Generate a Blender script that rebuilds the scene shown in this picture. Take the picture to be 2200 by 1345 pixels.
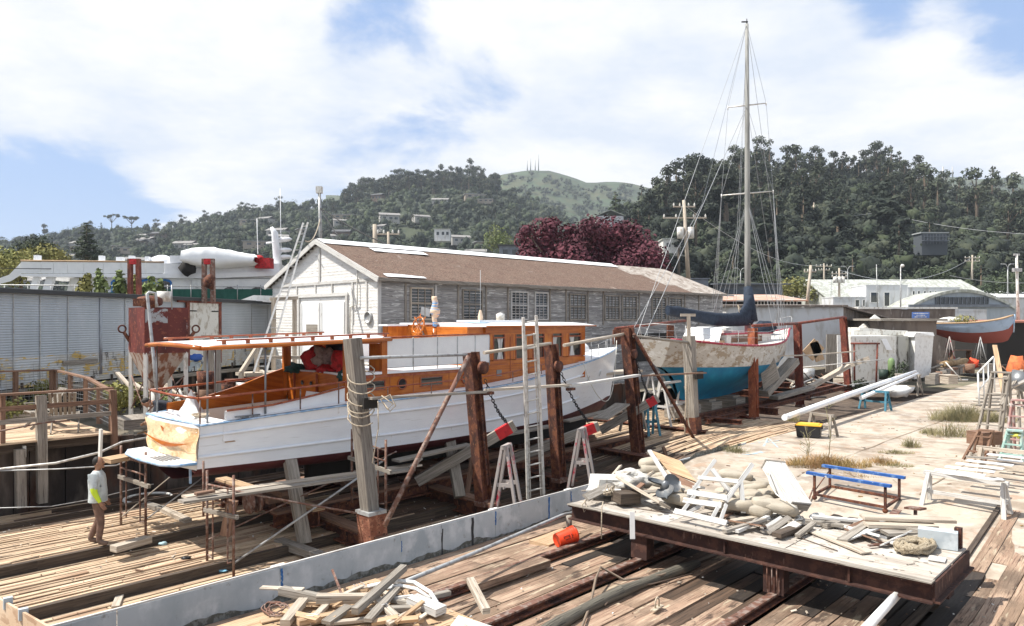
import bpy,math,random
from mathutils import Vector,Matrix,Euler,noise
for o in list(bpy.data.objects):bpy.data.objects.remove(o)
SC=bpy.context.scene;C=SC.collection
V=Vector;rad=math.radians;PI=math.pi
F=1589.0;HZ=690.0;EYE=4.5
# camera
cd=bpy.data.cameras.new('camera');cam=bpy.data.objects.new('camera',cd);C.objects.link(cam)
cam.location=(0,0,EYE);cam.rotation_euler=(rad(90),0,0)
cd.sensor_width=36;cd.lens=36*F/2200;cd.shift_y=(HZ-672.5)/2200
cd.clip_start=.1;cd.clip_end=9000
SC.camera=cam
# light
SUN_EL=56;SUN_AZ=84
sd=bpy.data.lights.new('sun','SUN');sun=bpy.data.objects.new('sun',sd);C.objects.link(sun)
sd.energy=4.9;sd.angle=rad(.55);sd.color=(1,.95,.87)
tr=V((math.sin(rad(SUN_AZ))*math.cos(rad(SUN_EL)),math.cos(rad(SUN_AZ))*math.cos(rad(SUN_EL)),-math.sin(rad(SUN_EL))))
sun.rotation_euler=tr.to_track_quat('-Z','Y').to_euler();sun.location=(-30,5,60)
# sky
w=bpy.data.worlds.new('World');SC.world=w;w.use_nodes=True
nt=w.node_tree;nt.nodes.clear();L=nt.links.new
def N_(t,**k):
 n=nt.nodes.new(t)
 for a,b in k.items():setattr(n,a,b)
 return n
out=N_('ShaderNodeOutputWorld');bg=N_('ShaderNodeBackground');bg.inputs[1].default_value=.093
sky=N_('ShaderNodeTexSky',sky_type='NISHITA');sky.sun_disc=False
sky.sun_elevation=rad(SUN_EL);sky.sun_rotation=rad(SUN_AZ+180)
sky.air_density=1.0;sky.dust_density=1.6;sky.ozone_density=1.5
tc=N_('ShaderNodeTexCoord');sep=N_('ShaderNodeSeparateXYZ');L(tc.outputs['Generated'],sep.inputs[0])
def mth(op,a,b=None,c=None,clamp=False):
 n=N_('ShaderNodeMath',operation=op);n.use_clamp=clamp
 for i,x in enumerate((a,b,c)):
  if x is None:continue
  if isinstance(x,(int,float)):n.inputs[i].default_value=x
  else:L(x,n.inputs[i])
 return n.outputs[0]
zz=mth('ADD',sep.outputs[2],.16)
px=mth('DIVIDE',sep.outputs[0],zz);py=mth('DIVIDE',sep.outputs[1],zz)
cmb=N_('ShaderNodeCombineXYZ');L(px,cmb.inputs[0]);L(py,cmb.inputs[1]);cmb.inputs[2].default_value=3.7
n1=N_('ShaderNodeTexNoise');n1.inputs['Scale'].default_value=1.15;n1.inputs['Detail'].default_value=14;n1.inputs['Roughness'].default_value=.60
L(cmb.outputs[0],n1.inputs['Vector']);n1.inputs['Distortion'].default_value=.25
def blob(u,v,r,amt):
 d=V(((u-1100)/F,1,(HZ-v)/F)).normalized()
 vm=N_('ShaderNodeVectorMath',operation='DISTANCE');L(tc.outputs['Generated'],vm.inputs[0]);vm.inputs[1].default_value=d
 mr=N_('ShaderNodeMapRange');mr.interpolation_type='SMOOTHSTEP'
 L(vm.outputs['Value'],mr.inputs[0]);mr.inputs[1].default_value=0;mr.inputs[2].default_value=r
 mr.inputs[3].default_value=amt;mr.inputs[4].default_value=0
 return mr.outputs[0]
f=n1.outputs[0]
for b in((-40,480,.19,-.34),(200,470,.13,-.26),(0,200,.18,.14),(360,-10,.13,-.17),(830,-5,.12,-.16),(720,70,.08,-.10),(2170,50,.10,-.26),(1900,-20,.10,-.26),(2120,300,.24,.08),(1500,160,.3,.08),(1150,180,.45,.12),(300,200,.30,.12),(1800,200,.22,.10),(640,330,.22,.09),(1350,350,.25,.05)):
 f=mth('ADD',f,blob(*b))
cr=N_('ShaderNodeMapRange');cr.interpolation_type='SMOOTHSTEP';L(f,cr.inputs[0])
cr.inputs[1].default_value=.36;cr.inputs[2].default_value=.53
n2=N_('ShaderNodeTexNoise');n2.inputs['Scale'].default_value=2.2;n2.inputs['Detail'].default_value=12;n2.inputs['Roughness'].default_value=.6
L(cmb.outputs[0],n2.inputs['Vector'])
cs=N_('ShaderNodeMapRange');L(n2.outputs[0],cs.inputs[0]);cs.inputs[1].default_value=.36;cs.inputs[2].default_value=.60
ccol=N_('ShaderNodeMix',data_type='RGBA');L(cs.outputs[0],ccol.inputs[0])
ccol.inputs[6].default_value=(5.2,5.7,6.5,1);ccol.inputs[7].default_value=(6.9,6.95,7.0,1)
mixs=N_('ShaderNodeMix',data_type='RGBA');L(cr.outputs[0],mixs.inputs[0])
sk2=N_('ShaderNodeMix',data_type='RGBA');sk2.inputs[0].default_value=.7;L(sky.outputs[0],sk2.inputs[6]);sk2.inputs[7].default_value=(2.7,4.0,6.6,1)
L(sk2.outputs[2],mixs.inputs[6]);L(ccol.outputs[2],mixs.inputs[7])
L(mixs.outputs[2],bg.inputs[0]);L(bg.outputs[0],out.inputs[0])
SC.view_settings.view_transform='Standard';SC.view_settings.look='None'
SC.view_settings.exposure=.70;SC.view_settings.gamma=1
SC.render.engine='CYCLES'
SC.cycles.max_bounces=6;SC.cycles.transparent_max_bounces=8
# frames: slip direction D (to the back right), N to the near right
DX,DY=.6859,.7277
A_SLIP=math.atan2(DY,DX)
def S(s,t,z=0):return V((DX*s+DY*t,DY*s-DX*t,z))
def G(u,v,z=0):
 Y=(EYE-z)*F/(v-HZ);return V(((u-1100)/F*Y,Y,z))
def P(u,v,Y):return V(((u-1100)/F*Y,Y,EYE+(HZ-v)/F*Y))
def ST(p):return(DX*p[0]+DY*p[1],DY*p[0]-DX*p[1])
def onT(u,t,z=0):
 k=(u-1100)/F;Y=t/(DY*k-DX);return V((k*Y,Y,z))
def onTv(u,v,t):
 p=onT(u,t);p.z=EYE+(HZ-v)/F*p.y;return p
R=random.Random(11)
# mesh builder
class MB:
 def __init__(s):s.v=[];s.f=[];s.uv=[];s.m=[];s.sm=[]
 def face(s,pts,uv=None,m=0,smooth=False):
  b=len(s.v);s.v+=[tuple(p)for p in pts];s.f.append(tuple(range(b,b+len(pts))))
  if uv is None:
   a=V(pts[0]);e=V(pts[1])-a;l=e.length or 1;e=e/l
   q=V(pts[-1])-a;n=q-e*q.dot(e);n=n.normalized()if n.length>1e-9 else V((0,0,1))
   uv=[((V(p)-a).dot(e)+b*.37,(V(p)-a).dot(n)+b*.11)for p in pts]
  s.uv.append(uv);s.m.append(m);s.sm.append(smooth)
 def box(s,c,size,rot=None,m=0,top=None):
  c=V(c);M=rot.to_matrix()if isinstance(rot,Euler)else(rot or Matrix.Identity(3))
  hx=[x/2 for x in size];Lg=max(range(3),key=lambda i:size[i]);ro=(R.random()*40,R.random()*40)
  def pt(a):
   q=V((a[0]*hx[0],a[1]*hx[1],a[2]*hx[2]))
   if top and a[2]>0:q.x*=top[0];q.y*=top[1]
   return c+M@q
  base=len(s.v)
  cs=[(x,y,z)for x in(-1,1)for y in(-1,1)for z in(-1,1)]
  s.v+=[tuple(pt(a))for a in cs]
  for fc in((0,1,3,2),(4,6,7,5),(0,4,5,1),(2,3,7,6),(0,2,6,4),(1,5,7,3)):
   ax=[i for i in range(3)if len({cs[k][i]for k in fc})>1]
   i,j=ax
   if j==Lg:i,j=j,i
   s.f.append(tuple(base+k for k in fc));s.m.append(m);s.sm.append(False)
   s.uv.append([(cs[k][i]*hx[i]+ro[0],cs[k][j]*hx[j]+ro[1])for k in fc])
 def beam(s,p0,p1,w,h,up=(0,0,1),m=0,roll=0,top=None):
  p0=V(p0);p1=V(p1);x=(p1-p0);l=x.length
  if l<1e-6:return
  x=x/l;up=V(up)
  if abs(x.dot(up))>.98:up=V((0,1,0))if abs(x.y)<.9 else V((1,0,0))
  y=up.cross(x).normalized();z=x.cross(y)
  M=Matrix((x,y,z)).transposed()
  if roll:M=M@Matrix.Rotation(roll,3,'X')
  s.box((p0+p1)/2,(l,w,h),M,m)
 def tube(s,pts,r,n=8,m=0,cap=True,closed=False,smooth=True):
  pts=[V(p)for p in pts];k=len(pts)
  if not isinstance(r,(list,tuple)):r=[r]*k
  rings=[];y=None;d=0;b0=len(s.v)
  for i,p in enumerate(pts):
   if closed:t=(pts[(i+1)%k]-pts[i-1])
   else:t=pts[min(i+1,k-1)]-pts[max(i-1,0)]
   t=t.normalized()if t.length>1e-9 else V((0,0,1))
   if y is None:
    a=V((0,0,1))if abs(t.z)<.9 else V((1,0,0));y=t.cross(a).normalized()
   else:
    y=(y-t*y.dot(t));y=y.normalized()if y.length>1e-6 else t.orthogonal().normalized()
   x=t.cross(y)
   for q in range(n):
    a=2*PI*q/n;s.v.append(tuple(p+(y*math.cos(a)+x*math.sin(a))*r[i]))
  for i in range(k if closed else k-1):
   j=(i+1)%k;l=(pts[j]-pts[i]).length
   for q in range(n):
    q2=(q+1)%n
    s.f.append((b0+i*n+q,b0+i*n+q2,b0+j*n+q2,b0+j*n+q));s.m.append(m);s.sm.append(smooth)
    c=2*PI*r[i]/n
    s.uv.append([(d,q*c),(d,q*c+c),(d+l,q*c+c),(d+l,q*c)])
   d+=l
  if cap and not closed:
   for i,rev in((0,True),(k-1,False)):
    idx=[b0+i*n+q for q in range(n)]
    if not rev:pass
    else:idx=idx[::-1]
    s.f.append(tuple(idx));s.m.append(m);s.sm.append(False);s.uv.append([(math.cos(2*PI*q/n)*r[i],math.sin(2*PI*q/n)*r[i])for q in range(n)])
 def grid(s,rows,m=0,smooth=True,closeu=False,flip=False):
  b=len(s.v);nr=len(rows);nc=len(rows[0])
  for r_ in rows:s.v+=[tuple(p)for p in r_]
  for i in range(nr-1):
   for j in range(nc if closeu else nc-1):
    j2=(j+1)%nc
    q=(b+i*nc+j,b+i*nc+j2,b+(i+1)*nc+j2,b+(i+1)*nc+j)
    if flip:q=q[::-1]
    s.f.append(q);s.m.append(m);s.sm.append(smooth)
    s.uv.append([(i*.3,j*.3)]*4 if 0 else[(V(s.v[x]).x,V(s.v[x]).z+V(s.v[x]).y*.3)for x in q])
 def prism(s,poly,vec,m=0):
  poly=[V(p)for p in poly];vec=V(vec);n=len(poly)
  s.face(poly[::-1],m=m);s.face([p+vec for p in poly],m=m)
  for i in range(n):
   a=poly[i];c=poly[(i+1)%n];s.face([a,c,c+vec,a+vec],m=m)
 def lathe(s,c,prof,n=16,M=None,m=0,smooth=True,arc=(0,2*PI)):
  c=V(c);M=M or Matrix.Identity(3);full=abs(arc[1]-arc[0]-2*PI)<1e-6
  rows=[]
  for r,z in prof:
   rows.append([c+M@V((r*math.cos(arc[0]+(arc[1]-arc[0])*q/(n if full else n-1)),r*math.sin(arc[0]+(arc[1]-arc[0])*q/(n if full else n-1)),z))for q in range(n)])
  s.grid(rows,m,smooth,closeu=full)
 def blob(s,c,rx,ry,rz,M=None,n=10,m=0,jit=0,seed=0,sq=1):
  c=V(c);M=M or Matrix.Identity(3);rows=[]
  for i in range(n//2+2):
   th=PI*i/(n//2+1);row=[]
   for q in range(n):
    a=2*PI*q/n
    d=V((math.sin(th)*math.cos(a),math.sin(th)*math.sin(a),-math.cos(th)))
    if sq!=1:d=V([math.copysign(abs(x)**sq,x)for x in d])
    if jit:d=d*(1+jit*noise.noise(d*1.7+V((seed*3.1,seed*7.7,c.x*3))))
    row.append(c+M@V((d.x*rx,d.y*ry,d.z*rz)))
   rows.append(row)
  s.grid(rows,m,True,closeu=True)
 def build(s,name,mats,parent=None,bevel=0,subsurf=0,org=None):
  me=bpy.data.meshes.new(name)
  o=bpy.data.objects.new(name,me)
  if parent is not None:
   off=V((0,0,0));q=parent
   while q is not None:off+=q.location;q=q.parent
   if org is not None:off=V((0,0,0))
  elif org is not None:
   off=V(org);o.location=off
  else:
   xs=[p[0]for p in s.v];ys=[p[1]for p in s.v];zs=[p[2]for p in s.v]
   off=V(((min(xs)+max(xs))/2,(min(ys)+max(ys))/2,min(zs)));o.location=off
  me.from_pydata([(p[0]-off.x,p[1]-off.y,p[2]-off.z)for p in s.v],[],s.f)
  if not isinstance(mats,(list,tuple)):mats=[mats]
  for m_ in mats:me.materials.append(m_)
  me.polygons.foreach_set('material_index',s.m);me.polygons.foreach_set('use_smooth',s.sm)
  ul=me.uv_layers.new(name='UVMap');fl=[c for fu in s.uv for p in fu for c in p]
  ul.data.foreach_set('uv',fl)
  me.validate(clean_customdata=False);me.update()
  C.objects.link(o)
  if parent is not None:o.parent=parent
  if bevel:
   b=o.modifiers.new('bevel','BEVEL');b.width=bevel;b.segments=2;b.limit_method='ANGLE'
  if subsurf:
   b=o.modifiers.new('sub','SUBSURF');b.levels=subsurf;b.render_levels=subsurf
  return o
def tag(o,label=None,cat=None,group=None,kind=None):
 if label:o['label']=label
 if cat:o['category']=cat
 if group:o['group']=group
 if kind:o['kind']=kind
 return o
def T(name,label,cat,loc=(0,0,0),rz=0,group=None):
 o=bpy.data.objects.new(name,None);C.objects.link(o);o.location=loc;o.rotation_euler=(0,0,rz)
 o.empty_display_size=.2
 return tag(o,label,cat,group)
def one(mb,name,m,label,cat,group=None,**k):return tag(mb.build(name,m,None,**k),label,cat,group)
def struct(mb,name,m,kind='structure',**k):return tag(mb.build(name,m,None,**k),kind=kind)
def dup(root,loc=None,rz=None,label=None,group=None,scale=None):
 r=root.copy();C.objects.link(r)
 if loc is not None:r.location=loc
 if rz is not None:r.rotation_euler=(0,0,rz)
 if scale is not None:r.scale=(scale,)*3 if isinstance(scale,(int,float))else scale
 if label:r['label']=label
 if group:r['group']=group
 for ch in list(root.children):
  c=ch.copy();C.objects.link(c);c.parent=r
  for g in list(ch.children):
   d=g.copy();C.objects.link(d);d.parent=c
 return r
# materials
def lin(c):
 return tuple(c)+(1,)if len(c)==3 else tuple(c)
def mat(name,col,layers=(),rough=.75,metal=0,bump=0,bscale=8,bstretch=(1,1,1),coord='Object',island=0,objrand=0,spec=.4,alpha=None,trans=0,emit=None,rot=0):
 m=bpy.data.materials.new(name);m.use_nodes=True;t=m.node_tree;n=t.nodes;l=t.links.new
 p=n['Principled BSDF'];p.inputs['Roughness'].default_value=rough;p.inputs['Metallic'].default_value=metal
 p.inputs['Specular IOR Level'].default_value=spec
 tcn=n.new('ShaderNodeTexCoord');src=tcn.outputs[coord]
 oi=n.new('ShaderNodeObjectInfo')
 if rot:
  mp0=n.new('ShaderNodeMapping');mp0.inputs['Rotation'].default_value=(0,0,rot);l(src,mp0.inputs[0]);src=mp0.outputs[0]
 if coord=='UV' or objrand:
  ad=n.new('ShaderNodeVectorMath');ad.operation='ADD'
  sc_=n.new('ShaderNodeVectorMath');sc_.operation='SCALE';sc_.inputs[0].default_value=(13,7,5);l(oi.outputs['Random'],sc_.inputs['Scale'])
  l(src,ad.inputs[0]);l(sc_.outputs[0],ad.inputs[1]);src=ad.outputs[0]
 def nz(scale,stretch,det=6,ro=.6):
  mp=n.new('ShaderNodeMapping');mp.inputs['Scale'].default_value=[scale*x for x in stretch];l(src,mp.inputs[0])
  q=n.new('ShaderNodeTexNoise');q.inputs['Scale'].default_value=1;q.inputs['Detail'].default_value=det;q.inputs['Roughness'].default_value=ro
  l(mp.outputs[0],q.inputs['Vector']);return q.outputs[0]
 cur=n.new('ShaderNodeRGB');cur.outputs[0].default_value=lin(col);cur=cur.outputs[0]
 for ly in layers:
  c2,scale,stretch,thr,soft=ly[:5];amt=ly[5]if len(ly)>5 else 1
  q=nz(scale,stretch)
  mr=n.new('ShaderNodeMapRange');mr.interpolation_type='SMOOTHSTEP';l(q,mr.inputs[0])
  mr.inputs[1].default_value=thr-soft;mr.inputs[2].default_value=thr+soft;mr.inputs[4].default_value=amt
  mx=n.new('ShaderNodeMix');mx.data_type='RGBA';l(mr.outputs[0],mx.inputs[0]);l(cur,mx.inputs[6]);mx.inputs[7].default_value=lin(c2)
  cur=mx.outputs[2]
 if island or objrand:
  hs=n.new('ShaderNodeHueSaturation');l(cur,hs.inputs['Color'])
  g=n.new('ShaderNodeNewGeometry');mr=n.new('ShaderNodeMapRange')
  l(g.outputs['Random Per Island']if island else oi.outputs['Random'],mr.inputs[0]);a=island or objrand
  mr.inputs[3].default_value=1-a;mr.inputs[4].default_value=1+a;l(mr.outputs[0],hs.inputs['Value']);cur=hs.outputs[0]
 l(cur,p.inputs['Base Color'])
 if bump:
  q=nz(bscale,bstretch,8,.65);b=n.new('ShaderNodeBump');b.inputs['Strength'].default_value=min(1,bump);b.inputs['Distance'].default_value=.02*max(1,bump)
  l(q,b.inputs['Height']);l(b.outputs[0],p.inputs['Normal'])
 if alpha is not None:p.inputs['Alpha'].default_value=alpha
 if trans:p.inputs['Transmission Weight'].default_value=trans
 return m
def wood(name,c1,c2,c3=None,island=.18,bump=.5,rough=.85,extra=()):
 ly=[(c2,1,(1.2,26,1),.5,.16),]
 if c3:ly.append((c3,1,(2.0,60,1),.60,.04,.9))
 ly+=list(extra)
 return mat(name,c1,ly,rough,0,bump,1,(2,60,1),'UV',island)
M={}
M['wood_grey']=wood('weathered_grey_wood',(.33,.30,.26),(.20,.175,.145),(.07,.055,.045))
M['wood_pale']=wood('bleached_wood',(.52,.46,.38),(.36,.30,.235),(.12,.09,.07))
M['wood_white']=wood('white_painted_wood',(.56,.56,.545),(.50,.48,.45),(.22,.19,.16),bump=.25)
M['wood_tan']=wood('tan_wood',(.50,.35,.22),(.36,.24,.14),(.12,.07,.045))
M['wood_dark']=wood('dark_wet_wood',(.10,.075,.055),(.055,.04,.03),(.02,.015,.012))
M['wood_brown']=wood('brown_wood',(.25,.15,.10),(.16,.09,.06),(.05,.03,.02))
M['rust']=mat('rusted_steel',(.085,.030,.020),[((.17,.062,.030),7,(1,1,1),.52,.08),((.03,.014,.012),3,(1,1,.4),.56,.08,.9),((.27,.12,.06),25,(1,1,.5),.63,.03)],.85,0,.6,22)
M['rust_red']=mat('red_oxide_steel',(.20,.045,.028),[((.11,.03,.02),4,(1,1,.5),.5,.1),((.30,.12,.06),16,(1,1,.4),.60,.04)],.7,0,.3,22)
M['rust_tube']=mat('rusty_tube',(.17,.085,.06),[((.26,.20,.17),9,(1,1,1),.54,.08),((.07,.035,.025),6,(1,1,1),.6,.06)],.7,.2,.2,30)
M['galv']=mat('galvanised_tube',(.42,.43,.43),[((.28,.27,.26),7,(1,1,1),.55,.1)],.5,.35)
M['alu']=mat('aluminium',(.62,.60,.56),[((.42,.39,.35),9,(1,1,1),.56,.1)],.45,.3)
M['white']=mat('white_gloss_paint',(.80,.81,.82),[((.72,.73,.75),1.5,(1,1,1),.55,.1)],.35)
M['white_matt']=mat('white_chalky_paint',(.76,.76,.74),[((.60,.59,.56),4,(1,1,1),.58,.12)],.75)
M['dirty_white']=mat('dirty_white_paint',(.66,.65,.61),[((.42,.38,.32),5,(1,1,.5),.58,.06),((.25,.2,.15),11,(1,1,.4),.66,.04)],.8)
M['black']=mat('black_plastic',(.018,.018,.02),[],.5)
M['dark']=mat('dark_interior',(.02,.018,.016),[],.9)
M['rope']=mat('rope',(.50,.43,.33),[((.33,.27,.2),40,(1,1,1),.5,.1)],.95)
M['rope_dark']=mat('dark_rope',(.12,.085,.065),[],.95)
M['wire']=mat('steel_wire',(.35,.36,.37),[],.5,.4)
M['wire_dark']=mat('black_cable',(.02,.02,.022),[],.7)
# GROUND
def ramp(x,a,b):
 k=min(1,max(0,(x-a)/(b-a)));return k*k*(3-2*k)
def zr(s):return .6*min(1,max(0,(s-14.3)/4.7))
def zl(s,t):
 b=0 if t<-16.1 else(-.18 if t<-14 else-.36)
 return b*(1-ramp(s,16,24))+.35*ramp(s,14,26)
M['concrete']=mat('bleached_concrete',(.42,.36,.29),[((.31,.255,.195),.45,(1,1,1),.56,.12),((.24,.185,.14),.9,(1,1,1),.55,.10,.75),((.33,.22,.15),2.3,(1,1,1),.60,.05,.7),((.22,.19,.165),.35,(1,1,1),.60,.06,.6),((.30,.25,.2),9,(1,1,1),.66,.05,.6),((.50,.45,.39),3,(1,1,1),.58,.1,.6)],.9,0,.5,6)
M['plank']=mat('sunbleached_decking',(.62,.485,.34),[((.46,.34,.225),1,(.5,9,1),.48,.14),((.20,.12,.075),1,(1.2,34,1),.57,.04,.85),((.27,.14,.085),.6,(1,1,1),.57,.12,.55),((.10,.065,.045),1,(.8,2,1),.66,.07,.9)],.9,0,.8,1,(3,40,1),'UV',.2)
M['plank_red']=mat('red_brown_decking',(.46,.33,.235),[((.33,.215,.15),1,(.5,8,1),.48,.14),((.13,.075,.05),1,(1.2,30,1),.57,.04,.9),((.22,.15,.10),.8,(1,1,1),.54,.1,.8),((.12,.085,.06),.7,(1,1.6,1),.56,.10,.75),((.06,.04,.03),1.6,(1,3,1),.62,.05,.9),((.5,.42,.3),2.5,(.6,4,1),.62,.05,.8)],.9,0,1.6,1,(3,34,1),'UV',.13)
M['mud']=mat('dark_mud',(.075,.055,.042),[((.13,.095,.07),2,(1,1,1),.55,.1)],.95,0,.6,6)
M['earth']=mat('dry_earth',(.24,.20,.15),[((.16,.15,.10),.4,(1,1,1),.5,.1)],.95)
mb=MB()
mb.face([(-3000,-60,-.75),(3000,-60,-.75),(3000,3200,-.75),(-3000,3200,-.75)])
struct(mb,'ground',M['earth'])
mb=MB()
mb.face([S(-8,-40,-.60),S(-8,14,-.60),S(60,14,-.60),S(60,-40,-.60)]);struct(mb,'mud',M['mud'])
mb=MB()
def apron(s,t):return zr(s)+.02*noise.noise(V((s*.4,t*.4,0)))
cells=[]
ss=[14.2+i*.8 for i in range(8)]+[20.6+i*2.2 for i in range(34)]
tts=[-3.0-7.7*(1-i/12)for i in range(13)]+[-3.0+1.5*i for i in range(1,26)]
rows=[]
for s in ss:rows.append([S(s,t,apron(s,t)if s>14.3 else-.5)for t in tts])
mb.grid(rows,flip=False)
for s in ss[6:]:pass
rows=[[S(s,-10.7,apron(s,-10.7))for s in ss],[S(s,-10.72,-.6)for s in ss]];mb.grid(rows)
struct(mb,'concrete_apron',M['concrete'])
mb=MB()
def strip(a,b,w=.02,z=.006,j=.03):
 n=max(2,int((V(a)-V(b)).length/.7));pts=[]
 for i in range(n+1):
  k=i/n;s=a[0]+(b[0]-a[0])*k+R.uniform(-j,j);t=a[1]+(b[1]-a[1])*k+R.uniform(-j,j);pts.append((s,t))
 for(s0,t0),(s1,t1)in zip(pts,pts[1:]):
  d=V((s1-s0,t1-t0)).normalized();q=V((-d.y,d.x))*w*R.uniform(.4,1)
  mb.face([S(s0+q.x,t0+q.y,apron(s0,t0)+z+.008),S(s1+q.x,t1+q.y,apron(s1,t1)+z+.008),S(s1-q.x,t1-q.y,apron(s1,t1)+z+.008),S(s0-q.x,t0-q.y,apron(s0,t0)+z+.008)])
for t in(-7.6,-4.8,-2.2,.8,4):strip((18.6,t,0),(70,t,0))
for s in(20.5,23.5,26.7,30,34,39,45,52,60):strip((s,-10.4,0),(s,8,0))
for k in range(26):
 s=R.uniform(18.6,32);t=R.uniform(-10,2);strip((s,t,0),(s+R.uniform(-1.5,1.5),t+R.uniform(-1.5,1.5),0),.012,j=.1)
struct(mb,'apron_joint',mat('joint_dirt',(.24,.185,.13),[],.95))
def planks(t0,t1,wmin,wmax,s0,s1,zf,lmin=3,lmax=7,gap=.018,jz=.012,thick=.07,miss=.0,m=0,mm=None):
 mb=MB();t=t0
 while t<t1:
  w=min(R.uniform(wmin,wmax),t1-t);s=s0-R.uniform(0,2)
  while s<s1:
   e=min(s1,s+R.uniform(lmin,lmax));dz=R.uniform(-jz,jz)
   if R.random()>=miss:
    n=max(1,int((e-s)/2.5));g=gap*R.uniform(.4,1.8)
    for i in range(n):
     a=s+(e-s)*i/n;b=s+(e-s)*(i+1)/n
     p0=S(a,t+w/2,zf(a,t+w/2)+dz-thick/2);p1=S(b+.0,t+w/2,zf(b,t+w/2)+dz-thick/2)
     if i==n-1:p1=S(b-.02,t+w/2,zf(b,t+w/2)+dz-thick/2)
     mb.beam(p0,p1,w-g,thick,m=(mm(a,t)if mm else m),roll=R.uniform(-.05,.05))
   s=e
  t+=w
 return mb
def damp_shade(s,t):
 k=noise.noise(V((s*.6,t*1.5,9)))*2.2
 return 2 if(8.6<s+k-(t+16)*.35<19)or(t<-18.8 and s>3)else 0  # damp planks under the yacht, tone deepened for its shade
M['plank_damp_shade']=mat('damp_shaded_decking',(.125,.078,.052),[((.075,.048,.032),1,(.5,8,1),.5,.12),((.045,.03,.02),1,(1.2,30,1),.57,.05),((.22,.15,.10),.8,(1,2,1),.66,.06,.6)],.85,0,1,1,(3,34,1),'UV',.2)  # damp brown planks, colour darkened further to carry shade under yacht and platform
mb=planks(-20.2,-16.16,.07,.15,-4,30,zl,jz=.02,gap=.028,miss=.02,mm=damp_shade)
mb2=planks(-16.02,-14.05,.07,.15,-4,30,lambda s,t:zl(s,-15),jz=.02,gap=.03,miss=.02,mm=damp_shade)
mb3=planks(-13.9,-10.75,.07,.15,-4,30,lambda s,t:zl(s,-12),jz=.02,gap=.03,miss=.02,mm=damp_shade)
for q in(mb2,mb3):
 b=len(mb.v);mb.v+=q.v;mb.f+=[tuple(i+b for i in f_)for f_ in q.f];mb.uv+=q.uv;mb.m+=q.m;mb.sm+=q.sm
for t,z in((-16.09,0),(-13.98,-.18)):
 for i in range(16):
  a=-4+i*2;mb.beam(S(a,t,zl(a,t-.1)-.12),S(a+2,t,zl(a+2,t-.1)-.12),.12,.24,m=1)
for i in range(16):
 a=-4+i*2;mb.beam(S(a,-19.0,zl(a,-19)+.05),S(a+2,-19.0,zl(a+2,-19)+.05),.09,.12,m=1)
struct(mb,'slipway_deck',[M['plank'],M['wood_dark'],M['plank_damp_shade']])
def slip_shade(s,t):
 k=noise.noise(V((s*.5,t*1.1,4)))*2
 return 2 if(t<-3.0 and s+k*.6>10.9 and s<15)else(1 if(t<-3.2 and s>9.9+k*.5)else 0)  # near-black planks imitate shade under the platform, damp darkened ones around it
zrr=lambda s,t:zr(s)-.02+.025*noise.noise(V((s*.5,t*3,1)))
mb=planks(-9.0,-7.75,.2,.3,-4,16.3,zrr,jz=.012,gap=.016,thick=.12,mm=slip_shade)
for q in(planks(-7.5,-5.2,.22,.34,-4,16.6,zrr,jz=.018,gap=.02,thick=.12,miss=.0,mm=slip_shade),planks(-4.95,-3.35,.22,.32,-4,17.2,zrr,jz=.014,gap=.02,thick=.12,miss=.0,mm=slip_shade),planks(-3.12,9,.2,.34,-4,16.9,zrr,jz=.008,gap=.014,thick=.12,mm=slip_shade),planks(-3.1,2.5,.2,.3,16.9,21.5,lambda s,t:zrr(s,t)+.035,jz=.006,gap=.010,thick=.12)):
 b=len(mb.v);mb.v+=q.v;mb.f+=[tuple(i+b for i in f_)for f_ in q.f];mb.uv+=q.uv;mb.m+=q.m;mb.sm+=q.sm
struct(mb,'lower_slipway_deck',[M['plank_red'],M['plank_damp_shade'],mat('platform_shade_decking',(.045,.034,.026),[((.025,.019,.016),1,(.5,8,1),.5,.12),((.10,.075,.055),3,(1,1,1),.66,.04)],.8,0,1,1,(3,34,1),'UV',.2)])  # last material paints the platform's shade into the plank colour
mb=planks(-10.68,-9.1,.3,.55,-4,15,lambda s,t:zr(s)+.05,jz=.04,thick=.2,gap=.03)
struct(mb,'slipway_kerb',M['plank_red'])
mb=MB()
for i in range(1100):
 if R.random()<.6:s=R.uniform(2,15);t=R.uniform(-9,2);z=zr(s)+.03
 else:s=R.uniform(0,16);t=R.uniform(-19,-10.9);z=(zl(s,t))+.03
 a=R.uniform(0,PI);l=R.uniform(.006,.026)*(1 if R.random()<.93 else 2.2)
 mb.box(S(s,t,z),(l*R.uniform(1,3),l,R.uniform(.004,.02)),Euler((R.uniform(-.3,.3),R.uniform(-.3,.3),a)),m=R.choice((0,0,1,2)))
struct(mb,'wood_litter',[M['wood_pale'],M['wood_brown'],M['dirty_white']],'stuff')
def rail(name,t,s0,s1,label,h=.13,m='rust'):
 r=T(name,label,'rail',S((s0+s1)/2,t,0));
 top=MB();web=MB();n=8
 for i in range(n):
  a=s0+(s1-s0)*i/n;b=s0+(s1-s0)*(i+1)/n
  top.beam(S(a,t,zr(a)+h),S(b,t,zr(b)+h),.13,.03);web.beam(S(a,t,zr(a)+h/2-.02),S(b,t,zr(b)+h/2-.02),.03,h)
  web.beam(S(a,t,zr(a)+.035),S(b,t,zr(b)+.035),.22,.02)
 top.build('rail_head',M['rust_tube'],r);web.build('rail_web',M['rust'],r)
rail('slipway_rail',-9.05,0,14.6,'rusty steel rail nearest the plywood barrier, ending by the orange bucket')
rail('slipway_rail',-7.63,-2,15,'rusty steel rail running under the first support of the cluttered platform')
rail('slipway_rail',-5.08,-2,15,'rusty steel rail meeting the platform below its right hand chain support')
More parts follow.
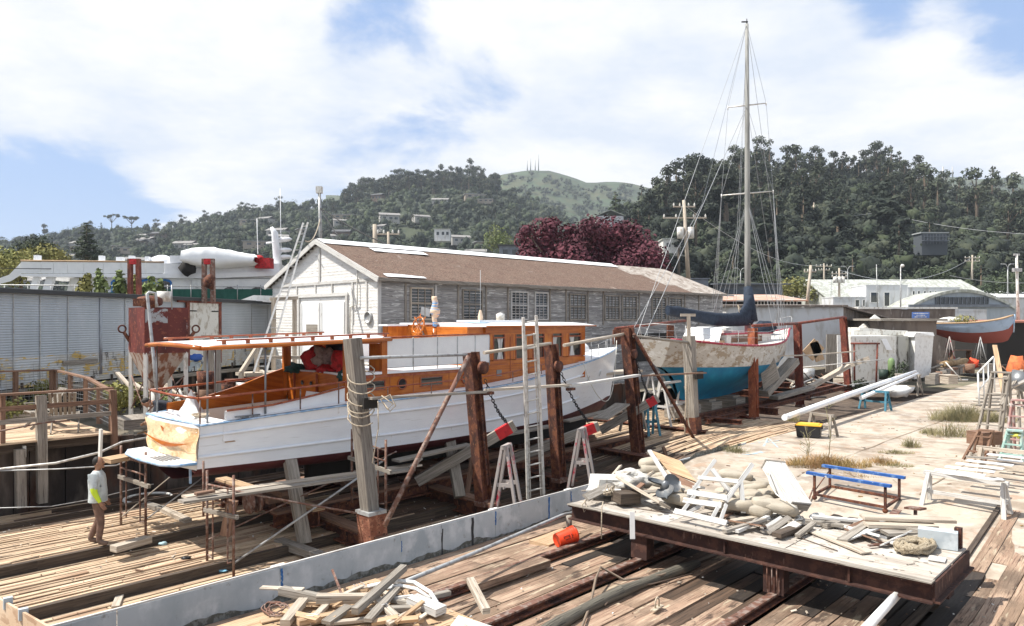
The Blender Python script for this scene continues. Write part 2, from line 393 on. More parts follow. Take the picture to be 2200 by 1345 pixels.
q=MB();q.beam(S(-2,-3.24,.0),S(14.3,-3.24,.0),.09,.10);q.beam(S(14.3,-3.24,.02),S(19,-3.24,.60),.09,.08);one(q,'seam_timber',M['wood_dark'],'dark straight seam timber running back past the right end of the platform','timber')
lg=MB();n=14;pts=[];rr_=[]
for i in range(n+1):
 k=i/n;s=4.6+k*7.6;pts.append(S(s,-6.9+.12*math.sin(k*7),.06));rr_.append(.115*(1-.25*k)+.015*math.sin(i*2.1))
lg.tube(pts,rr_,9);one(lg,'log',wood('mossy_log',(.15,.135,.105),(.08,.072,.058),(.03,.027,.023)),'long weathered grey log lying in the slip between two rails','log')
lg=MB();lg.tube([S(6.1,-5.95,.1),S(7.2,-6.0,.13),S(8.4,-5.9,.12),S(8.9,-5.8,.16)],[.05,.06,.05,.03],7)
one(lg,'driftwood',M['wood_dark'],'dark split stick of timber lying beside the grey log','timber')
def timber(a,b,w,h,m,label,name='timber',cat='timber',lift=0,roll=0,group=None):
 q=MB();q.beam(V(a)+V((0,0,h/2+lift)),V(b)+V((0,0,h/2+lift)),w,h,roll=roll);return one(q,name,M[m],label,cat,group,bevel=.008)
timber(G(243,1187,0),G(320,1165,0),.22,.13,'wood_pale','short thick plank lying across the dark step timber by the workman',lift=.0)
timber(G(248,1308,-.36),G(260,1276,-.36),.13,.05,'wood_pale','short pale board lying on the deck with blue rag at its end')
timber(G(345,1096,0),G(405,1124,0),.16,.1,'wood_pale','light sleeper laid across the deck behind the scaffold frame')
timber(G(312,1088,0),G(350,1098,0),.2,.1,'wood_grey','mossy grey sleeper butting onto the light sleeper')
timber(G(598,1172,-.3),G(690,1205,-.3),.22,.16,'wood_grey','mossy worn beam slanting toward the plywood barrier')
timber(G(640,1172,-.3),G(700,1163,-.3),.12,.06,'wood_pale','thin pale board beside the mossy worn beam')
q=MB();q.blob(G(262,1268,-.33),.07,.05,.04,jit=.5);one(q,'rag',mat('blue_rag',(.05,.18,.45)),'small crumpled blue rag on the lower deck terrace','rag')
q=MB();q.blob(G(350,1168,-.15),.09,.06,.04,jit=.6);one(q,'rag',mat('pale_blue_rag',(.35,.5,.55)),'pale blue crumpled scrap on the deck right of the thick plank','rag')
q=MB();q.blob(G(400,1199,-.15),.1,.06,.03,jit=.8);one(q,'rag',M['black'],'small black crumpled scrap on the sunlit middle terrace','rag')
q=MB();q.blob(G(478,1226,-.33),.09,.05,.02,jit=.8);one(q,'rag',mat('cyan_scrap',(.2,.45,.6)),'flat light blue scrap beside the foot of the scaffold frame','rag')
# PLYWOOD BARRIER
M['ply_wall']=mat('grey_painted_plywood',(.42,.465,.49),[((.32,.37,.40),1.2,(1,1,.6),.54,.12),((.56,.60,.62),2.6,(1,1,.8),.58,.1,.8),((.12,.12,.12),2.2,(2.5,2.5,.35),.68,.03,.8),((.20,.19,.17),6,(1,1,1),.66,.05,.7)],.85,0,.15,10)
M['blue_paint']=mat('blue_spray_paint',(.02,.09,.28),[((.04,.16,.4),12,(1,1,1),.5,.1)],.7)
M['tar']=mat('black_drip',(.03,.032,.035),[],.8)
bar=T('plywood_barrier','low grey painted plywood barrier running diagonally between the two slips, marked 5.5 in blue','barrier',S(12,-10.7,0))
edges=[1.2,3.6,6.0,8.4,10.85,13.3,15.7,18.1,20.2,22.2]
for i,(a,b)in enumerate(zip(edges,edges[1:])):
 q=MB();zb=lambda s:-.36 if s<12 else-.36+.7*ramp(s,12,22)
 top=.60 if b<18 else .62
 q.prism([S(a+.006,-10.72,zb(a)),S(b-.006,-10.72,zb(b)),S(b-.006,-10.72,top+.02*(b>17)),S(a+.006,-10.72,top+.02*(a>17))],V((DY,-DX,0))*.022)
 q.build('panel',M['ply_wall'],bar)
q=MB()
for i in range(9):q.beam(S(edges[i],-10.73,.615+.01*(i>6)),S(edges[i+1],-10.73,.615+.01*(i>6)),.035,.022)
q.build('top_edge',M['wood_white'],bar)
for s in(6.0,10.85,13.3,15.7):
 q=MB();q.beam(S(s-.11,-10.77,.595),S(s+.11,-10.77,.595),.06,.07);q.build('splice_block',M['white_matt'],bar)
def mark(s,z0,z1,w,m,t=-10.693):
 q=MB();n=9;l=[];r_=[]
 for i in range(n+1):
  z=z0+(z1-z0)*i/n;c=s+R.uniform(-.01,.01);ww=w*R.uniform(.6,1.1);l.append(S(c-ww,t,z));r_.append(S(c+ww,t,z))
 for i in range(n):q.face([l[i],r_[i],r_[i+1],l[i+1]])
 q.build('paint_mark',M[m],bar)
mark(6.03,.3,.58,.022,'blue_paint');mark(10.86,.30,.58,.025,'blue_paint');mark(12.55,-.1,.58,.03,'blue_paint');mark(13.33,.35,.58,.02,'blue_paint')
mark(15.62,.12,.58,.03,'blue_paint');mark(10.2,-.3,.58,.035,'tar');mark(9.4,-.1,.52,.02,'tar');mark(8.42,.3,.5,.01,'blue_paint')
def letters(txt,loc,size,rot,m,parent,name='lettering',ext=.004,sx=1):
 cu=bpy.data.curves.new(name,'FONT');cu.body=txt;cu.size=size;cu.extrude=ext;cu.align_x='CENTER'
 o=bpy.data.objects.new(name,cu);C.objects.link(o);bpy.context.view_layer.update()
 dg=bpy.context.evaluated_depsgraph_get();me=bpy.data.meshes.new_from_object(o.evaluated_get(dg));bpy.data.objects.remove(o)
 o=bpy.data.objects.new(name,me);C.objects.link(o);me.materials.clear();me.materials.append(m)
 off=V((0,0,0));q=parent
 while q is not None:off+=q.location;q=q.parent
 o.parent=parent;o.location=V(loc)-off;o.rotation_euler=rot;o.scale=(sx,1,1);return o
q=MB();r_=random.Random(31);s=1.3;pv_=.03
while s<21.8:
 nv_=max(.01,min(.12,pv_+r_.uniform(-.04,.04)));z0=.0+zr(s);z1=.0+zr(s+.09);q.face([S(s,-10.694,z0),S(s+.09,-10.694,z1),S(s+.09,-10.694,z1+.05+nv_),S(s,-10.694,z0+.05+pv_)]);pv_=nv_;s+=.09
q.build('mould_stain',mat('dark_mould',(.10,.10,.085),[((.2,.21,.2),12,(1,1,1),.52,.08)],.95),bar)
q=MB()
def stroke(pts,w=.022):
 P3=[S(15.05+x,-10.688,.22+y)for x,y in pts]
 q.tube(P3,w*.5,5,cap=True)
stroke([(.12,.26),(.0,.27),(-.01,.16),(.07,.17),(.11,.09),(.05,.0),(-.03,.02)]);stroke([(.20,.02),(.215,.03)],.04);stroke([(.42,.27),(.31,.28),(.29,.17),(.38,.17),(.41,.09),(.35,.0),(.27,.02)])
q.build('number_mark',M['blue_paint'],bar)
M['ply_raw']=mat('raw_plywood',(.52,.38,.26),[((.38,.25,.16),3,(1,1,3),.52,.02),((.6,.47,.34),1.2,(1,1,1),.5,.1)],.8)
q=MB();a=G(-60,1262,0);a.z=0;
p0=P(-40,1265,9.9);p1=P(118,1350,8.6);p2=P(230,1420,7.7)
for aa,bb in((p0,p2),):
 d=(bb-aa);n_=V((-d.y,d.x,0)).normalized()*.03
 q.prism([aa,bb,V((bb.x,bb.y,-.3)),V((aa.x,aa.y,-.3))],n_)
one(q,'plywood_sheet',M['ply_raw'],'raw tan plywood sheet standing at the bottom left corner','plywood')
for uu,vv in((17,1287),(50,1311)):
 q=MB();q.box(P(uu,vv+8,9.6-uu*.01),(.10,.07,.14),Euler((0,0,.7)));one(q,'block',M['ply_wall'],'small grey bracket block behind the raw plywood sheet, the %s one'%('farther' if uu<20 else 'nearer'),'block')
# HILLS AND TREES
def interp(tab,x):
 if x<=tab[0][0]:return tab[0][1]
 for(a,va),(b,vb)in zip(tab,tab[1:]):
  if x<=b:return va+(vb-va)*(x-a)/(b-a)
 return tab[-1][1]
LEFT=[(-300,530),(0,528),(70,520),(130,510),(190,500),(300,498),(360,495),(440,478),(520,462),(600,450),(700,446),(760,424),(830,400),(900,396),(1010,390),(1060,402),(1110,420),(1180,450),(1300,520)]
DOME=[(900,420),(1000,398),(1045,388),(1080,375),(1130,366),(1180,367),(1225,379),(1262,393),(1310,390),(1350,392),(1390,404),(1500,430),(1700,440),(1850,420),(1960,384),(2010,380),(2070,381),(2110,386),(2200,379),(2400,385)]
RIGHT=[(1080,700),(1180,640),(1260,540),(1310,475),(1370,440),(1440,418),(1500,405),(1560,400),(1620,385),(1700,388),(1800,390),(1900,384),(1960,400),(2000,425),(2100,440),(2200,440),(2400,450)]
M['hill_scrub']=mat('hillside_scrub',(.028,.040,.024),[((.05,.062,.034),.02,(1,1,1),.52,.08),((.03,.042,.024),.05,(1,1,1),.55,.06)],.95,0,1,.12)
M['hill_grass']=mat('grassy_hill',(.060,.068,.032),[((.036,.05,.028),.006,(1,1,1),.50,.05),((.05,.075,.038),.03,(1,1,1),.52,.05),((.085,.085,.045),.02,(1,1,1),.62,.04)],.95,0,1,.05)
HT={}
def hill(name,tab,Y0,Y1,u0,u1,m,zb=2,amp=3,nu=90,nv=26,pw=1.0):
 def zf(u,f):
  Y=Y0+(Y1-Y0)*f;zt=EYE+(HZ-interp(tab,u))/F*Y1
  e=f**pw
  return zb+(zt-zb)*e+amp*noise.noise(V(((u-1100)/F*Y*.02,Y*.02,3)))*min(1,4*f)*(1 if f<.9 else .4)
 HT[name]=(zf,Y0,Y1)
 rows=[]
 for j in range(nv+1):
  f=j/nv;Y=Y0+(Y1-Y0)*f
  rows.append([V(((u0+(u1-u0)*i/nu-1100)/F*Y,Y,zf(u0+(u1-u0)*i/nu,f)))for i in range(nu+1)])
 rows.append([V((p.x*1.25,p.y*1.25,-10))for p in rows[-1]])
 mb=MB();mb.grid(rows);struct(mb,name,m)
hill('grassy_hill',DOME,700,1500,700,2500,M['hill_grass'],zb=20,amp=5,pw=1.1)
hill('town_hill',LEFT,300,820,-350,1330,M['hill_scrub'],amp=4)
hill('wooded_hill',RIGHT,150,420,1080,2500,M['hill_scrub'],zb=0,amp=3,pw=.9)
def onhill(name,u,f):
 zf,Y0,Y1=HT[name];Y=Y0+(Y1-Y0)*f;return V(((u-1100)/F*Y,Y,zf(u,f)))
def leafmat(name,c,c2,orand=.25):
 m=mat(name,c,[(c2,.25,(1,1,1),.5,.12)],.9,objrand=orand,island=0)
 return m
M['bark']=mat('bark',(.16,.12,.085),[((.09,.07,.05),6,(1,1,.2),.5,.1)],.95)
M['bark_pale']=mat('pale_bark',(.34,.30,.25),[((.2,.17,.13),3,(1,1,.2),.5,.1)],.9)
M['leaf_euc']=leafmat('eucalyptus_leaves',(.040,.052,.034),(.070,.080,.048))
M['leaf_dark']=leafmat('dark_conifer_leaves',(.018,.027,.019),(.034,.044,.028))
M['leaf_oak']=leafmat('oak_leaves',(.034,.050,.027),(.058,.074,.036))
M['leaf_lite']=leafmat('light_green_leaves',(.13,.17,.055),(.17,.19,.075))
M['leaf_gold']=leafmat('yellow_green_leaves',(.25,.23,.07),(.17,.18,.055))
M['leaf_plum']=leafmat('purple_plum_leaves',(.065,.016,.026),(.12,.032,.046),.02)
def crown_faces(mb,blobs,n,ls,m=1,seed=0,flat=.0):
 r=random.Random(seed);tot=sum(b[3]**2 for b in blobs)
 for(x,y,z,rad_,*sq)in blobs:
  k=int(n*rad_*rad_/tot);sz=sq[0]if sq else .8
  for i in range(k):
   d=V((r.gauss(0,1),r.gauss(0,1),r.gauss(0,1))).normalized();q=rad_*(r.random()**.35)*(1+.22*noise.noise(d*2.3+V((x,y,seed))))
   c=V((x,y,z))+V((d.x*q,d.y*q,d.z*q*sz));nrm=(d+V((r.gauss(0,.5),r.gauss(0,.5),r.gauss(.35,.5)))).normalized()
   a=nrm.orthogonal().normalized();a=(Matrix.Rotation(r.uniform(0,6.28),3,nrm)@a);b=nrm.cross(a);l=ls*r.uniform(.55,1.4)
   mb.v+=[tuple(c-a*l),tuple(c-b*l*.6),tuple(c+a*l),tuple(c+b*l*.6)];j=len(mb.v)
   mb.f.append((j-4,j-3,j-2,j-1));mb.uv.append([(0,0),(1,0),(1,1),(0,1)]);mb.m.append(m);mb.sm.append(False)
def tree_proto(kind,h,seed,n=700,ls=None):
 r=random.Random(seed);tr_=MB();cr_=MB();bl=[];ls=ls or h*.028
 tw=h*.022
 if kind=='euc':
  limbs=[]
  for i in range(9):
   a=r.uniform(0,6.28);q=h*r.uniform(.06,.24);z=h*r.uniform(.45,.93);limbs.append((q*math.cos(a),q*math.sin(a),z));bl.append((q*math.cos(a),q*math.sin(a),z,h*r.uniform(.08,.15),.75))
  bl.append((0,0,h*.9,h*.11,.8))
  tr_.tube([(0,0,-h*.05),(h*.01,0,h*.3),(-h*.01,h*.01,h*.6),(0,0,h*.88)],[tw*1.3,tw,tw*.7,tw*.2],6)
  for l in limbs:tr_.tube([(0,0,l[2]*.62),(l[0]*.6,l[1]*.6,l[2]*.85),l],[tw*.45,tw*.3,tw*.1],5)
 elif kind=='umb':
  for i in range(12):
   a=r.uniform(0,6.28);q=h*r.uniform(.08,.36);z=h*r.uniform(.74,.88);bl.append((q*math.cos(a),q*math.sin(a),z,h*r.uniform(.08,.13),.55))
   tr_.tube([(0,0,h*.4),(q*.5*math.cos(a),q*.5*math.sin(a),h*.62),(q*math.cos(a),q*math.sin(a),z)],[tw*.6,tw*.4,tw*.15],5)
  tr_.tube([(0,0,-h*.05),(0,0,h*.45)],[tw*1.2,tw*.8],6)
 elif kind=='cyp':
  tr_.tube([(0,0,-h*.05),(0,0,h*.5),(0,0,h*.93)],[tw*1.6,tw,tw*.2],6)
  for i in range(16):
   z=h*(.18+.76*i/15);a=r.uniform(0,6.28);q=h*.22*(1-(i/17)**1.6)*r.uniform(.5,1.1);bl.append((q*math.cos(a),q*math.sin(a),z,h*.115*(1.15-.6*i/15),.55))
 elif kind=='oak':
  tr_.tube([(0,0,-h*.05),(0,0,h*.4)],[tw*2,tw*1.2],6)
  for i in range(9):
   a=r.uniform(0,6.28);q=h*r.uniform(.1,.38);bl.append((q*math.cos(a),q*math.sin(a),h*r.uniform(.38,.72),h*r.uniform(.2,.28),.8))
  bl.append((0,0,h*.7,h*.28,.8))
 elif kind=='con':
  tr_.tube([(0,0,-h*.05),(0,0,h*.96)],[tw*1.3,tw*.15],6)
  for i in range(18):
   z=h*(.15+.8*i/17);a=i*2.4;q=h*.13*(1-i/18);bl.append((q*math.cos(a),q*math.sin(a),z,h*.13*(1.1-.95*i/17)+.1,.6))
 crown_faces(cr_,bl,n,ls,0,seed)
 return tr_,cr_
def make_tree(name,kind,h,seed,leaf,label,group,n=700,bark='bark',ls=None,cat='tree'):
 root=T(name,label,cat,(0,0,0),0,group);a,b=tree_proto(kind,h,seed,n,ls)
 a.build('trunk',M[bark],root);b.build('crown',M[leaf],root);return root
PR=[]
for i,(nm,kd,h,lf,n)in enumerate((('eucalyptus_tree','euc',20,'leaf_euc',900),('eucalyptus_tree','euc',22,'leaf_euc',900),('eucalyptus_tree','euc',18,'leaf_dark',800),('oak_tree','oak',11,'leaf_oak',700),('oak_tree','oak',10,'leaf_dark',700),('cypress_tree','cyp',17,'leaf_dark',1000),('pine_tree','con',16,'leaf_dark',700),('oak_tree','oak',12,'leaf_euc',700),('cypress_tree','cyp',20,'leaf_euc',1000))):
 PR.append([make_tree(nm,kd,h,100+i,lf,'x','x',n),False])
HILLTREE={'eucalyptus_tree':'tall loose crowned eucalyptus tree','oak_tree':'low rounded bushy tree','cypress_tree':'dark spreading cypress tree','pine_tree':'dark pointed conifer'}
def put_tree(k,loc,label,group,sc=1.0):
 p=PR[k];nm=p[0].name.split('.')[0];s_=sc*R.uniform(.85,1.15);rz=R.uniform(0,6.28)
 if not p[1]:o=p[0];p[1]=True
 else:o=dup(p[0])
 o.location=loc;o.rotation_euler=(0,0,rz);o.scale=(s_,s_,s_*R.uniform(.9,1.1));o['label']=HILLTREE[nm]+' '+label;o['group']=HILLTREE[nm].split()[-2]+' trees '+group;return o
for i in range(90):
 u=R.uniform(-40,740);put_tree(R.choice((3,4,7,0,3,3,4)),onhill('town_hill',u,R.uniform(.9,1)),'on the skyline of the left hillside','on the left skyline',R.uniform(.45,.9))
for i in range(90):
 u=740+330*(i+R.random())/90;put_tree(R.choice((0,1,0,2,1)),onhill('town_hill',u,R.uniform(.78,1)),'in the dense grove on the middle hill','in the grove on the middle hill',R.uniform(.8,1.1))
for i in range(75):
 u=R.uniform(-30,1180);f_=R.uniform(.05,.85);put_tree(R.choice((3,4,7,5,3,6,0)),onhill('town_hill',u,f_),'among the houses of the left hillside','among the hillside houses',R.uniform(.6,1.05))
for u in(390,440,518,600,240,283):
 k=0 if u>300 else None
 if k is not None:put_tree(1,onhill('town_hill',u,.97),'standing above the left skyline','above the left skyline',.7)
for i in range(70):
 u=1360+870*(i+R.random())/70;f_=R.uniform(.35,1)
 if u>2010:f_=min(f_,.95)
 put_tree(R.choice((0,1,2,5,8,5,1)),onhill('wooded_hill',u,f_),'on the wooded hill at the right','on the right wooded hill',R.uniform(.7,1.05))
for i in range(28):
 u=1470+510*(i+R.random())/28;put_tree(R.choice((0,1,1,2,8)),onhill('wooded_hill',u,R.uniform(.86,1)),'on the crest of the wooded hill','on the right crest',R.uniform(.75,1))
for i in range(20):
 u=1280+930*(i+R.random())/20;put_tree(R.choice((5,4,3,5)),onhill('wooded_hill',u,R.uniform(.0,.3)),'low on the slope behind the roofs','low on the right slope',R.uniform(.7,.95))
for j,(u,h)in enumerate(((240,17),(283,17))):
 b=onhill('town_hill',u,.99);o=make_tree('umbrella_tree','umb',h,300+j,'leaf_euc','flat topped tree standing alone on the left skyline, the %s of two'%('left' if j==0 else 'right'),'flat topped skyline trees',900,ls=.55)
 o.location=b+V((0,0,1 if j else 3));o.scale=(1.15 if j==0 else 1.3,1.15,1.1)
def special(kind,u,v_base,Y,h,leaf,label,seed,n=2600,ls=None,nm='cypress_tree',sc=(1,1,1),bark='bark'):
 o=make_tree(nm,kind,h,seed,leaf,label,None,n,bark,ls);o.location=P(u,v_base,Y);o.scale=sc
 if 'group' in o:del o['group']
 return o
special('cyp',1905,600,225,31,'leaf_dark','largest broad dark tree left of the dark balcony house',401,4200,.75,sc=(1.25,1.2,1))
special('cyp',1800,620,215,24,'leaf_dark','dark layered cypress just left of the largest broad dark tree',402,3200,.7,sc=(1.3,1.2,1))
special('cyp',1725,560,235,26,'leaf_dark','narrow dark upright tree above the utility poles of the right hill',403,2600,.6,sc=(.85,.85,1))
special('cyp',1655,625,200,22,'leaf_dark','low dark cypress right of the sailboat mast',404,3000,.7,sc=(1.4,1.2,1))
special('cyp',1560,560,230,30,'leaf_dark','dark tall tree directly behind the sailboat rigging',405,3200,.7,sc=(1.2,1,1))
special('euc',1505,530,300,38,'leaf_dark','tall eucalyptus with open layered crown left of the mast on the crest',406,2800,.6,nm='eucalyptus_tree')
special('euc',1545,560,290,40,'leaf_euc','tall eucalyptus rising just left of the mast on the crest',407,2800,.6,nm='eucalyptus_tree')
special('con',1322,500,330,17,'leaf_oak','solitary bushy conifer above the purple tree and gabled house',408,1600,.45,nm='pine_tree',sc=(1.5,1.5,1.1))
special('oak',1075,566,210,12,'leaf_lite','yellow green bushy tree above the left end of the purple tree',409,1500,.3,nm='oak_tree')
special('oak',2010,650,165,9,'leaf_oak','rounded bush below the dark balcony house',410,1500,.3,nm='oak_tree')
special('oak',2150,680,140,10,'leaf_oak','round green tree behind the pale roof at far right',411,1800,.28,nm='oak_tree')
special('oak',1710,665,125,6.2,'leaf_gold','wide olive yellow bush behind the low shed roofs',412,1800,.2,nm='oak_tree',sc=(1.5,1.1,1))
special('oak',1655,640,135,5,'leaf_oak','small green bush right behind the sailboat mast foot',413,1000,.2,nm='oak_tree')
for j,(u,vv,Y,h,lf,lb)in enumerate(((186,566,140,8.0,'leaf_oak','bright green pointed tree behind the white yacht flybridge'),(-20,640,75,5.2,'leaf_gold','yellow green tree at the left edge of the picture'),(45,640,85,5.2,'leaf_gold','drooping yellow green tree left behind the white yacht'),(105,630,90,5.6,'leaf_gold','yellow green bush behind the white yacht bow rail'),(82,600,110,6.2,'leaf_oak','small green tree peeping over the white yacht'))):
 special('oak' if j else 'con',u,vv,Y,h,lf,lb,420+j,2200,.16,nm='oak_tree' if j else 'poplar_tree',sc=(1.1,1.1,1.2)if j else(1.6,1.6,1))
pl=T('purple_plum_tree','large dark purple leaved tree rising behind the brown shed roof','tree',(9.5,62,.6));q=MB();bl=[]
r_=random.Random(5)
for(u,v,rr)in((1170,505,1.7),(1150,545,1.6),(1125,515,.9),(1185,485,1.0),(1215,545,2.0),(1255,520,1.9),(1270,495,1.4),(1305,505,1.9),(1330,540,2.2),(1365,525,1.8),(1350,500,1.3),(1395,555,1.7),(1410,575,1.3),(1240,560,2.2),(1290,560,2.4),(1180,565,1.6),(1350,572,2),(1135,560,1.2),(1130,495,.6),(1225,500,.9)):
 p=P(u,v,62+r_.uniform(-2,2));bl.append((p.x,p.y,p.z,rr,.9))
crown_faces(q,bl,17000,.17,0,77);q.build('crown',M['leaf_plum'],pl)
q=MB();q.tube([(7,62,.6),(6.8,62,4),(6,62,8.5)],[.35,.28,.1],8)
for b in bl[::3]:q.tube([(6.9,62,3.2),((b[0]+6.9)/2,62,(b[2]+3.2)/2+.6),b[:3]],[.16,.1,.03],6)
q.build('trunk',M['bark'],pl)
def canopy(name,hillname,u0,u1,n,seed,mats,fr=(0,1),hr=(5,10),cull=None):
 r=random.Random(seed);q=MB();k=0
 while k<n:
  u=r.uniform(u0,u1);f_=r.uniform(*fr);k+=1
  if cull and cull(u,f_,r):continue
  b=onhill(hillname,u,f_);h=r.uniform(*hr);mi=r.randrange(len(mats))
  for j in range(4):
   c=b+V((r.uniform(-.42,.42)*h,r.uniform(-.3,.3)*h,h*r.uniform(.2,.7)))
   rr=h*r.uniform(.18,.40);q.blob(c,rr*.7,rr*.7,rr*.7,n=5,m=mi,jit=1.0,seed=r.random()*9)
   crown_faces(q,[(c.x,c.y,c.z,rr*1.25,r.uniform(.7,1.2))],44,h*.055,mi,r.random()*99)
 return struct(q,name,mats,'stuff')
canopy('hillside_woodland','town_hill',-120,1250,2600,1,[M['leaf_euc'],M['leaf_dark'],M['leaf_oak'],M['leaf_dark'],M['leaf_oak']],(0,1),(4,12.5))
canopy('hillside_woodland','wooded_hill',1250,2330,1500,2,[M['leaf_dark'],M['leaf_euc'],M['leaf_dark'],M['leaf_oak']],(0,.98),(3.5,10))
canopy('hillside_scrub','grassy_hill',1020,1420,260,3,[M['leaf_euc'],M['leaf_oak']],(.5,.93),(8,14))
canopy('hillside_scrub','grassy_hill',1980,2300,120,4,[M['leaf_euc'],M['leaf_oak']],(.7,.97),(7,12))
# THE WHITE MOTOR YACHT
M['varnish']=mat('varnished_mahogany',(.46,.135,.022),[((.32,.082,.016),1,(1,14,1),.5,.12),((.58,.20,.035),1.3,(1,1,1),.56,.12,.7)],.22,0,.06,3,coord='UV',island=.1)
M['varnish_d']=mat('dark_varnished_rail',(.25,.055,.025),[((.34,.10,.04),6,(1,1,1),.5,.1)],.25)
M['hull_white']=mat('hull_white_enamel',(.80,.83,.86),[((.73,.76,.80),.8,(1,1,3),.5,.15),((.60,.61,.61),3,(.4,.4,9),.64,.05,.6),((.5,.47,.43),9,(1,1,.4),.70,.03,.6)],.28,0,.12,1.2,(1,1,14))
M['hull_red']=mat('red_bottom_paint',(.075,.014,.018),[((.11,.028,.028),2,(1,1,1),.55,.1)],.7)
M['blue_tape']=mat('blue_masking_tape',(.20,.36,.56),[((.45,.55,.68),5,(1,1,1),.5,.1)],.6)
M['paper']=mat('masking_paper',(.76,.55,.34),[((.60,.38,.19),3,(1,1,1),.56,.06)],.7,0,2.5,5)
M['canvas']=mat('white_canvas',(.80,.81,.80),[((.74,.75,.75),2,(1,1,1),.5,.15)],.85,0,.3,5)
M['glass']=mat('dark_window_glass',(.025,.03,.032),[],.06,spec=.8)
M['curtain']=mat('curtain',(.62,.62,.60),[((.42,.42,.41),22,(1,1,.06),.5,.1)],.9)
M['tarnish']=mat('grey_metal',(.22,.23,.24),[],.4,.6)
RS=Matrix.Rotation(A_SLIP,3,'Z')
X0,T0=6.47,-16.0
def B(x,y,z):return S(X0+x,T0+y,z)
def bx(mb,x0,x1,y0,y1,z0,z1,m=0):mb.box(B((x0+x1)/2,(y0+y1)/2,(z0+z1)/2),(abs(x1-x0),abs(y1-y0),abs(z1-z0)),RS,m)
def cat(tab,x):
 n=len(tab)
 if x<=tab[0][0]:return tab[0][1]
 if x>=tab[-1][0]:return tab[-1][1]
 for i in range(n-1):
  if x<=tab[i+1][0]:
   x0,y0=tab[i];x1,y1=tab[i+1];h=x1-x0;k=(x-x0)/h
   m0=(y1-tab[i-1][1])/(x1-tab[i-1][0])if i else(y1-y0)/h
   m1=(tab[i+2][1]-y0)/(tab[i+2][0]-x0)if i<n-2 else(y1-y0)/h
   return y0*(2*k**3-3*k*k+1)+m0*h*(k**3-2*k*k+k)+y1*(3*k*k-2*k**3)+m1*h*(k**3-k*k)
HSH=[(0,1.35),(2,1.68),(5,1.93),(8,1.95),(11,1.75),(13,1.33),(14.8,.66),(15.7,.26),(16.15,.03)]
HWL=[(0,1.2),(2,1.5),(5,1.78),(8,1.78),(11,1.4),(13,.85),(14.8,.30),(15.7,.06),(16.15,.02)]
ZSH=[(0,2.42),(3,2.60),(8,2.74),(11.5,3.10),(14,3.32),(16.15,3.52)]
ZWL=[(0,1.52),(8,1.50),(12,1.56),(16.15,1.78)]
ZKL=[(0,1.16),(1.5,1.10),(4,1.0),(9,.96),(13,1.02),(15,1.25),(15.8,1.55),(16.15,1.84)]
yacht=T('motor_yacht','long white wooden motor yacht with varnished orange cabins and red bottom, propped on slipway','yacht',B(7.5,0,0))
XS=[16.15*(i/40)for i in range(41)]
def sec(x,k):
 a=cat(HWL,x);b=cat(HSH,x);fl=ramp(x,9,15);g=k if fl==0 else k*(1-fl)+fl*k**1.7
 xo=0
 if x>15:xo=(x-15)/1.15*(k-1)*.42
 return x+xo,a+(b-a)*g,cat(ZWL,x)+(cat(ZSH,x)-cat(ZWL,x))*k
for side in(1,-1):
 pass
q=MB()
for sd_ in(1,-1):
 rows=[[B(p[0],sd_*p[1],p[2])for p in(sec(x,k)for k in[j/8 for j in range(9)])]for x in XS]
 q.grid(rows,0,True,flip=(sd_<0))
q.build('hull',M['hull_white'],yacht)
q=MB()
for sd_ in(1,-1):
 rows=[]
 for x in XS:
  zk=cat(ZKL,x);zw=cat(ZWL,x);a=cat(HWL,x);xo=sec(x,0)[0]-x;row=[]
  for j in range(7):
   k=j/6;row.append(B(x+xo,sd_*a*math.sin(k*PI/2),zk+(zw-zk)*(1-math.cos(k*PI/2))**.62))
  rows.append(row)
 q.grid(rows,0,True,flip=(sd_<0))
q.build('bottom',M['hull_red'],yacht)
q=MB();bx(q,3.2,14.2,-.09,.09,.62,1.05);q.build('keel',M['dark'],yacht)
q=MB()
for sd_ in(1,-1):
 for k in(.74,.27):
  q.tube([B(p[0],sd_*(p[1]+.012),p[2])for p in(sec(x,k)for x in XS[:32])],.034,6)
q.build('rub_rail',M['hull_white'],yacht)
q=MB()
for sd_ in(1,-1):
 pts=[B(p[0],sd_*(p[1]+.01),p[2]-.01)for p in(sec(x,1)for x in XS)];q.tube(pts,.022,6)
q.tube([B(-.01,y,2.42)for y in(-1.35,0,1.35)],.03,6)
q.build('gunwale',M['blue_tape'],yacht)
q=MB()
def deckrow(x,yi0,yi1,dz=0):return[B(x,yi0+(yi1-yi0)*j/6,cat(ZSH,x)+.02+dz)for j in range(7)]
for sd_ in(1,-1):
 q.grid([[B(x,sd_*cat(HSH,x),cat(ZSH,x)+.022),B(x,sd_*1.38,cat(ZSH,x)+.03)]for x in XS[1:32]],0,False,flip=(sd_<0))
q.grid([[B(x,-cat(HSH,x)+2*cat(HSH,x)*j/8,cat(ZSH,x)+.024+.09*(1-((j-4)/4)**2)*min(1,cat(HSH,x)))for j in range(9)]for x in XS[30:]],0,True)
bx(q,0,.55,-1.36,1.36,2.36,2.44)
q.build('deck',M['white'],yacht)
q=MB();bx(q,.5,3.5,-1.4,1.4,2.02,2.08);q.build('cockpit_floor',M['wood_tan'],yacht)
def ribbon(mb,pts,zf0,zf1,th,sgn=1):
 rows=[[B(x,y,zf0(x)),B(x,y,zf1(x)),B(x,y-th*sgn,zf1(x)),B(x,y-th*sgn,zf0(x))]for x,y in pts];mb.grid(rows,0,False)
q=MB();ribbon(q,[(x,1.42+.0*x)for x in(.5,1.5,2.5,3.45)],lambda x:2.05,lambda x:2.66+.10*x*ramp(x,.5,3.5),.07);bx(q,.45,.50,-1.35,1.42,2.05,2.48)
q.build('coaming',M['white'],yacht)
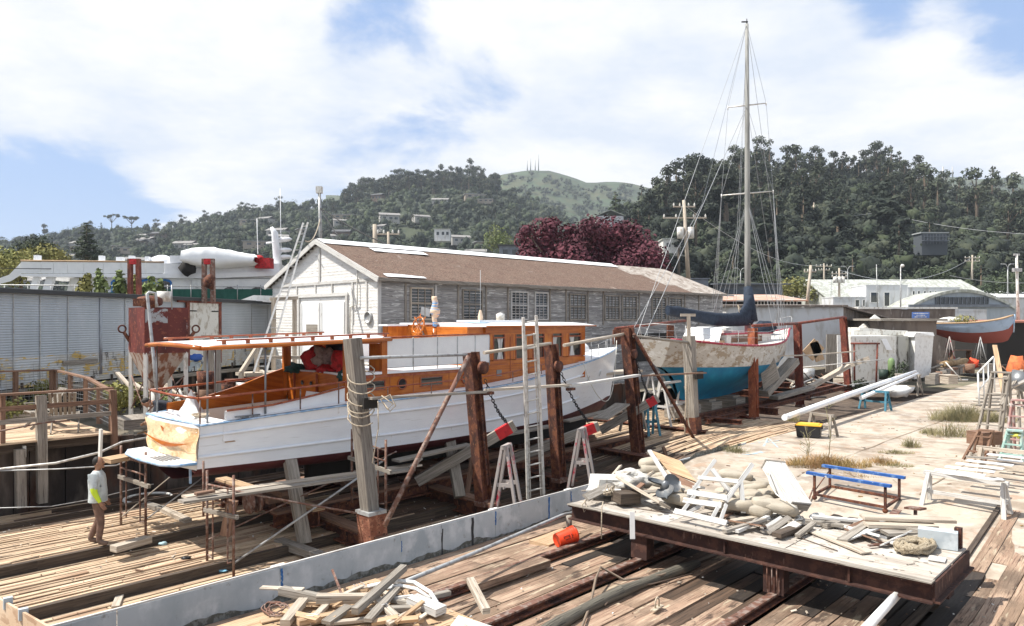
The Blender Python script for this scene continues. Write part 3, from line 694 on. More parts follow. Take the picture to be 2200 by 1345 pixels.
q=MB();ribbon(q,[(x,-1.42)for x in(.45,1.2,2.2,3.0,3.45)],lambda x:2.30,lambda x:2.62+.20*x*ramp(x,.0,3.5),-.07);q.build('coaming',M['varnish'],yacht)['label']='varnished orange inner coaming on the far side'
q=MB();ribbon(q,[(x,-1.32)for x in(.45,1.2,2.2,3.45)],lambda x:2.05,lambda x:2.36+.04*x,-.05);q.build('side_bench',M['white'],yacht)
for x in(.9,1.9,2.9):
 q=MB();bx(q,x,x+.28,1.4,1.47,2.48,2.53)
q=MB();n=8
rows=[[B(-.10*(1-(y_/1.35)**2)-.01,y_*(.90+.10*k),1.5+(2.42-1.5)*k)for k in(0,.3,.6,1)]for y_ in[-1.35+2.7*i/n for i in range(n+1)]]
q.grid(rows,0,True);q.build('transom',M['hull_white'],yacht)
q=MB()
rows=[[B(-.10*(1-(y_/1.35)**2)-.035-.06*noise.noise(V((y_*2.5,k*3,1))),y_*(.93+.07*k),1.70+(2.36-1.70)*k+.03*noise.noise(V((y_*3,k,5))))for k in[j/8 for j in range(9)]]for y_ in[-1.37+2.74*i/22 for i in range(23)]]
q.grid(rows,0,True);q.build('masking_paper',M['paper'],yacht)
q=MB()
q.grid([[B(-.155,y_,2.02-.10*math.cos(y_*1.6)+h)for h in(-.05*(1-abs(y_/1.25)),.05*(1-abs(y_/1.25)))]for y_ in[-1.1+2.3*i/10 for i in range(11)]],0,True)
q.build('bare_strip',M['varnish'],yacht)
q=MB();q.face([B(-.07,-1.1,2.33),B(-.07,-.92,2.30),B(-.08,-1.0,2.12)]);q.face([B(-.15,-.25,2.28),B(-.15,-.03,2.28),B(-.16,-.1,2.17)]);q.build('bare_strip',M['varnish'],yacht)
q=MB()
out_=[(-.04,1.3),(-.42,1.22),(-.6,.9),(-.66,0),(-.6,-.9),(-.42,-1.3),(-.04,-1.38)]
q.prism([B(x,y,1.63)for x,y in out_],(0,0,.055));q.build('swim_platform',M['white'],yacht)
q=MB();q.tube([B(x,y,1.655)for x,y in out_],.034,6);q.build('platform_edge',M['blue_tape'],yacht)
q=MB()
for k in range(5):bx(q,-.5+.08*k,-.46+.08*k,.1,.75,1.69,1.70)
q.build('grating',M['tarnish'],yacht)
q=MB();bx(q,-.03,.0,.9,.96,1.2,1.6);q.build('rudder_tape',M['blue_tape'],yacht)
q=MB();q.grid([[B(3.45-.12*math.sin((y+1.3)/2.65*PI),y,z)for z in(2.05,2.6,3.2+.06*math.sin((y+1.3)/2.65*PI))]for y in[-1.3+2.65*i/8 for i in range(9)]]);q.build('aft_bulkhead',M['varnish'],yacht)
for y in(-.35,.05):
 q=MB();q.lathe(B(3.305,y,2.98),[(0,.0),(.055,0),(.06,.01)],12,RS@Matrix.Rotation(-PI/2,3,'Y'));q.build('porthole',M['glass'],yacht)
q=MB();bx(q,3.28,3.32,.28,.32,2.1,3.22);bx(q,3.27,3.32,-.72,-.69,2.1,3.2);q.build('bulkhead_seam',M['varnish_d'],yacht)
q=MB();bx(q,3.4,8.0,1.38,1.44,2.6,3.22);bx(q,3.4,8.0,-1.44,-1.38,2.6,3.22);q.build('trunk_cabin_side',M['varnish'],yacht)
q=MB();bx(q,3.4,8.0,-1.47,1.47,3.22,3.28);q.build('trunk_cabin_top',M['white'],yacht)
q=MB();bx(q,3.4,8.0,1.44,1.475,3.14,3.20);q.build('trim',M['varnish_d'],yacht)
for x0,x1 in((3.9,4.45),(5.6,6.3)):
 w_=MB();bx(w_,x0,x1,1.44,1.455,2.86,3.06);fr=w_.build('cabin_window',M['glass'],yacht)
 w_=MB();
 for a in((x0-.03,x1+.03,3.06,3.09),(x0-.03,x1+.03,2.83,2.86),(x0-.03,x0,2.86,3.06),(x1,x1+.03,2.86,3.06)):bx(w_,a[0],a[1],1.44,1.462,a[2],a[3])
 w_.build('window_frame',M['varnish_d'],fr)
for x in(5.0,7.15):
 w_=MB();w_.lathe(B(x,1.45,2.95),[(0,.0),(.125,0)],16,RS@Matrix.Rotation(PI/2,3,'X'));pz=w_.build('porthole',M['glass'],yacht)
 w_=MB();w_.tube([B(x+.135*math.cos(a),1.455,2.95+.135*math.sin(a))for a in[i*PI/8 for i in range(16)]],.018,6,closed=True);w_.build('porthole_ring',M['varnish_d'],pz)
q=MB()
for x in(4.62,5.35,6.55,7.7):bx(q,x,x+.015,1.44,1.448,2.72,3.14)
q.build('panel_seam',M['varnish_d'],yacht)
q=MB()
def can(x,y):return 3.99+.045*x*.5+.07*(1-(y/1.6)**2)
outl=[(-.0,-1.3),(-.12,0),(0,1.32)]
q.grid([[B(x+(-.12*(1-(y/1.4)**2)if x<.1 else 0),y*(1.0+.10*min(1,x/2)),can(x,y))for y in[-1.4+2.8*j/8 for j in range(9)]]for x in(0,1,2,3,4,4.6)],0,True)
q.build('canopy',M['white'],yacht)
q=MB()
for sd_ in(1,-1):q.tube([B(x,sd_*1.4*(1.0+.10*min(1,x/2)),can(x,1.4)-.05)for x in(0,1,2,3,4,4.6)],.05,6)
q.tube([B(-.12*(1-(y/1.4)**2),y,can(0,y)-.05)for y in[-1.4+2.8*j/8 for j in range(9)]],.05,6)
q.build('canopy_edge',M['varnish'],yacht)
q=MB();q.grid([[B(x,y,can(x,y)-.09)for y in(-1.38,0,1.38)]for x in(.05,2,4.6)]);q.build('canopy_underside',M['varnish'],yacht)
for sd_ in(1,-1):
 q=MB();q.tube([B(x,sd_*1.30*(1.0+.10*min(1,x/2)),can(x,1.4)+.09)for x in(.35,1,2,3,4,4.6)],.022,6)
 for i in range(9):
  x=.5+i*.5;bx(q,x-.04,x+.04,sd_*1.30*(1.0+.10*min(1,x/2))-.02,sd_*1.30*(1.0+.10*min(1,x/2))+.02,can(x,1.4)+.0,can(x,1.4)+.09)
 q.build('grab_rail',M['varnish_d'],yacht)
for x,y in((.18,1.28),(1.35,1.45),(.18,-1.28),(1.6,-1.45)):
 q=MB();q.tube([B(x,y,2.4),B(x,y,3.98)],.022,8);q.build('canopy_post',M['tarnish'],yacht)
for x,y,w_ in((3.45,1.38,.10),(3.45,-1.36,.10),(4.45,1.42,.08),(4.45,-1.42,.08)):
 q=MB();bx(q,x-w_,x+w_,y-.05,y+.05,2.6 if x<4 else 3.2,4.05);q.build('corner_post',M['varnish'],yacht)
for a in(1.36,-1.44):q=MB();bx(q,3.4,4.6,a,a+.08,3.96,4.06);q.build('header_beam',M['varnish'],yacht)
for a,b in((-1.35,-.4),(.9,1.35)):q=MB();bx(q,4.4,4.44,a,b,3.28,3.95);q.build('cabin_door',M['varnish'],yacht)
q=MB();rail_=[B(3.4,-1.52,3.12),B(1.8,-1.5,3.02),B(.05,-1.32,2.95),B(-.05,0,2.95),B(.0,1.30,2.95),B(1.8,1.58,3.04),B(3.4,1.62,3.12)]
q.tube([rail_[0],rail_[1],rail_[2]],.028,6);q.tube(rail_[2:5],.028,6);q.tube(rail_[4:],.028,6);q.build('handrail',M['varnish_d'],yacht)
for x,y in((.02,1.30),(1.05,1.47),(2.1,1.58),(3.05,1.62),(.05,-1.32),(1.2,-1.45),(2.4,-1.5)):
 q=MB();q.tube([B(x,y,cat(ZSH,x)),B(x,y,2.95+.05*x)],.016,6);q.build('stanchion',M['rust_tube'],yacht)
q=MB();q.tube([B(x,1.47,2.68+.09*x*ramp(x,.5,3.5))for x in(.5,1.5,2.5,3.3)],.025,6);q.build('coaming_trim',M['varnish_d'],yacht)
q=MB();q.tube([B(x,cat(HSH,x)-.1,cat(ZSH,x)+.30)for x in(3.6,5,6.5,8,9.2,10.2)],.018,6);q.build('handrail',M['varnish_d'],yacht)
for x in(4.3,5.6,7.2,8.6,9.9):
 q=MB();q.tube([B(x,cat(HSH,x)-.1,cat(ZSH,x)),B(x,cat(HSH,x)-.1,cat(ZSH,x)+.3)],.013,6);q.build('stanchion',M['rust_tube'],yacht)
for sd_ in(1,-1):
 xs_=[4.5,5.35,6.15,6.85,7.5,8.05]
 for i,(a,b)in enumerate(zip(xs_,xs_[1:])):
  q=MB();q.grid([[B(x,sd_*(1.45+.015*noise.noise(V((x*2,z*3,i)))),z)for z in(3.36,3.6,3.85,4.05+.02*(x-4))]for x in[a+.01+(b-a-.02)*j/4 for j in range(5)]]);q.build('canvas_screen',M['canvas'],yacht)
 q=MB();q.tube([B(4.4,sd_*1.47,4.10),B(6,sd_*1.47,4.13),B(8.05,sd_*1.47,4.15)],.024,6);q.build('handrail',M['varnish_d'],yacht)
 q=MB()
 for x in xs_:q.tube([B(x,sd_*1.45,3.28),B(x,sd_*1.45,4.1)],.016,6)
 q.tube([B(4.5,sd_*1.46,3.36),B(8.05,sd_*1.46,3.36)],.010,5)
 q.build('screen_frame',M['galv'],yacht)
q=MB();bx(q,7.2,8.0,-1.35,-.55,3.28,4.40);bx(q,7.35,8.0,-.55,1.3,3.28,4.34);bx(q,6.5,7.2,-1.35,-1.1,3.28,4.36);q.build('helm_console',M['varnish'],yacht)
q=MB();bx(q,7.15,7.98,-1.4,-.5,4.40,4.45);bx(q,6.4,7.14,-1.42,-1.0,4.36,4.41);q.build('console_top',M['white'],yacht)
whp=B(7.0,-.35,4.38);wm=MB();Rm=RS@Matrix.Rotation(PI/2,3,'Y')@Matrix.Rotation(.25,3,'Y')
wm.tube([whp+Rm@V((.24*math.cos(a),.24*math.sin(a),0))for a in[i*PI/10 for i in range(20)]],.026,8,closed=True)
wh_=wm.build('steering_wheel',M['varnish'],yacht)
for i in range(8):
 a=i*PI/4;q=MB();q.tube([whp,whp+Rm@V((.2*math.cos(a),.2*math.sin(a),0)),whp+Rm@V((.34*math.cos(a),.34*math.sin(a),0))],[.014,.014,.02],6);q.build('spoke',M['varnish'],wh_)
q=MB();q.tube([whp,B(7.2,-.35,4.1)],.035,8);q.build('wheel_hub',M['tarnish'],wh_)
M['wrap']=mat('paper_and_tape_wrap',(.66,.50,.36),[((.16,.33,.58),1,(1,1,9),.56,.02)],.8)
q=MB();n=14;mp_=B(7.35,-.05,0)
q.tube([mp_+V((.015*math.sin(i*1.3),.01*math.cos(i),4.35+.85*i/n))for i in range(n+1)],[.07]*5+[.10,.13,.16,.12,.09,.085,.085,.08,.08,.08],9);q.build('wrapped_post',M['wrap'],yacht)
q=MB();q.tube([mp_+V((0,0,3.4)),mp_+V((0,0,4.3))],.075,8);q.build('post_base',M['varnish'],yacht)
q=MB()
wins=[(8.28,8.78,'d'),(9.2,9.62,'d'),(9.95,10.5,'w'),(10.85,11.35,'w'),(11.65,12.3,'w')]
q2=MB()
for sd_ in(1,-1):
 y0,y1=sd_*1.30,sd_*1.36
 bx(q,8.0,12.5,min(y0,y1),max(y0,y1),2.7,3.38);bx(q,8.0,12.5,min(y0,y1),max(y0,y1),4.12,4.34)
 e=8.0
 for a,b,_ in wins:bx(q,e,a,min(y0,y1),max(y0,y1),3.40,4.12);e=b
 bx(q,e,12.5,min(y0,y1),max(y0,y1),3.40,4.12)
bx(q,12.44,12.5,-1.3,1.3,2.7,3.45);bx(q,12.44,12.5,-1.3,1.3,4.1,4.34);bx(q,8.0,8.06,-1.3,1.3,3.28,4.34)
for y in(-1.25,-.45,.45,1.25):bx(q,12.44,12.5,y-.05,y+.05,3.45,4.1)
q.build('deckhouse',M['varnish'],yacht)
for sd_ in(1,-1):
 for a,b,k_ in wins:
  yy=sd_*1.33;w_=MB();bx(w_,a,b,yy-.006,yy+.006,3.40,4.12);g=w_.build('window',M['glass'],yacht)
  w_=MB()
  for c in((a,a+.04,3.40,4.12),(b-.04,b,3.40,4.12),(a,b,3.38,3.42),(a,b,4.01,4.05)):bx(w_,c[0],c[1],yy-.02+sd_*.02,yy+.02+sd_*.02,c[2],c[3])
  w_.build('window_frame',M['varnish_d'],g)
  if(a,b)in((8.28,8.78),(11.65,12.3),(10.85,11.35)):
   w_=MB();c=a+(b-a)*(.62 if a<9 else .3);n=9
   w_.grid([[B(c+(j/n-.5)*.26*(1-.45*math.sin(z_*PI)),yy+sd_*.012+.006*math.cos(j*2.4),3.42+.6*z_)for j in range(n+1)]for z_ in(0,.25,.5,.75,1)]);w_.build('curtain',M['curtain'],g)
for y in(-.85,0,.85):
 w_=MB();bx(w_,12.46,12.475,y-.33,y+.33,3.45,4.1);w_.build('window',M['glass'],yacht)
q=MB()
for x in(8.06,8.98,9.78):bx(q,x,x+.02,1.36,1.372,2.78,4.06)
bx(q,8.16,8.9,1.36,1.368,3.26,3.28);bx(q,9.06,9.74,1.36,1.368,3.26,3.28);q.build('door_seam',M['varnish_d'],yacht)
q=MB();bx(q,8.42,8.62,1.362,1.372,2.95,3.12);q.build('louvre',M['tarnish'],yacht)
q=MB()
q.grid([[B(x,y,4.37+.10*(1-(y/1.5)**2))for y in[-1.5+3*j/8 for j in range(9)]]for x in(7.9,9.5,11,12.4,12.9)],0,True)
q.grid([[B(x,y,4.34)for y in(-1.5,1.5)]for x in(7.9,12.9)])
for sd_ in(1,-1):q.grid([[B(x,sd_*1.5,4.34),B(x,sd_*1.5,4.375)]for x in(7.9,12.9)])
q.grid([[B(12.9,y,4.34),B(12.9,y,4.37+.1*(1-(y/1.5)**2))]for y in[-1.5+3*j/8 for j in range(9)]]);q.grid([[B(7.9,y,4.34),B(7.9,y,4.37+.1*(1-(y/1.5)**2))]for y in[-1.5+3*j/8 for j in range(9)]])
q.build('deckhouse_roof',M['white'],yacht)
q=MB();q.tube([B(7.9,1.5,4.35),B(12.9,1.5,4.35),B(12.9,-1.5,4.35)],.022,6);q.build('roof_trim',M['varnish'],yacht)
q=MB();q.grid([[B(x,y,4.385+.10*(1-(y/1.5)**2))for y in(.9,.3,-.5)]for x in(7.95,8.7)]);q.build('blue_tape',M['blue_tape'],yacht)
q=MB();bx(q,8.6,10.4,-.5,.5,4.46,4.53);q.build('roof_hatch',M['white'],yacht)
q=MB()
for i in range(6):q.blob(B(8.6+i*.7,1.15,4.41),.07,.07,.03,n=6)
q.build('roof_fittings',M['white'],yacht)
q=MB();q.tube([B(9.7,-.6,4.3),B(9.7,-.6,6.1)],.008,4);q.build('antenna',M['wire'],yacht);q=MB();q.lathe(B(9.7,-.6,4.35),[(.07,0),(.08,.3),(.03,.5)],8);q.build('antenna_base',M['wrap'],yacht)
q=MB();q.lathe(B(10.7,-.7,4.33),[(.12,0),(.14,.3),(.14,.4),(.0,.45)],10);q.build('horn',M['dirty_white'],yacht)
q=MB();bx(q,12.9,13.7,-.4,.4,3.3,3.44);q.build('fore_hatch',M['white'],yacht)
q=MB();q.blob(B(14.1,-.1,3.52),.35,.25,.26,jit=.3,n=10);q.build('covered_windlass',M['canvas'],yacht)
for x in(12.9,13.6,14.5,15.2,15.8):
 for sd_ in(1,-1):
  q=MB();q.tube([B(x,sd_*(cat(HSH,x)-.05),cat(ZSH,x)),B(x,sd_*(cat(HSH,x)-.05),cat(ZSH,x)+.45)],.012,5);q.build('stanchion',M['galv'],yacht)
q=MB()
for sd_ in(1,-1):q.tube([B(x,sd_*(cat(HSH,x)-.05),cat(ZSH,x)+.45)for x in(12.9,13.6,14.5,15.2,15.8)],.008,4)
q.build('bow_lifeline',M['wire'],yacht)
q=MB();q.blob(B(12.95,.62,3.36),.16,.16,.03,n=8);q.build('rope_coil',M['rope'],yacht)
for x in(13.05,14.25):
 k=.62;p=sec(x,k);q=MB();nn=RS@V((.42,-1,-.25)).normalized()
 c=B(p[0],p[1]+.012,p[2]);mm=nn.to_track_quat('Z','Y').to_matrix()
 q.tube([c+mm@V((.11*math.cos(a)*.7,.11*math.sin(a),0))for a in[i*PI/6 for i in range(12)]],.016,5,closed=True)
 ph=q.build('hawse_ring',M['hull_white'],yacht);q=MB();q.face([c+mm@V((.1*math.cos(a)*.7,.1*math.sin(a),.004))for a in[i*PI/6 for i in range(12)]]);q.build('hawse_hole',M['tarnish'],ph)
q=MB();q.tube([B(x,1.49-.0*x,2.50+.012*x)for x in(.8,.95)],.02,5)
for dx in(0,.28):q.tube([B(.78+dx,1.5,2.45),B(.78+dx,1.5,2.53)],.018,5)
q.tube([B(.65,1.5,2.54),B(1.2,1.5,2.54)],.018,5);q.build('cleat',M['tarnish'],yacht)
q=MB();pts=[]
a=B(15.6,.4,3.8);b=B(11.9,1.75,3.2)
for i in range(17):
 k=i/16;p=a.lerp(b,k);p.z-=1.65*math.sin(k*PI)**.8;p+=RS@V((0,-.28*math.sin(k*PI),0));pts.append(p)
q.tube(pts,.014,5);one(q,'mooring_line',mat('white_rope',(.6,.58,.52),[],.9),'white rope looping down along the bow of the white yacht','rope')
def bag(p,rx,ry,rz,m,label,name='clothes_bag',cat='bag',seed=1,jit=.7,rzt=0):
 q=MB();q.blob(V(p),rx,ry,rz,RS@Matrix.Rotation(rzt,3,'Z'),n=16,jit=jit,seed=seed);return one(q,name,M[m]if isinstance(m,str)else m,label,cat)
M['red_cloth']=mat('red_cloth',(.45,.02,.025),[((.22,.01,.012),7,(1,1,1),.54,.06)],.8,0,2,6)
M['green_cloth']=mat('dark_green_cloth',(.015,.075,.065),[((.01,.03,.03),7,(1,1,1),.54,.06)],.8,0,2,6)
M['taupe_cloth']=mat('taupe_cloth',(.30,.23,.21),[((.17,.13,.12),7,(1,1,1),.54,.06)],.85,0,2,6)
M['navy_cloth']=mat('navy_cloth',(.018,.028,.050),[((.03,.045,.075),5,(1,1,1),.52,.1)],.8,0,1.5,5)
bag(B(3.75,-.45,3.52),.30,.33,.36,'red_cloth','red crumpled sail bag heaped in the yacht cabin opening, left of the taupe bundle',seed=2)
bag(B(3.60,.12,3.62),.22,.30,.26,'taupe_cloth','taupe cloth bundle on top of the red bags in the yacht cabin opening',seed=3)
bag(B(3.65,.95,3.48),.25,.30,.30,'red_cloth','red crumpled sail bag heaped beside the yacht corner post',seed=4)
bag(B(3.55,.3,3.32),.2,.4,.12,'red_cloth','flat red cloth squeezed under the taupe bundle',seed=9)
bag(B(3.45,-.95,3.30),.22,.38,.13,'green_cloth','dark green cloth draped over the left end of the yacht bulkhead',seed=5)
bag(B(3.5,1.15,3.20),.18,.2,.14,'green_cloth','small dark green cloth below the right hand red bag',seed=6)
bag(B(4.1,.3,3.75),.3,.5,.22,'navy_cloth','dark navy cover rolled behind the taupe bundle',seed=7)
q=MB();c=B(.55,-.35,2.44);n=9
tip=c+V((0,0,.56));base=[c+RS@V((r_*math.cos(a),r_*math.sin(a),0))for a,r_ in((0,.34),(.8,.30),(1.6,.34),(2.4,.28),(3.2,.36),(4,.30),(4.8,.36),(5.6,.30))]
q.grid([base,[b.lerp(tip,.5)+V((0,0,-.06))for b in base],[b.lerp(tip,.93)for b in base],[tip]*8],0,False,closeu=True);one(q,'peaked_tarp',M['canvas'],'white peaked canvas cone standing on the stern deck of the yacht','tarp')
q=MB()
for k in range(5):q.tube([B(.42+(.09+.018*k)*math.cos(a),.42+(.16+.018*k)*math.sin(a),2.47+.012*k)for a in[i*PI/8 for i in range(16)]],.014,5,closed=True)
one(q,'rope_coil',M['rope'],'neat white rope coil beside the canvas cone on the yacht stern','rope')
q=MB();q.box(B(3.0,.62,2.66),(.1,.55,.34),RS@Matrix.Rotation(.25,3,'Y'));one(q,'white_board',M['white_matt'],'white board leaning against the varnished aft bulkhead of the yacht','board')
# CRADLES, POSTS, SCAFFOLDS, LADDERS
def steelpost(name,pb,pt,w,label,m='rust',cat_='post',holes=True,d=None,group=None):
 d=d or w*.95;r=T(name,label,cat_,V(pb),0,group);ax=(V(pt)-V(pb));L_=ax.length;z=ax.normalized();x=V((DX,DY,0));x=(x-z*x.dot(z)).normalized();y=z.cross(x)
 Mx=Matrix((x,y,z)).transposed();c=(V(pb)+V(pt))/2
 q=MB()
 for s_ in(1,-1):q.box(c+x*s_*w*.46,(w*.07,d,L_),Mx)
 q.build('flange',M[m],r)
 q=MB();q.box(c+y*(-d*.08),(w*.84,d*.10,L_-.01),Mx)
 q.build('web',M[m],r)
 q=MB();q.box(c+y*(-d*.26)+x*w*.26-z*L_*.06,(w*.22,d*.3,L_*.62),Mx);q.build('channel',M[m],r)
 if holes:
  q=MB()
  for i in range(16):
   p=c+y*(-d*.415)+x*w*.26+z*(-L_*.3+i*L_*.032);q.box(p,(.03,.006,.035),Mx)
  q.build('bolt_hole',M['dark'],r)['kind']='stuff'
 q=MB();q.box(V(pb)+z*.06,(w*1.1,d*1.15,.12),Mx);q.build('base_plate',M['rust_tube'],r)
 return r
pb=P(797,1100,15.35);ptp=P(757,727,15.25);base=P(803,1172,15.4)
pile=T('wooden_pile','big weathered square pile leaning left before the yacht','post',base)
pile['label']='big weathered square pile leaning left before the yacht, rope looped round, standing in rusted shoe'
q=MB();q.beam(pb+V((0,0,-.2)),ptp,.29,.27,up=(DX,DY,0));q.build('pile',wood('dark_weathered_pile',(.24,.215,.185),(.15,.13,.11),(.05,.04,.035)),pile)
q=MB();q.beam(base,pb,.44,.42,up=(DX,DY,0));q.build('steel_shoe',mat('flaking_rust',(.20,.075,.045),[((.33,.15,.09),7,(1,1,1),.52,.06),((.08,.03,.02),14,(1,1,1),.6,.04)],.9,0,2,12),pile)
q=MB();q.beam(pb+V((0,0,-.02)),pb+V((0,0,.05)),.47,.45,up=(DX,DY,0));q.build('collar',M['galv'],pile)
q=MB();q.box(P(795,866,15.1),(.34,.06,.22),RS);q.build('bracket',M['dark'],pile)
def coil_round(c,r,turns,m,label,th=.014,tilt=.3,drop=.5,seed=0):
 q=MB();pts=[];rr_=random.Random(seed);n=int(turns*14)
 for i in range(n):
  a=i*2*PI/14;k=i/n;pts.append(V(c)+V((r*math.cos(a)*(1+.1*rr_.random()),r*math.sin(a),tilt*math.sin(a)*r-drop*k+.06*math.sin(k*9))))
 q.tube(pts,th,5);return one(q,'rope',M[m],label,'rope')
coil_round(P(776,800,15.25),.26,6,'rope','pale rope wound in loose turns round the leaning wooden pile',drop=1.0,seed=3,tilt=.6)
q=MB();pts=[P(820,850,15.0),P(845,868,14.9),P(832,880,14.9),P(818,858,14.9),P(838,848,14.9),P(850,872,14.9),P(838,884,14.9),P(824,866,15)];q.tube(pts,.013,5);q.tube([P(812,862,15),P(813,920,15),P(800,995,15),P(810,1000,15)],.012,5)
one(q,'rope',M['rope'],'small pale rope coil hanging beside the leaning wooden pile','rope')
PB=[(P(1040,1085,18.1),P(1012,757,18.0),.31),(P(1202,1035,20.5),P(1184,740,20.4),.30),(P(1372,982,24.2),P(1347,705,24.1),.35)]
for i,(a,b,w_)in enumerate(PB):steelpost('steel_post',a,b,w_,('leftmost rusty steel post of the yacht cradle, nearest the wooden pile','middle rusty steel post of the yacht cradle, right of the upright ladder','rusty steel post beside the white yacht bow')[i],group='rusty posts of the yacht cradle')
gp=T('wooden_post','slim grey post with rusted foot standing left of the blue sailboat keel','post',P(1492,948,27.6))
q=MB();q.beam(P(1488,900,27.6),P(1480,722,27.6),.36,.34,up=(DX,DY,0));q.build('post',M['wood_grey'],gp)
q=MB();q.beam(P(1492,948,27.6),P(1488,896,27.6),.46,.44,up=(DX,DY,0));q.build('steel_shoe',M['rust'],gp)
q=MB();q.beam(P(1480,722,27.6),P(1479,676,27.6),.12,.12);q.box(P(1478,677,27.6),(.55,.1,.1));q.build('fork_head',M['wood_pale'],gp)
q=MB();q.box(P(1502,806,27.4),(.5,.08,.28),RS);q.build('bracket',M['dark'],gp)
q=MB();q.tube([P(1474,800,27.2),P(1474,850,27.2),P(1472,900,27.2),P(1470,975,27.0)],.03,5);q.tube([P(1479,810,27.2),P(1478,900,27.2),P(1484,930,27.1),P(1481,970,27)],.025,5);one(q,'rope',M['rope'],'pale ropes hanging straight down beside the slim grey post','rope')
q=MB();c0=G(1452,978,-.2)
for k in range(4):q.tube([c0+V(((.28+.05*k)*math.cos(a),(.2+.03*k)*math.sin(a),.02+.02*k))for a in[i*PI/8 for i in range(16)]],.014,5,closed=True)
one(q,'rope_coil',M['galv'],'blue grey rope coil lying on the deck behind the tilted door panel','rope')
def cbeam(a,b,w_,h,label,top='wood_brown',m='rust',name='cradle_beam'):
 r=T(name,label,'beam',(V(a)+V(b))/2);q=MB();a=V(a);b=V(b)
 q.beam(a+V((0,0,h/2)),b+V((0,0,h/2)),w_*.12,h*.9);q.beam(a+V((0,0,.02)),b+V((0,0,.02)),w_,.03);q.beam(a+V((0,0,h-.02)),b+V((0,0,h-.02)),w_,.03);q.build('girder',M[m],r)
 if top:q=MB();q.beam(a+V((0,0,h+.03)),b+V((0,0,h+.03)),w_*.85,.06);q.build('timber_cap',M[top],r)
 return r
cbeam(S(9.25,-12.35,-.34),S(9.25,-16.0,-.20),.36,.34,'low steel cross beam running left from the foot of the wooden pile')
cbeam(S(12.75,-12.55,-.34),S(12.75,-16.2,-.20),.36,.38,'steel cross beam at the foot of the leftmost steel post','wood_brown')
cbeam(S(16.2,-12.9,-.32),S(16.2,-17,-.1),.36,.36,'steel cross beam at the foot of the middle steel post',None)
cbeam(S(20.0,-12.6,-.2),S(20.0,-19,.0),.4,.42,'heavy dark cross beam at the foot of the post by the yacht bow',None)
cbeam(S(24.9,-13.6,.02),S(24.9,-20,.02),.4,.42,'dark cross beam at the foot of the slim grey post',None)
cbeam(S(8.2,-14.9,-.02),S(23,-14.9,.1),.35,.30,'long near side runner beam under the white yacht','wood_brown')
cbeam(S(8.2,-17.4,.0),S(23,-17.4,.1),.35,.30,'long far side runner beam under the white yacht','wood_brown')
cbeam(S(8.9,-18.9,.0),S(8.9,-14.2,.0),.35,.34,'rear cross beam with pulley wheels beneath the yacht stern','wood_tan')
q=MB()
for k,(du)in enumerate((0,.1)):q.lathe(P(535,1078,15.6)+V((du*1.3,du,0)),[(0,-.03),(.24,-.03),(.26,-.01),(.26,.01),(.24,.03),(0,.03)],18,RS@Matrix.Rotation(PI/2,3,'X')@Matrix.Rotation(PI/2,3,'Y'))
one(q,'pulley_wheel',M['rust_tube'],'rusty twin pulley wheel under the scaffold plank near the yacht stern','pulley')
M['pallet']=M['wood_brown']
for k,(s,n,z0)in enumerate(((8.9,3,.35),(11.1,3,.35),(13.3,3,.35),(15.5,3,.4),(18,3,.4),(20.2,4,.35))):
 r=T('keel_block','stack of brown keel timbers under the white yacht keel, %s from the stern'%('first','second','third','fourth','fifth','sixth')[k],'blocks',S(s,-16,z0),0,'keel blocks under the yacht')
 zt=.6 if s<20.4 else .6;hh=(zt-z0)/1.0;dz=max(.12,(zt-z0+.0)/2)
 for j in range(2):
  q=MB()
  if j==0:
   for e in(-.45,-.15,.15,.45):q.box(S(s,-16+e,z0+dz*.5),(1.0,.16,dz),RS)
  else:q.box(S(s,-16,z0+dz*1.5),(.5,1.3,dz-.004),RS)
  q.build('cross_timber' if j==0 else 'cap_timber',M['wood_brown'],r)
for k,(u,v,L_)in enumerate(((612,1085,1.0),(738,1035,.95))):
 r=T('slotted_block','slotted brown timber crib under the yacht bilge, %s of two'%('left' if k==0 else 'right'),'blocks',P(u,v+25,16.2+k*.9),A_SLIP-PI/2)
 q=MB();q.box((0,0,.03),(L_,.5,.06));q.box((0,0,.31),(L_,.5,.06))
 for i in range(5):q.box((-L_/2+.05+i*(L_-.1)/4,0,.17),(.09,.5,.22))
 q.build('crib',M['wood_brown'],r)
def prop(u0,v0,u1,v1,t0,t1,w_,m,label,name='shore_timber'):
 q=MB();q.beam(onTv(u0,v0,t0),onTv(u1,v1,t1),w_,w_*.6);return one(q,name,M[m],label,'timber')
prop(655,1168,622,985,-13.9,-14.6,.26,'wood_grey','broad grey shore timber leaning under the hull between scaffold and pile')
prop(988,1068,965,940,-13.6,-14.4,.26,'wood_grey','broad grey shore timber leaning left of the first steel post')
prop(485,1150,500,1075,-14.2,-14.1,.2,'wood_brown','short brown prop behind the scaffold frame at the stern')
prop(1003,1065,1018,960,-13.7,-14.4,.12,'wood_brown','thin dark brown prop beside the grey shore near the first steel post')
prop(1455,1052,1425,960,-12.6,-12.9,.14,'wood_brown','thin rusty prop leaning right of the bow side steel post')
def arm(u0,v0,u1,v1,t0,t1,label):
 a=onTv(u0,v0,t0);b=onTv(u1,v1,t1);r=T('bilge_arm',label,'timber',a,0,'chained bilge arms with red tips');k=.82
 c=a.lerp(b,k);q=MB();q.beam(a,c,.22,.26);q.build('arm',M['wood_grey'],r)
 q=MB();q.beam(c,a.lerp(b,.955),.235,.275);q.build('red_tip',mat('red_paint',(.55,.015,.02),[((.4,.01,.015),5,(1,1,1),.55,.1)],.5)if 'red_paint' not in bpy.data.materials else bpy.data.materials['red_paint'],r)
 q=MB();q.beam(a.lerp(b,.955),b,.22,.26);q.build('arm_end',M['wood_grey'],r);return a,b
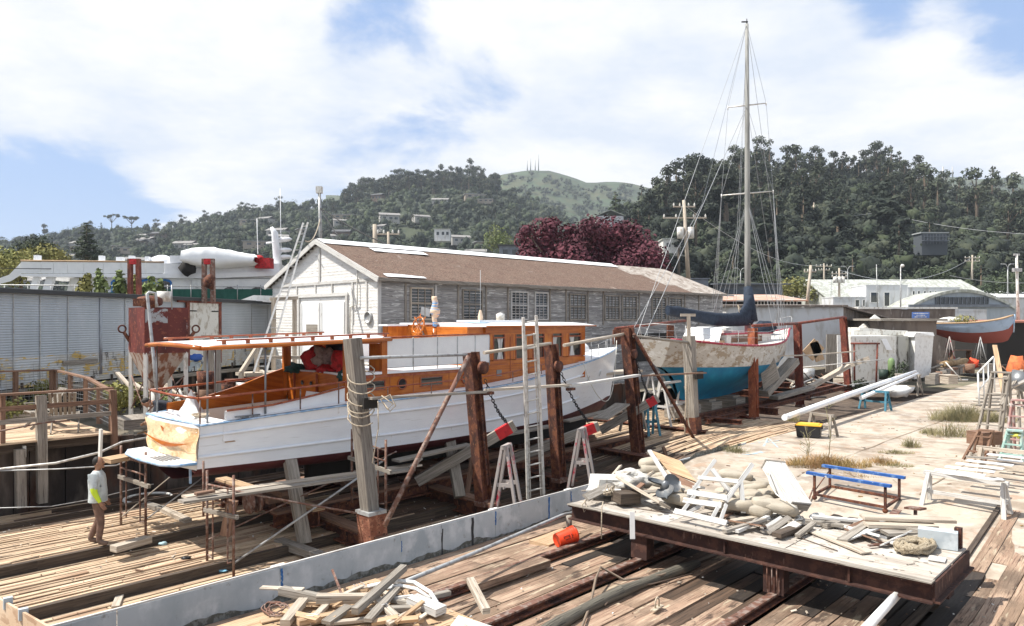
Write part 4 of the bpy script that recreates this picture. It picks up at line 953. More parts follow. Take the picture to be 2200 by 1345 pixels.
arm(896,1034,1106,913,-14.6,-12.9,'grey bilge arm with red tip chained to the leftmost steel post')
arm(1100,985,1286,915,-14.6,-12.9,'grey bilge arm with red tip chained to the middle steel post')
arm(1290,925,1414,855,-14.6,-13.1,'grey bilge arm with red tip chained to the post by the bow')
def chain(a,b,label,sag=.15,l=.085):
 a=V(a);b=V(b);n=max(8,int((b-a).length/l*1.15));q=MB();d=(b-a)/n
 for i in range(n):
  k=(i+.5)/n;c=a.lerp(b,k)-V((0,0,sag*math.sin(k*PI)));dn=d.normalized();y=dn.orthogonal().normalized();y=Matrix.Rotation(i*PI/2+.4,3,dn)@y
  q.tube([c+dn*math.cos(t_)*.062+y*math.sin(t_)*.033 for t_ in[j*PI/4 for j in range(8)]],.011,4,closed=True)
 o=one(q,'chain',M['wire_dark'],label,'chain');return o
chain(P(1042,815,17.9),P(1089,908,18.4),'dark chain from the leftmost steel post to its red tipped arm')
chain(P(1205,800,20.3),P(1266,908,20.8),'dark chain from the middle steel post to its red tipped arm')
chain(P(1365,765,24),P(1398,855,24),'dark chain from the post by the bow to its red tipped arm')
for i,(u,v,Y)in enumerate(((1038,790,17.85),(1200,787,20.2),(1362,760,23.9))):
 q=MB();q.lathe(P(u,v,Y),[(0,-.04),(.16,-.04),(.13,0),(.16,.04),(0,.04)],14,RS@Matrix.Rotation(PI/2,3,'X'));one(q,'pulley_wheel',M['rust'],'rusty pulley on the face of the %s steel post'%('leftmost','middle','bow side')[i],'pulley')
def pole(pts,r,m,label,name='pole',cat_='pole',n=7,group=None):
 q=MB();q.tube(pts,r,n);return one(q,name,M[m],label,cat_,group)
pole([P(775,769,15.1),P(1003,762,17.8)],.035,'galv','thin pole running from the wooden pile to the leftmost steel post')
pole([P(1040,758,17.8),P(1110,748,18.9),P(1183,738,20.3)],.045,'wood_pale','lashed pole between the leftmost and the middle steel post')
pole([P(1212,742,20.2),P(1340,718,24)],.05,'wood_pale','pale pole between the middle post and the post by the bow')
pole([P(1006,766,17.6),P(826,1130,15.0)],.055,'rust_tube','long rusty pipe slanting down from the leftmost steel post to the pile foot')
pole([P(1362,718,23.9),P(1500,958,27.0)],.06,'rust','rusty pipe slanting down from the bow side post to the slim grey post')
pole([P(1362,722,24),P(1480,736,27.5)],.05,'wood_grey','grey pole from the bow side post to the slim grey post')
def board(p0,p1,w_,h,m,label,name='board',cat_='board',roll=0,group=None,bevel=0):
 q=MB();q.beam(p0,p1,w_,h,roll=roll);return one(q,name,M[m],label,cat_,group,bevel=bevel)
board(P(795,856,15.0),P(1046,842,17.7),.14,.05,'wood_grey','grey plank from the wooden pile bracket to the leftmost post')
board(P(1044,838,17.75),P(1224,827,20.2),.14,.06,'wood_pale','pale plank between the leftmost and middle steel posts')
board(P(1218,830,20.1),P(1372,806,24.0),.16,.07,'wood_white','white plank from the middle post to the bow side post')
board(P(1370,808,24.0),P(1515,801,27.4),.12,.05,'wood_brown','brown plank from the bow side post to the slim grey post')
for i,(u,v,Y)in enumerate(((1049,845,17.7),(1226,836,20.1))):
 q=MB();q.box(P(u,v,Y),(.3,.1,.07),RS);one(q,'shelf_bracket',M['rust'],'rusty bracket holding a plank on the %s steel post'%('leftmost','middle')[i],'bracket')
def scaffold(bl,br,h,label,m='rust_tube'):
 bl=V(bl);br=V(br);r=T('scaffold',label,'scaffold',(bl+br)/2,0,'tube scaffold frames round the yacht');z=V((0,0,1));d=br-bl
 for p in(bl,br):
  q=MB();q.tube([p,p+z*h],.027,8);q.build('upright',M[m],r)
 for k in(.22,.78):
  q=MB();p=bl+d*k;e=bl+d*(.04 if k<.5 else .96)
  q.tube([e+z*h*.16,p+z*(h*.13),p+z*(h*.2),p+z*(h*.8),p+z*(h*.86)],.018,6);q.build('inner_tube',M[m],r)
 for hh in(.86,.72):
  q=MB();q.tube([bl+z*h*hh,br+z*h*hh],.02,7);q.build('cross_tube',M[m],r)
 q=MB();q.beam(bl-d*.1+z*h*.60,br+d*.14+z*h*.60,.06,.08);q.build('putlog',M['wood_grey'],r)
 return r
s1=scaffold(G(445,1225,-.36),G(502,1243,-.36),1.95,'rusty scaffold frame with hairpin tubes standing nearest the plywood barrier')
s0=scaffold(G(260,1127,0),G(313,1150,0),1.75,'rusty scaffold frame beside the workman, below the swim platform')
s2=scaffold(P(756,1080,16.6),P(829,1110,15.9),1.65,'rusty scaffold frame half hidden behind the leaning wooden pile')
board(onTv(396,1068,-13.9),onTv(900,998,-13.9),.26,.045,'wood_pale','long pale scaffold plank ending left of the nearest frame','scaffold_plank','plank')
board(onTv(388,1078,-13.6),onTv(885,1008,-13.6),.26,.045,'wood_grey','long scaffold plank lying on the camera side of its pale twin','scaffold_plank','plank')
q=MB();q.box(onTv(440,1058,-13.65)+V((0,0,-.0)),(.35,.12,.05),RS);one(q,'wood_block',M['wood_brown'],'small brown block lying on the long scaffold planks','block')
board(onTv(850,990,-13.9),onTv(1010,955,-13.9),.3,.05,'wood_grey','grey plank carrying on from the pile to the leftmost steel post','scaffold_plank','plank')
board(onTv(880,1005,-13.5),onTv(905,985,-13.5),.1,.04,'wood_grey','short grey stick under the second scaffold plank','scaffold_plank','plank')
board(onTv(1062,938,-14.2),onTv(1184,915,-14.2),.3,.05,'wood_grey','grey staging plank between leftmost and middle steel posts, behind the ladder','scaffold_plank','plank')
board(onTv(1216,905,-14.3),onTv(1325,878,-14.3),.3,.05,'wood_grey','grey staging plank right of the middle steel post','scaffold_plank','plank')
board(onTv(1290,900,-13.5),onTv(1338,868,-13.8),.5,.05,'wood_grey','broad short grey board tilted left of the bow side post','scaffold_plank','plank')
board(P(228,990,15.9),P(292,978,16.4),.45,.09,'wood_tan','stack of short tan boards on the scaffold by the workman','scaffold_plank','plank')
pole([G(503,1210,-.25),P(830,985,16.4)],.024,'galv','long silver brace tube slanting up across the near scaffold')
pole([P(446,1160,14.6),P(852,970,17.5)],.017,'rust_tube','thin rusty brace crossing behind the long silver brace tube')
pole([P(505,1055,14.2),P(640,1080,15),P(796,1108,15.4)],.022,'rust_tube','rusty tube running from the near scaffold frame to the pile shoe')
pole([P(560,1065,15),P(756,1100,16.3)],.015,'wire_dark','dark thin tube beneath the rusty tube of the near scaffold')
pole([P(262,1110,16.0),P(365,1025,17.3)],.013,'wood_pale','thin pale brace from the left scaffold frame toward the rudder')
pole([P(315,1115,15.6),P(437,1025,16.0)],.015,'galv','grey brace from the left scaffold frame to the stern corner post')
q=MB();q.tube([P(437,990,14.5),P(437,1110,14.5)],.022,7);q.build
one(q,'scaffold_tube',M['rust_tube'],'single upright tube at the yacht stern corner','pole')
def ladder(bl,br,tl,tr_,n,m,label,rw=.035,rd=.08,name='ladder',rung='tube',cat_='ladder',group=None):
 bl,br,tl,tr_=map(V,(bl,br,tl,tr_));r=T(name,label,cat_,(bl+br)/2,0,group)
 nrm=(br-bl).cross(tl-bl).normalized()
 for a,b in((bl,tl),(br,tr_)):
  q=MB();q.beam(a,b,rw,rd,up=nrm);q.build('side_rail',M[m],r)
 for i in range(n):
  k=(i+.6)/n;q=MB();q.tube([bl.lerp(tl,k),br.lerp(tr_,k)],.022,6);q.build('rung',M[m],r)
 return r
lad1=ladder(P(1134,1072,18.6),P(1168,1064,18.7),P(1124,682,18.2),P(1152,678,18.3),14,'alu','tall upright extension ladder standing against the yacht between two steel posts',.06,.1)
for a,b in(((1140,1072,18.72),(1130,720,18.35)),((1162,1064,18.8),(1147,716,18.4))):q=MB();q.beam(P(*a),P(*b),.03,.06,up=(0,1,0));q.build('inner_rail',M['alu'],lad1)
ladder(P(545,800,27),P(572,800,27.2),P(651,480,31),P(661,479,31.2),17,'alu','long pale ladder leaning right from the yard up past the white gable',.07,.11)
def trestle(p,rz,h,L_,m,label,m2=None,name='sawhorse',cat_='sawhorse',spread=.28,group=None,low=True,lw=.045,thick=.09):
 r=T(name,label,cat_,p,rz,group)
 q=MB();q.box((0,0,h-thick/2),(L_,.10,thick));q.build('top_beam',M[m2 or m],r,org=(0,0,0))
 for sx in(-1,1):
  for sy in(-1,1):
   q=MB();q.beam((sx*(L_/2-.02),sy*spread*h,0),(sx*(L_/2-.10),sy*.05,h-.02),lw,.085,up=(1,0,0));q.build('leg',M[m],r,org=(0,0,0))
  q=MB();q.beam((sx*(L_/2-.055),-spread*h*.52,h*.45),(sx*(L_/2-.055),spread*h*.52,h*.45),.03,.09);q.build('end_brace',M[m],r,org=(0,0,0))
 if low:q=MB();q.box((0,0,h*.42),(L_*.9,.03,.08));q.build('stretcher',M[m],r,org=(0,0,0))
 return r
M['red_white']=mat('red_spattered_white_wood',(.36,.32,.30),[((.42,.02,.05),1.8,(1,1,1),.57,.05)],.7)
M['teal_wood']=mat('teal_painted_wood',(.045,.17,.24),[((.30,.36,.38),9,(1,1,1),.62,.05)],.7)
trestle(P(1088,1108,17.6),1.25,1.7,.5,'red_white','tall red and white trestle between the leftmost post and the ladder',spread=.2,lw=.06)
trestle(P(1250,1050,20.0),1.25,1.65,.55,'red_white','tall red and white trestle right of the middle steel post',spread=.2,lw=.06)
trestle(P(1398,935,26.8),.3,1.15,.5,'teal_wood','teal trestle under the bow side arm',spread=.25)
trestle(P(1445,910,29.5),.9,1.7,2.0,'wood_white','large white trestle left of the slim grey post, before the blue hull',spread=.25,lw=.07)
trestle(P(1410,870,30.5),.9,1.3,1.2,'wood_white','smaller white trestle partly behind the large white one',spread=.25,lw=.06)
trestle(P(1360,925,25.5),.9,1.1,.9,'wood_grey','grey trestle in the shade under the yacht bow',spread=.25,lw=.06)
q=MB();q.box(P(1320,800,27.5),(2.6,.8,.08),RS);one(q,'staging_board',M['wood_pale'],'wide pale staging board under the white yacht bow','board')
# YARD GROUND BEHIND THE LEFT SLIP, BULKHEAD, DECK
M['yard']=mat('yard_dirt',(.17,.145,.11),[((.09,.08,.055),.8,(1,1,1),.52,.1),((.26,.23,.18),2,(1,1,1),.6,.08)],.95,0,1,4)
M['bulk']=mat('tarred_bulkhead',(.075,.058,.048),[((.16,.13,.11),1.2,(1,1,.25),.55,.08),((.10,.045,.025),.9,(1,1,.4),.58,.06),((.025,.02,.018),.7,(1,1,.5),.52,.1)],.9,0,.8,6,(1,1,.2))
q=MB();rows=[]
for s in(-30,0,4,7,12,20,30,45,90):rows.append([S(s,t,1.0+.12*noise.noise(V((s*.3,t*.3,0))))for t in(-20.5,-23,-27,-33,-60,-160)])
q.grid(rows,flip=True);struct(q,'yard_ground',M['yard'])
q=MB();rr_=random.Random(4);s=-12
while s<30:
 w_=rr_.uniform(.25,.5);q.box(S(s+w_/2,-20.42+rr_.uniform(-.03,.03),.25),(w_-.02,.12,2.6+rr_.uniform(-.2,.1)*(s>7)),RS);s+=w_
one(q,'bulkhead',M['bulk'],'dark tarred plank bulkhead at the left side of the slip, below the deck','wall')
for i,(u,v0,v1)in enumerate(((42,965,1090),(88,850,1080),(243,838,965))):
 tt=-19.95;q=MB();q.beam(onTv(u,v0,tt),onTv(u+3,v1,tt),.2 if i<2 else .13,.2 if i<2 else .13,up=(DX,DY,0));one(q,'deck_post',M['wood_grey']if i<2 else M['wood_brown'],('thick grey post against the bulkhead at the far left','grey post rising from the bulkhead through the deck railing','brown corner post of the left deck railing')[i],'post')
q=MB();q.beam(onTv(217,922,-18.4),onTv(214,1010,-18.4),.12,.05,up=(DX,DY,0));one(q,'tide_gauge',M['dirty_white'],'pale upright measuring board just above the workman','board')
q=MB();q.beam(onTv(52,958,-20.0),onTv(52,982,-20.0),.1,.06,up=(DX,DY,0));one(q,'board',M['dirty_white'],'tiny pale board nailed on the dark bulkhead','board')
dk=T('wooden_deck','raised wooden deck of the left bank with railing round it and two chairs','deck',S(1,-22.5,1.0))
q=planks(-26.5,-19.9,.13,.15,-12,6.6,lambda s,t:1.72,lmin=3,lmax=5,gap=.012,jz=.003,thick=.04);q.build('deck_boards',M['plank'],dk)
q=MB();q.box(S(-2.7,-20.1,1.58),(18.6,.06,.24),RS);q.box(S(6.55,-23.2,1.58),(.06,6.3,.24),RS);q.build('rim_beam',M['wood_dark'],dk)
fe=T('deck_railing','brown timber railing along the near edge of the left deck','railing',S(1,-19.95,1.72))
for z in(2.83,):q=MB();q.box(S(-2.7,-19.92,z),(18.6,.16,.05),RS);q.build('top_rail',M['wood_brown'],fe)
for z in(2.2,2.5):q=MB();q.box(S(-2.7,-19.95,z),(18.6,.04,.11),RS);q.build('rail',M['wood_grey' if z<2.4 else 'wood_brown'],fe)
q=MB();q.tube([onTv(-20,930,-19.7),onTv(95,908,-19.7),onTv(150,903,-19.7)],.02,6);q.build('pipe',M['rust_tube'],fe)
for s in(0.2,4.3):q=MB();q.box(S(s,-19.98,2.26),(.09,.09,1.1),RS);q.build('post',M['wood_brown'],fe)
f2=T('mesh_railing','railing with wire mesh panels and red brown posts round the back of the left deck','railing',S(2,-26.4,1.72))
pts=[P(-60,800,21),P(118,795,23.2),P(188,812,21.6),P(243,842,18.8)]
for a,b in zip(pts,pts[1:]):
 q=MB();q.beam(a,b,.12,.05);q.build('top_rail',M['wood_brown'],f2)
 q=MB();n=int((b-a).length/.13)
 for i in range(n+1):p=a.lerp(b,i/n);q.tube([p,V((p.x,p.y,1.75))],.005,3,cap=False)
 for j in range(9):
  z=1.85+j*.12;q.tube([V((a.x,a.y,min(z,a.z-.02))),V((b.x,b.y,min(z,b.z-.02)))],.005,3,cap=False)
 q.build('wire_mesh',M['wire'],f2)
 for k in(0,.5,.96):
  p=a.lerp(b,k);q=MB();q.beam((p.x,p.y,1.7),p-V((0,0,.02)),.11,.11);q.build('post',M['wood_brown'],f2)
def adk(loc,rz,label):
 r=T('deck_chair',label,'chair',loc,rz,'slatted deck chairs')
 for i in range(6):q=MB();q.beam((-.28+i*.095,-.06,.42),(-.28+i*.095+(i-2.5)*.012,-.40,1.0),.07,.02,up=(0,1,0));q.build('back_slat',M['wood_grey'],r,org=(0,0,0))
 for i in range(4):q=MB();q.box((0,.05+i*.11,.40+.01*i),(.55,.09,.02));q.build('seat_slat',M['wood_grey'],r,org=(0,0,0))
 for sx in(-1,1):
  q=MB();q.beam((sx*.29,-.40,0),(sx*.29,.42,.42),.03,.07);q.build('leg',M['wood_grey'],r,org=(0,0,0));q=MB();q.beam((sx*.29,.42,0),(sx*.29,-.12,.46),.03,.07);q.build('leg',M['wood_grey'],r,org=(0,0,0))
  q=MB();q.box((sx*.32,.1,.62),(.09,.6,.025));q.build('armrest',M['wood_grey'],r,org=(0,0,0))
 return r
adk(P(140,925,18.6),.5,'grey slatted wooden deck chair facing left on the left deck');bpy.data.objects['deck_chair'].location.z=1.73
o=adk(P(98,915,19.4),2.4,'second grey deck chair, partly behind the railing post');o.location.z=1.73
q=MB();q.tube([onTv(-20,1012,-19.2),onTv(120,1008,-18.8),onTv(250,1000,-17.6),onTv(330,965,-18.4)],.016,6);one(q,'mooring_line',M['galv'],'lower grey line strung along the bulkhead behind the workman','rope')
q=MB();q.tube([onTv(-20,1010,-19.2),onTv(120,995,-18.9),onTv(215,972,-18.6),onTv(262,950,-19),onTv(330,938,-19)],.03,6);one(q,'hose',M['alu'],'thick pale hose rising from the bulkhead to the yacht stern','hose')
q=MB();q.tube([onTv(-20,1092,-18.8),onTv(110,1088,-18.7),onTv(200,1072,-18.6),onTv(330,1040,-18.6)],.01,5);one(q,'cable',M['galv'],'thin cable sagging low along the foot of the bulkhead','cable')
q=MB();c=G(318,1070,.02);q.tube([c+V((.55*math.cos(a),.55*math.sin(a),0))for a in[i*PI/10 for i in range(20)]],.035,6,closed=True);one(q,'hoop',M['dirty_white'],'big pale hoop lying on the deck behind the left scaffold','hoop')
q=MB();q.box(P(287,906,20.2),(.9,1.2,.26),RS,m=0);one(q,'concrete_block',M['wood_grey'],'pale concrete pad behind the yacht stern, left of the crouching man','concrete')
for i in range(9):
 a=P(250+i*9,945+R.uniform(-18,18),19.6+R.random());q=MB();q.beam(a,a+V((R.uniform(.6,1.3),R.uniform(.2,.8),R.uniform(-.25,.3))),.1,.05);one(q,'scrap_board',M[R.choice(('wood_brown','wood_grey','wood_tan'))],'scrap board in the tangle between bulkhead and yacht stern','board','scrap boards behind the yacht stern')
# CORRUGATED WALL
M['corr']=mat('blue_grey_corrugated_siding',(.45,.49,.53),[((.38,.42,.46),.5,(1,1,.3),.5,.12),((.28,.30,.33),1.1,(1,1,.15),.66,.05,.8)],.55,.2)
M['corr_low']=mat('faded_mural_siding',(.50,.53,.55),[((.42,.41,.38),.7,(1,1,1),.5,.1),((.55,.38,.12),1.1,(1,1,7),.60,.02),((.12,.11,.10),2.1,(1,1,.5),.62,.05),((.5,.52,.54),5,(1,1,2),.6,.03)],.7)
CA=V((-17.2,17,0));CB=V((-12.45,41,0));ce=(CB-CA).normalized();cl=(CB-CA).length;cn=V((ce.y,-ce.x,0))
cw=T('corrugated_building','long blue grey corrugated building wall with faded mural low down and dark roof edge','building',CA+V((0,0,1)))
def CW(x,z,d=0):p=CA+ce*x+cn*d;return V((p.x,p.y,z))
def czt(x):return 5.47
def czb(x):return 2.55-.5*x/cl
for part,za,zb_,m_ in(('siding',3.35,5.38,'corr'),('mural_siding',2.35,3.35,'corr_low')):
 q=MB();n=int((zb_-za)/.0165);rows=[]
 for i in range(n+1):
  z=za+(zb_-za)*i/n;d=.006*math.cos(i*PI/2.5);rows.append([CW(x,z,d)for x in(0,cl*.25,cl*.5,cl*.75,cl)])
 q.grid(rows,0,False);q.build(part,M[m_],cw)
q=MB();q.beam(CW(0,5.46,.05),CW(cl,5.46,.05),.35,.13);q.build('roof_edge',mat('dark_roof_edge',(.05,.052,.055),[],.8),cw)
q=MB();q.prism([CW(0,5.5,-.1),CW(cl,5.5,-.1),CW(cl,5.5,-5),CW(0,5.5,-5)],(0,0,.06));q.build('roof',mat('grey_flat_roof',(.2,.2,.2),[],.9),cw)
q=MB();q.beam(CW(0,2.28,.06),CW(cl,2.1,.06),.1,.16);q.build('sill_beam',M['wood_grey'],cw)
q=MB()
for x in range(1,int(cl),1):q.box(CW(x,2.36,.03),(.05,.08,.3),Matrix.Rotation(math.atan2(ce.y,ce.x),3,'Z'))
for x in range(1,int(cl),3):q.box(CW(x,1.6,-.1),(.2,.2,1.3),Matrix.Rotation(math.atan2(ce.y,ce.x),3,'Z'))
q.build('foundation_post',M['wood_dark'],cw)['kind']='stuff'
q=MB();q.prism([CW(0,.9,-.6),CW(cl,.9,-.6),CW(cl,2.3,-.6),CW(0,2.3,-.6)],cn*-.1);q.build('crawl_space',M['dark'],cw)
def wallx(u):
 k=(u-1100)/F;return(k*CA.y-CA.x)/(ce.x-k*ce.y)
for u in(28,85,145,268,330,540,575):
 q=MB();x=wallx(u);q.box(CW(x,3.9,.022),(.03,.012,2.95),Matrix.Rotation(math.atan2(ce.y,ce.x),3,'Z'));q.build('seam',M['galv'],cw)
q=MB();x=wallx(216);q.box(CW(x,3.95,.02),(.13,.012,2.8),Matrix.Rotation(math.atan2(ce.y,ce.x),3,'Z'));q.build('rust_streak',mat('dark_streak',(.13,.12,.12),[((.36,.40,.45),5,(1,1,.2),.52,.1)],.8),cw)
x=wallx(172);q=MB();q.box(CW(x,3.05,.03),(1.6,.03,.16),Matrix.Rotation(math.atan2(ce.y,ce.x),3,'Z'));q.build('patch',M['wood_grey'],cw)
q=MB();r_=random.Random(8)
for u in(5,38,104,134,186,215,236,262,500,540):
 x=wallx(u);w_=r_.uniform(.18,.42);z0=2.62;h=r_.uniform(.3,.6)
 for j in range(9):
  if r_.random()<.25:continue
  z=z0+h*j/9;ww=w_*(1 if j<5 else 1-(j-4)/5.5);q.box(CW(x+r_.uniform(-.03,.03),z,.019),(ww*r_.uniform(.7,1),.006,h/14),Matrix.Rotation(math.atan2(ce.y,ce.x),3,'Z'))
x=wallx(165)
for j in range(5):q.box(CW(x,3.22+j*.05,.019),(.7-.12*j,.006,.03),Matrix.Rotation(math.atan2(ce.y,ce.x),3,'Z'))
q.build('mural',mat('faded_yellow_paint',(.58,.38,.07),[((.45,.42,.35),6,(1,1,1),.55,.05)],.8),cw)['kind']='stuff'
x0,x1=wallx(403),wallx(466);ang=math.atan2(ce.y,ce.x);rw_=Matrix.Rotation(ang,3,'Z')
q=MB();q.box(CW((x0+x1)/2,4.05,.06),(x1-x0,.05,2.6),rw_);dr=q.build('door',M['dirty_white'],cw)
for xx in(x0-.1,x1+.1):q=MB();q.box(CW(xx,4.0,.08),(.2,.08,2.9),rw_);q.build('door_frame',M['rust_red'],dr)
q=MB();q.box(CW((x0+x1)/2-.3,5.43-.02,.09),(x1-x0+1.0,.1,.2),rw_);q.build('door_header',M['rust_red'],dr)
for z,xx in((4.95,x0+.25),(4.95,x1-.3),(3.3,x0+.25)):q=MB();q.box(CW(xx,z,.10),(.5,.02,.05),rw_);q.build('hinge',M['dark'],dr)
q=MB();q.blob(CW(wallx(418),2.9,.08),.55,.05,.18,rw_,jit=.6,n=12);q.build('blue_splash',mat('blue_mural_paint',(.03,.10,.4),[],.7),cw)
q=MB();q.box(CW(wallx(432),2.75,.05),(1.9,.02,.9),rw_);q.build('mural_panel',mat('mural_panel',(.36,.42,.46),[((.55,.4,.1),2.5,(1,1,1),.58,.03),((.12,.12,.14),3.5,(1,1,1),.60,.04),((.6,.62,.6),3,(1,1,1),.58,.05)],.7),cw)
# GREY SHED WITH THE BROWN ROOF
M['clap_grey']=wood('weathered_clapboard',(.40,.39,.38),(.26,.255,.25),(.07,.07,.07),.26,.3,extra=[((.66,.66,.64),1,(1.6,10,1),.595,.035,.9),((.26,.19,.14),1,(.5,3,1),.68,.06,.5)])
M['clap_white']=wood('peeling_white_clapboard',(.86,.85,.82),(.80,.78,.75),(.42,.38,.34),.05,.2,extra=[((.25,.22,.19),1,(2.5,12,1),.66,.05,.8)])
M['shingle']=mat('brown_composition_roof',(.125,.085,.063),[((.105,.064,.047),2,(1,1,1),.5,.1),((.23,.15,.11),14,(1,1,1),.55,.06),((.07,.045,.04),9,(.4,1,1),.66,.03),((.35,.30,.26),.7,(1,1,1),.70,.05,.8)],.95,0,1,25)
M['roof_pale']=mat('bleached_roofing',(.36,.32,.28),[((.22,.18,.15),1.2,(2,1,1),.52,.1),((.5,.47,.43),4,(1,1,1),.60,.06)],.95,0,.6,12)
M['roof_white']=mat('white_roof_coating',(.72,.73,.74),[((.5,.48,.45),2.5,(1,1,1),.66,.05)],.7)
SE=V((.7207,.6943,0));SN=V((-.6943,.7207,0));SC_=V((-5.4,30,0));SL,SWd=26.6,9.3;SR=Matrix.Rotation(math.atan2(SE.y,SE.x),3,'Z');ZE,ZA=6.22,8.0
def H(x,y,z):p=SC_+SE*x+SN*y;return V((p.x,p.y,z))
shed=T('boat_shed','long weathered grey clapboard shed with brown roof, white ridge and peeling white gable','building',H(13,4.6,.9))
q=MB();z=.9
while z<ZE-.02:
 e=0
 while e<SL:
  l=min(SL-e,R.uniform(2,5));q.box(H(e+l/2,-.01,z+.065),(l-.004,.03,.135),SR@Matrix.Rotation(.20+R.uniform(-.05,.05),3,'X'));e+=l
 z+=.132
q.build('long_wall',M['clap_grey'],shed)
q=MB();z=.9
while z<ZA-.1:
 a=0 if z<ZE else(z-ZE)/(ZA-ZE)*SWd/2;b=SWd-a;e=a
 while e<b:
  l=min(b-e,R.uniform(1.5,4));q.box(H(-.01,e+l/2,z+.065),(.03,l-.004,.135),SR@Matrix.Rotation(-.2+R.uniform(-.05,.05),3,'Y'));e+=l
 z+=.132
q.build('gable_wall',M['clap_white'],shed)
q=MB();q.prism([H(.03,.03,.9),H(.03,SWd-.03,.9),H(.03,SWd-.03,ZE),H(.03,SWd/2,ZA-.05),H(.03,.03,ZE)],SE*(SL-.06));q.build('inner_walls',M['wood_grey'],shed)
def rz_(y):return ZE+.06+(ZA-ZE)*(1-abs(y-SWd/2)/(SWd/2))
ov=.35
for y0,y1,nm in((-ov,SWd/2,'near'),(SWd/2,SWd+ov,'far')):
 q=MB();xs_=[-.25+i*(SL+.1+.25-0)/26 for i in range(27)];ys=[y0+(y1-y0)*j/8 for j in range(9)]
 xe=lambda x,y:x
 rows=[[H(x,y,rz_(y)+.10+.025*noise.noise(V((x*.9,y*.9,2)))-.0)for y in ys]for x in xs_];q.grid(rows,0,False)
 for i in range(26):
  for j in range(8):
   if xs_[i]>19.0+(0.0 if y0>0 else 3.2*(1-(j)/8)):q.m[i*8+j]=1
 yo=ys[0]if nm=='near' else ys[-1]
 q.grid([[H(x,yo,rz_(yo)+.10+.025*noise.noise(V((x*.9,yo*.9,2))))for x in xs_],[H(x,yo,rz_(yo)-.02)for x in xs_]],2,False)
 q.build('roof',[M['shingle'],M['roof_pale'],M['wood_grey']],shed)
 q=MB();q.beam(H(-.27,y0 if y0<0 else y1,rz_(y0 if y0<0 else y1)+.02),H(-.27,SWd/2,rz_(SWd/2)+.02),.05,.22);q.build('rake_board',M['wood_white'],shed)
q=MB()
xs_=[-.2+i*(SL-5.5)/40 for i in range(41)]
q.grid([[H(x,SWd/2-.62+.06*noise.noise(V((x*1.5,0,0))),rz_(SWd/2-.62)+.145),H(x,SWd/2-.2,rz_(SWd/2-.2)+.15),H(x,SWd/2,rz_(SWd/2)+.16),H(x,SWd/2+.3,rz_(SWd/2+.3)+.15)]for x in xs_],0,True);q.build('ridge_strip',M['roof_white'],shed)
q=MB()
q.grid([[H(x,y+.12*noise.noise(V((x*2,y,4))),rz_(y)+.135+.012)for y in(3.35,3.6,3.85)]for x in[2.0+i*.28 for i in range(12)]],0,True);q.build('roof_patch',M['roof_white'],shed);q=MB()
q.grid([[H(x,y+.1*noise.noise(V((x*2,y,8))),rz_(y)+.135+.012)for y in(-.3,-.15,.0+.1*math.sin(x*2))]for x in[.2+i*.25 for i in range(9)]],0,True)
q.build('roof_patch',M['roof_white'],shed)
q=MB();e=0
while e<SL:l=R.uniform(1,3);q.box(H(e+l/2,-ov+.03,ZE-.05+R.uniform(-.02,.02)),(min(l,SL-e)-.02,.04,R.uniform(.07,.12)),SR@Matrix.Rotation(R.uniform(-.2,.2),3,'X'));e+=l
q.build('eave_board',M['wood_white'],shed)
q=MB()
for u in(808,960,1030):pass
for x in(0,):q.box(H(x-.01,-.04,3.5),(.16,.06,5.4),SR)
q.build('corner_board',M['wood_white'],shed)
def wx(u):k=(u-1100)/F;return(5.4+30*k)/(.7207-.6943*k)
for u in(870,935,983,1043,1090,1180,1215,1262,1295,1372,1420,1470,1500):
 q=MB();q.box(H(wx(u),-.05,5.25 if u>1090 else 5.15),(.10,.03,1.9),SR);q.build('batten',M['wood_grey']if u!=935 else M['wood_white'],shed)
def window(x0,x1,z0,z1,nx,nz,m='wood_grey',pane='glass',mid=True,white=False):
 r=MB();r.box(H((x0+x1)/2,-.02,(z0+z1)/2),(x1-x0,.02,z1-z0),SR);g=r.build('window',M[pane],shed)
 q=MB();t_=.07
 for a in(x0-t_/2,x1+t_/2):q.box(H(a,-.06,(z0+z1)/2),(t_,.07,z1-z0+2*t_),SR)
 for z in(z0-t_/2,z1+t_/2):q.box(H((x0+x1)/2,-.065,z),(x1-x0,.07,t_),SR)
 if mid:q.box(H((x0+x1)/2,-.055,(z0+z1)/2+.02),(x1-x0,.05,.08),SR)
 q.build('window_frame',M[m],g)
 q=MB()
 for i in range(1,nx):q.box(H(x0+(x1-x0)*i/nx,-.05,(z0+z1)/2),(.022,.03,z1-z0),SR)
 for j in range(1,nz):
  z=z0+(z1-z0)*j/nz;q.box(H((x0+x1)/2,-.051,z),(x1-x0,.026,.022),SR)
 q.build('muntins',M[m],g)
M['glass_grey']=mat('dusty_glass',(.085,.09,.092),[((.15,.155,.155),3,(1,1,1),.54,.1),((.035,.04,.042),1.2,(1,1,1),.56,.05)],.25,spec=.6)
for i,(a,b,nx,m_)in enumerate(((882,926,3,'wood_pale'),(994,1033,3,'wood_grey'),(1098,1131,4,'wood_white'),(1149,1174,3,'wood_white'),(1223,1256,4,'wood_grey'),(1299,1328,4,'wood_grey'),(1336,1365,4,'wood_grey'),(1400,1428,4,'wood_grey'),(1436,1462,4,'wood_grey'))):
 window(wx(a),wx(b),4.62,5.86,nx,2 if i!=2 else 5,m_,'glass' if i<4 else 'glass_grey')
q=MB();q.box(H(wx(913),-.035,4.9),(.5,.01,.35),SR@Matrix.Rotation(.2,3,'Y'));q.build('paper_sign',M['white_matt'],shed)
def wy(u):k=(u-1100)/F;return(-5.4-30*k)/(.6943+.7207*k)
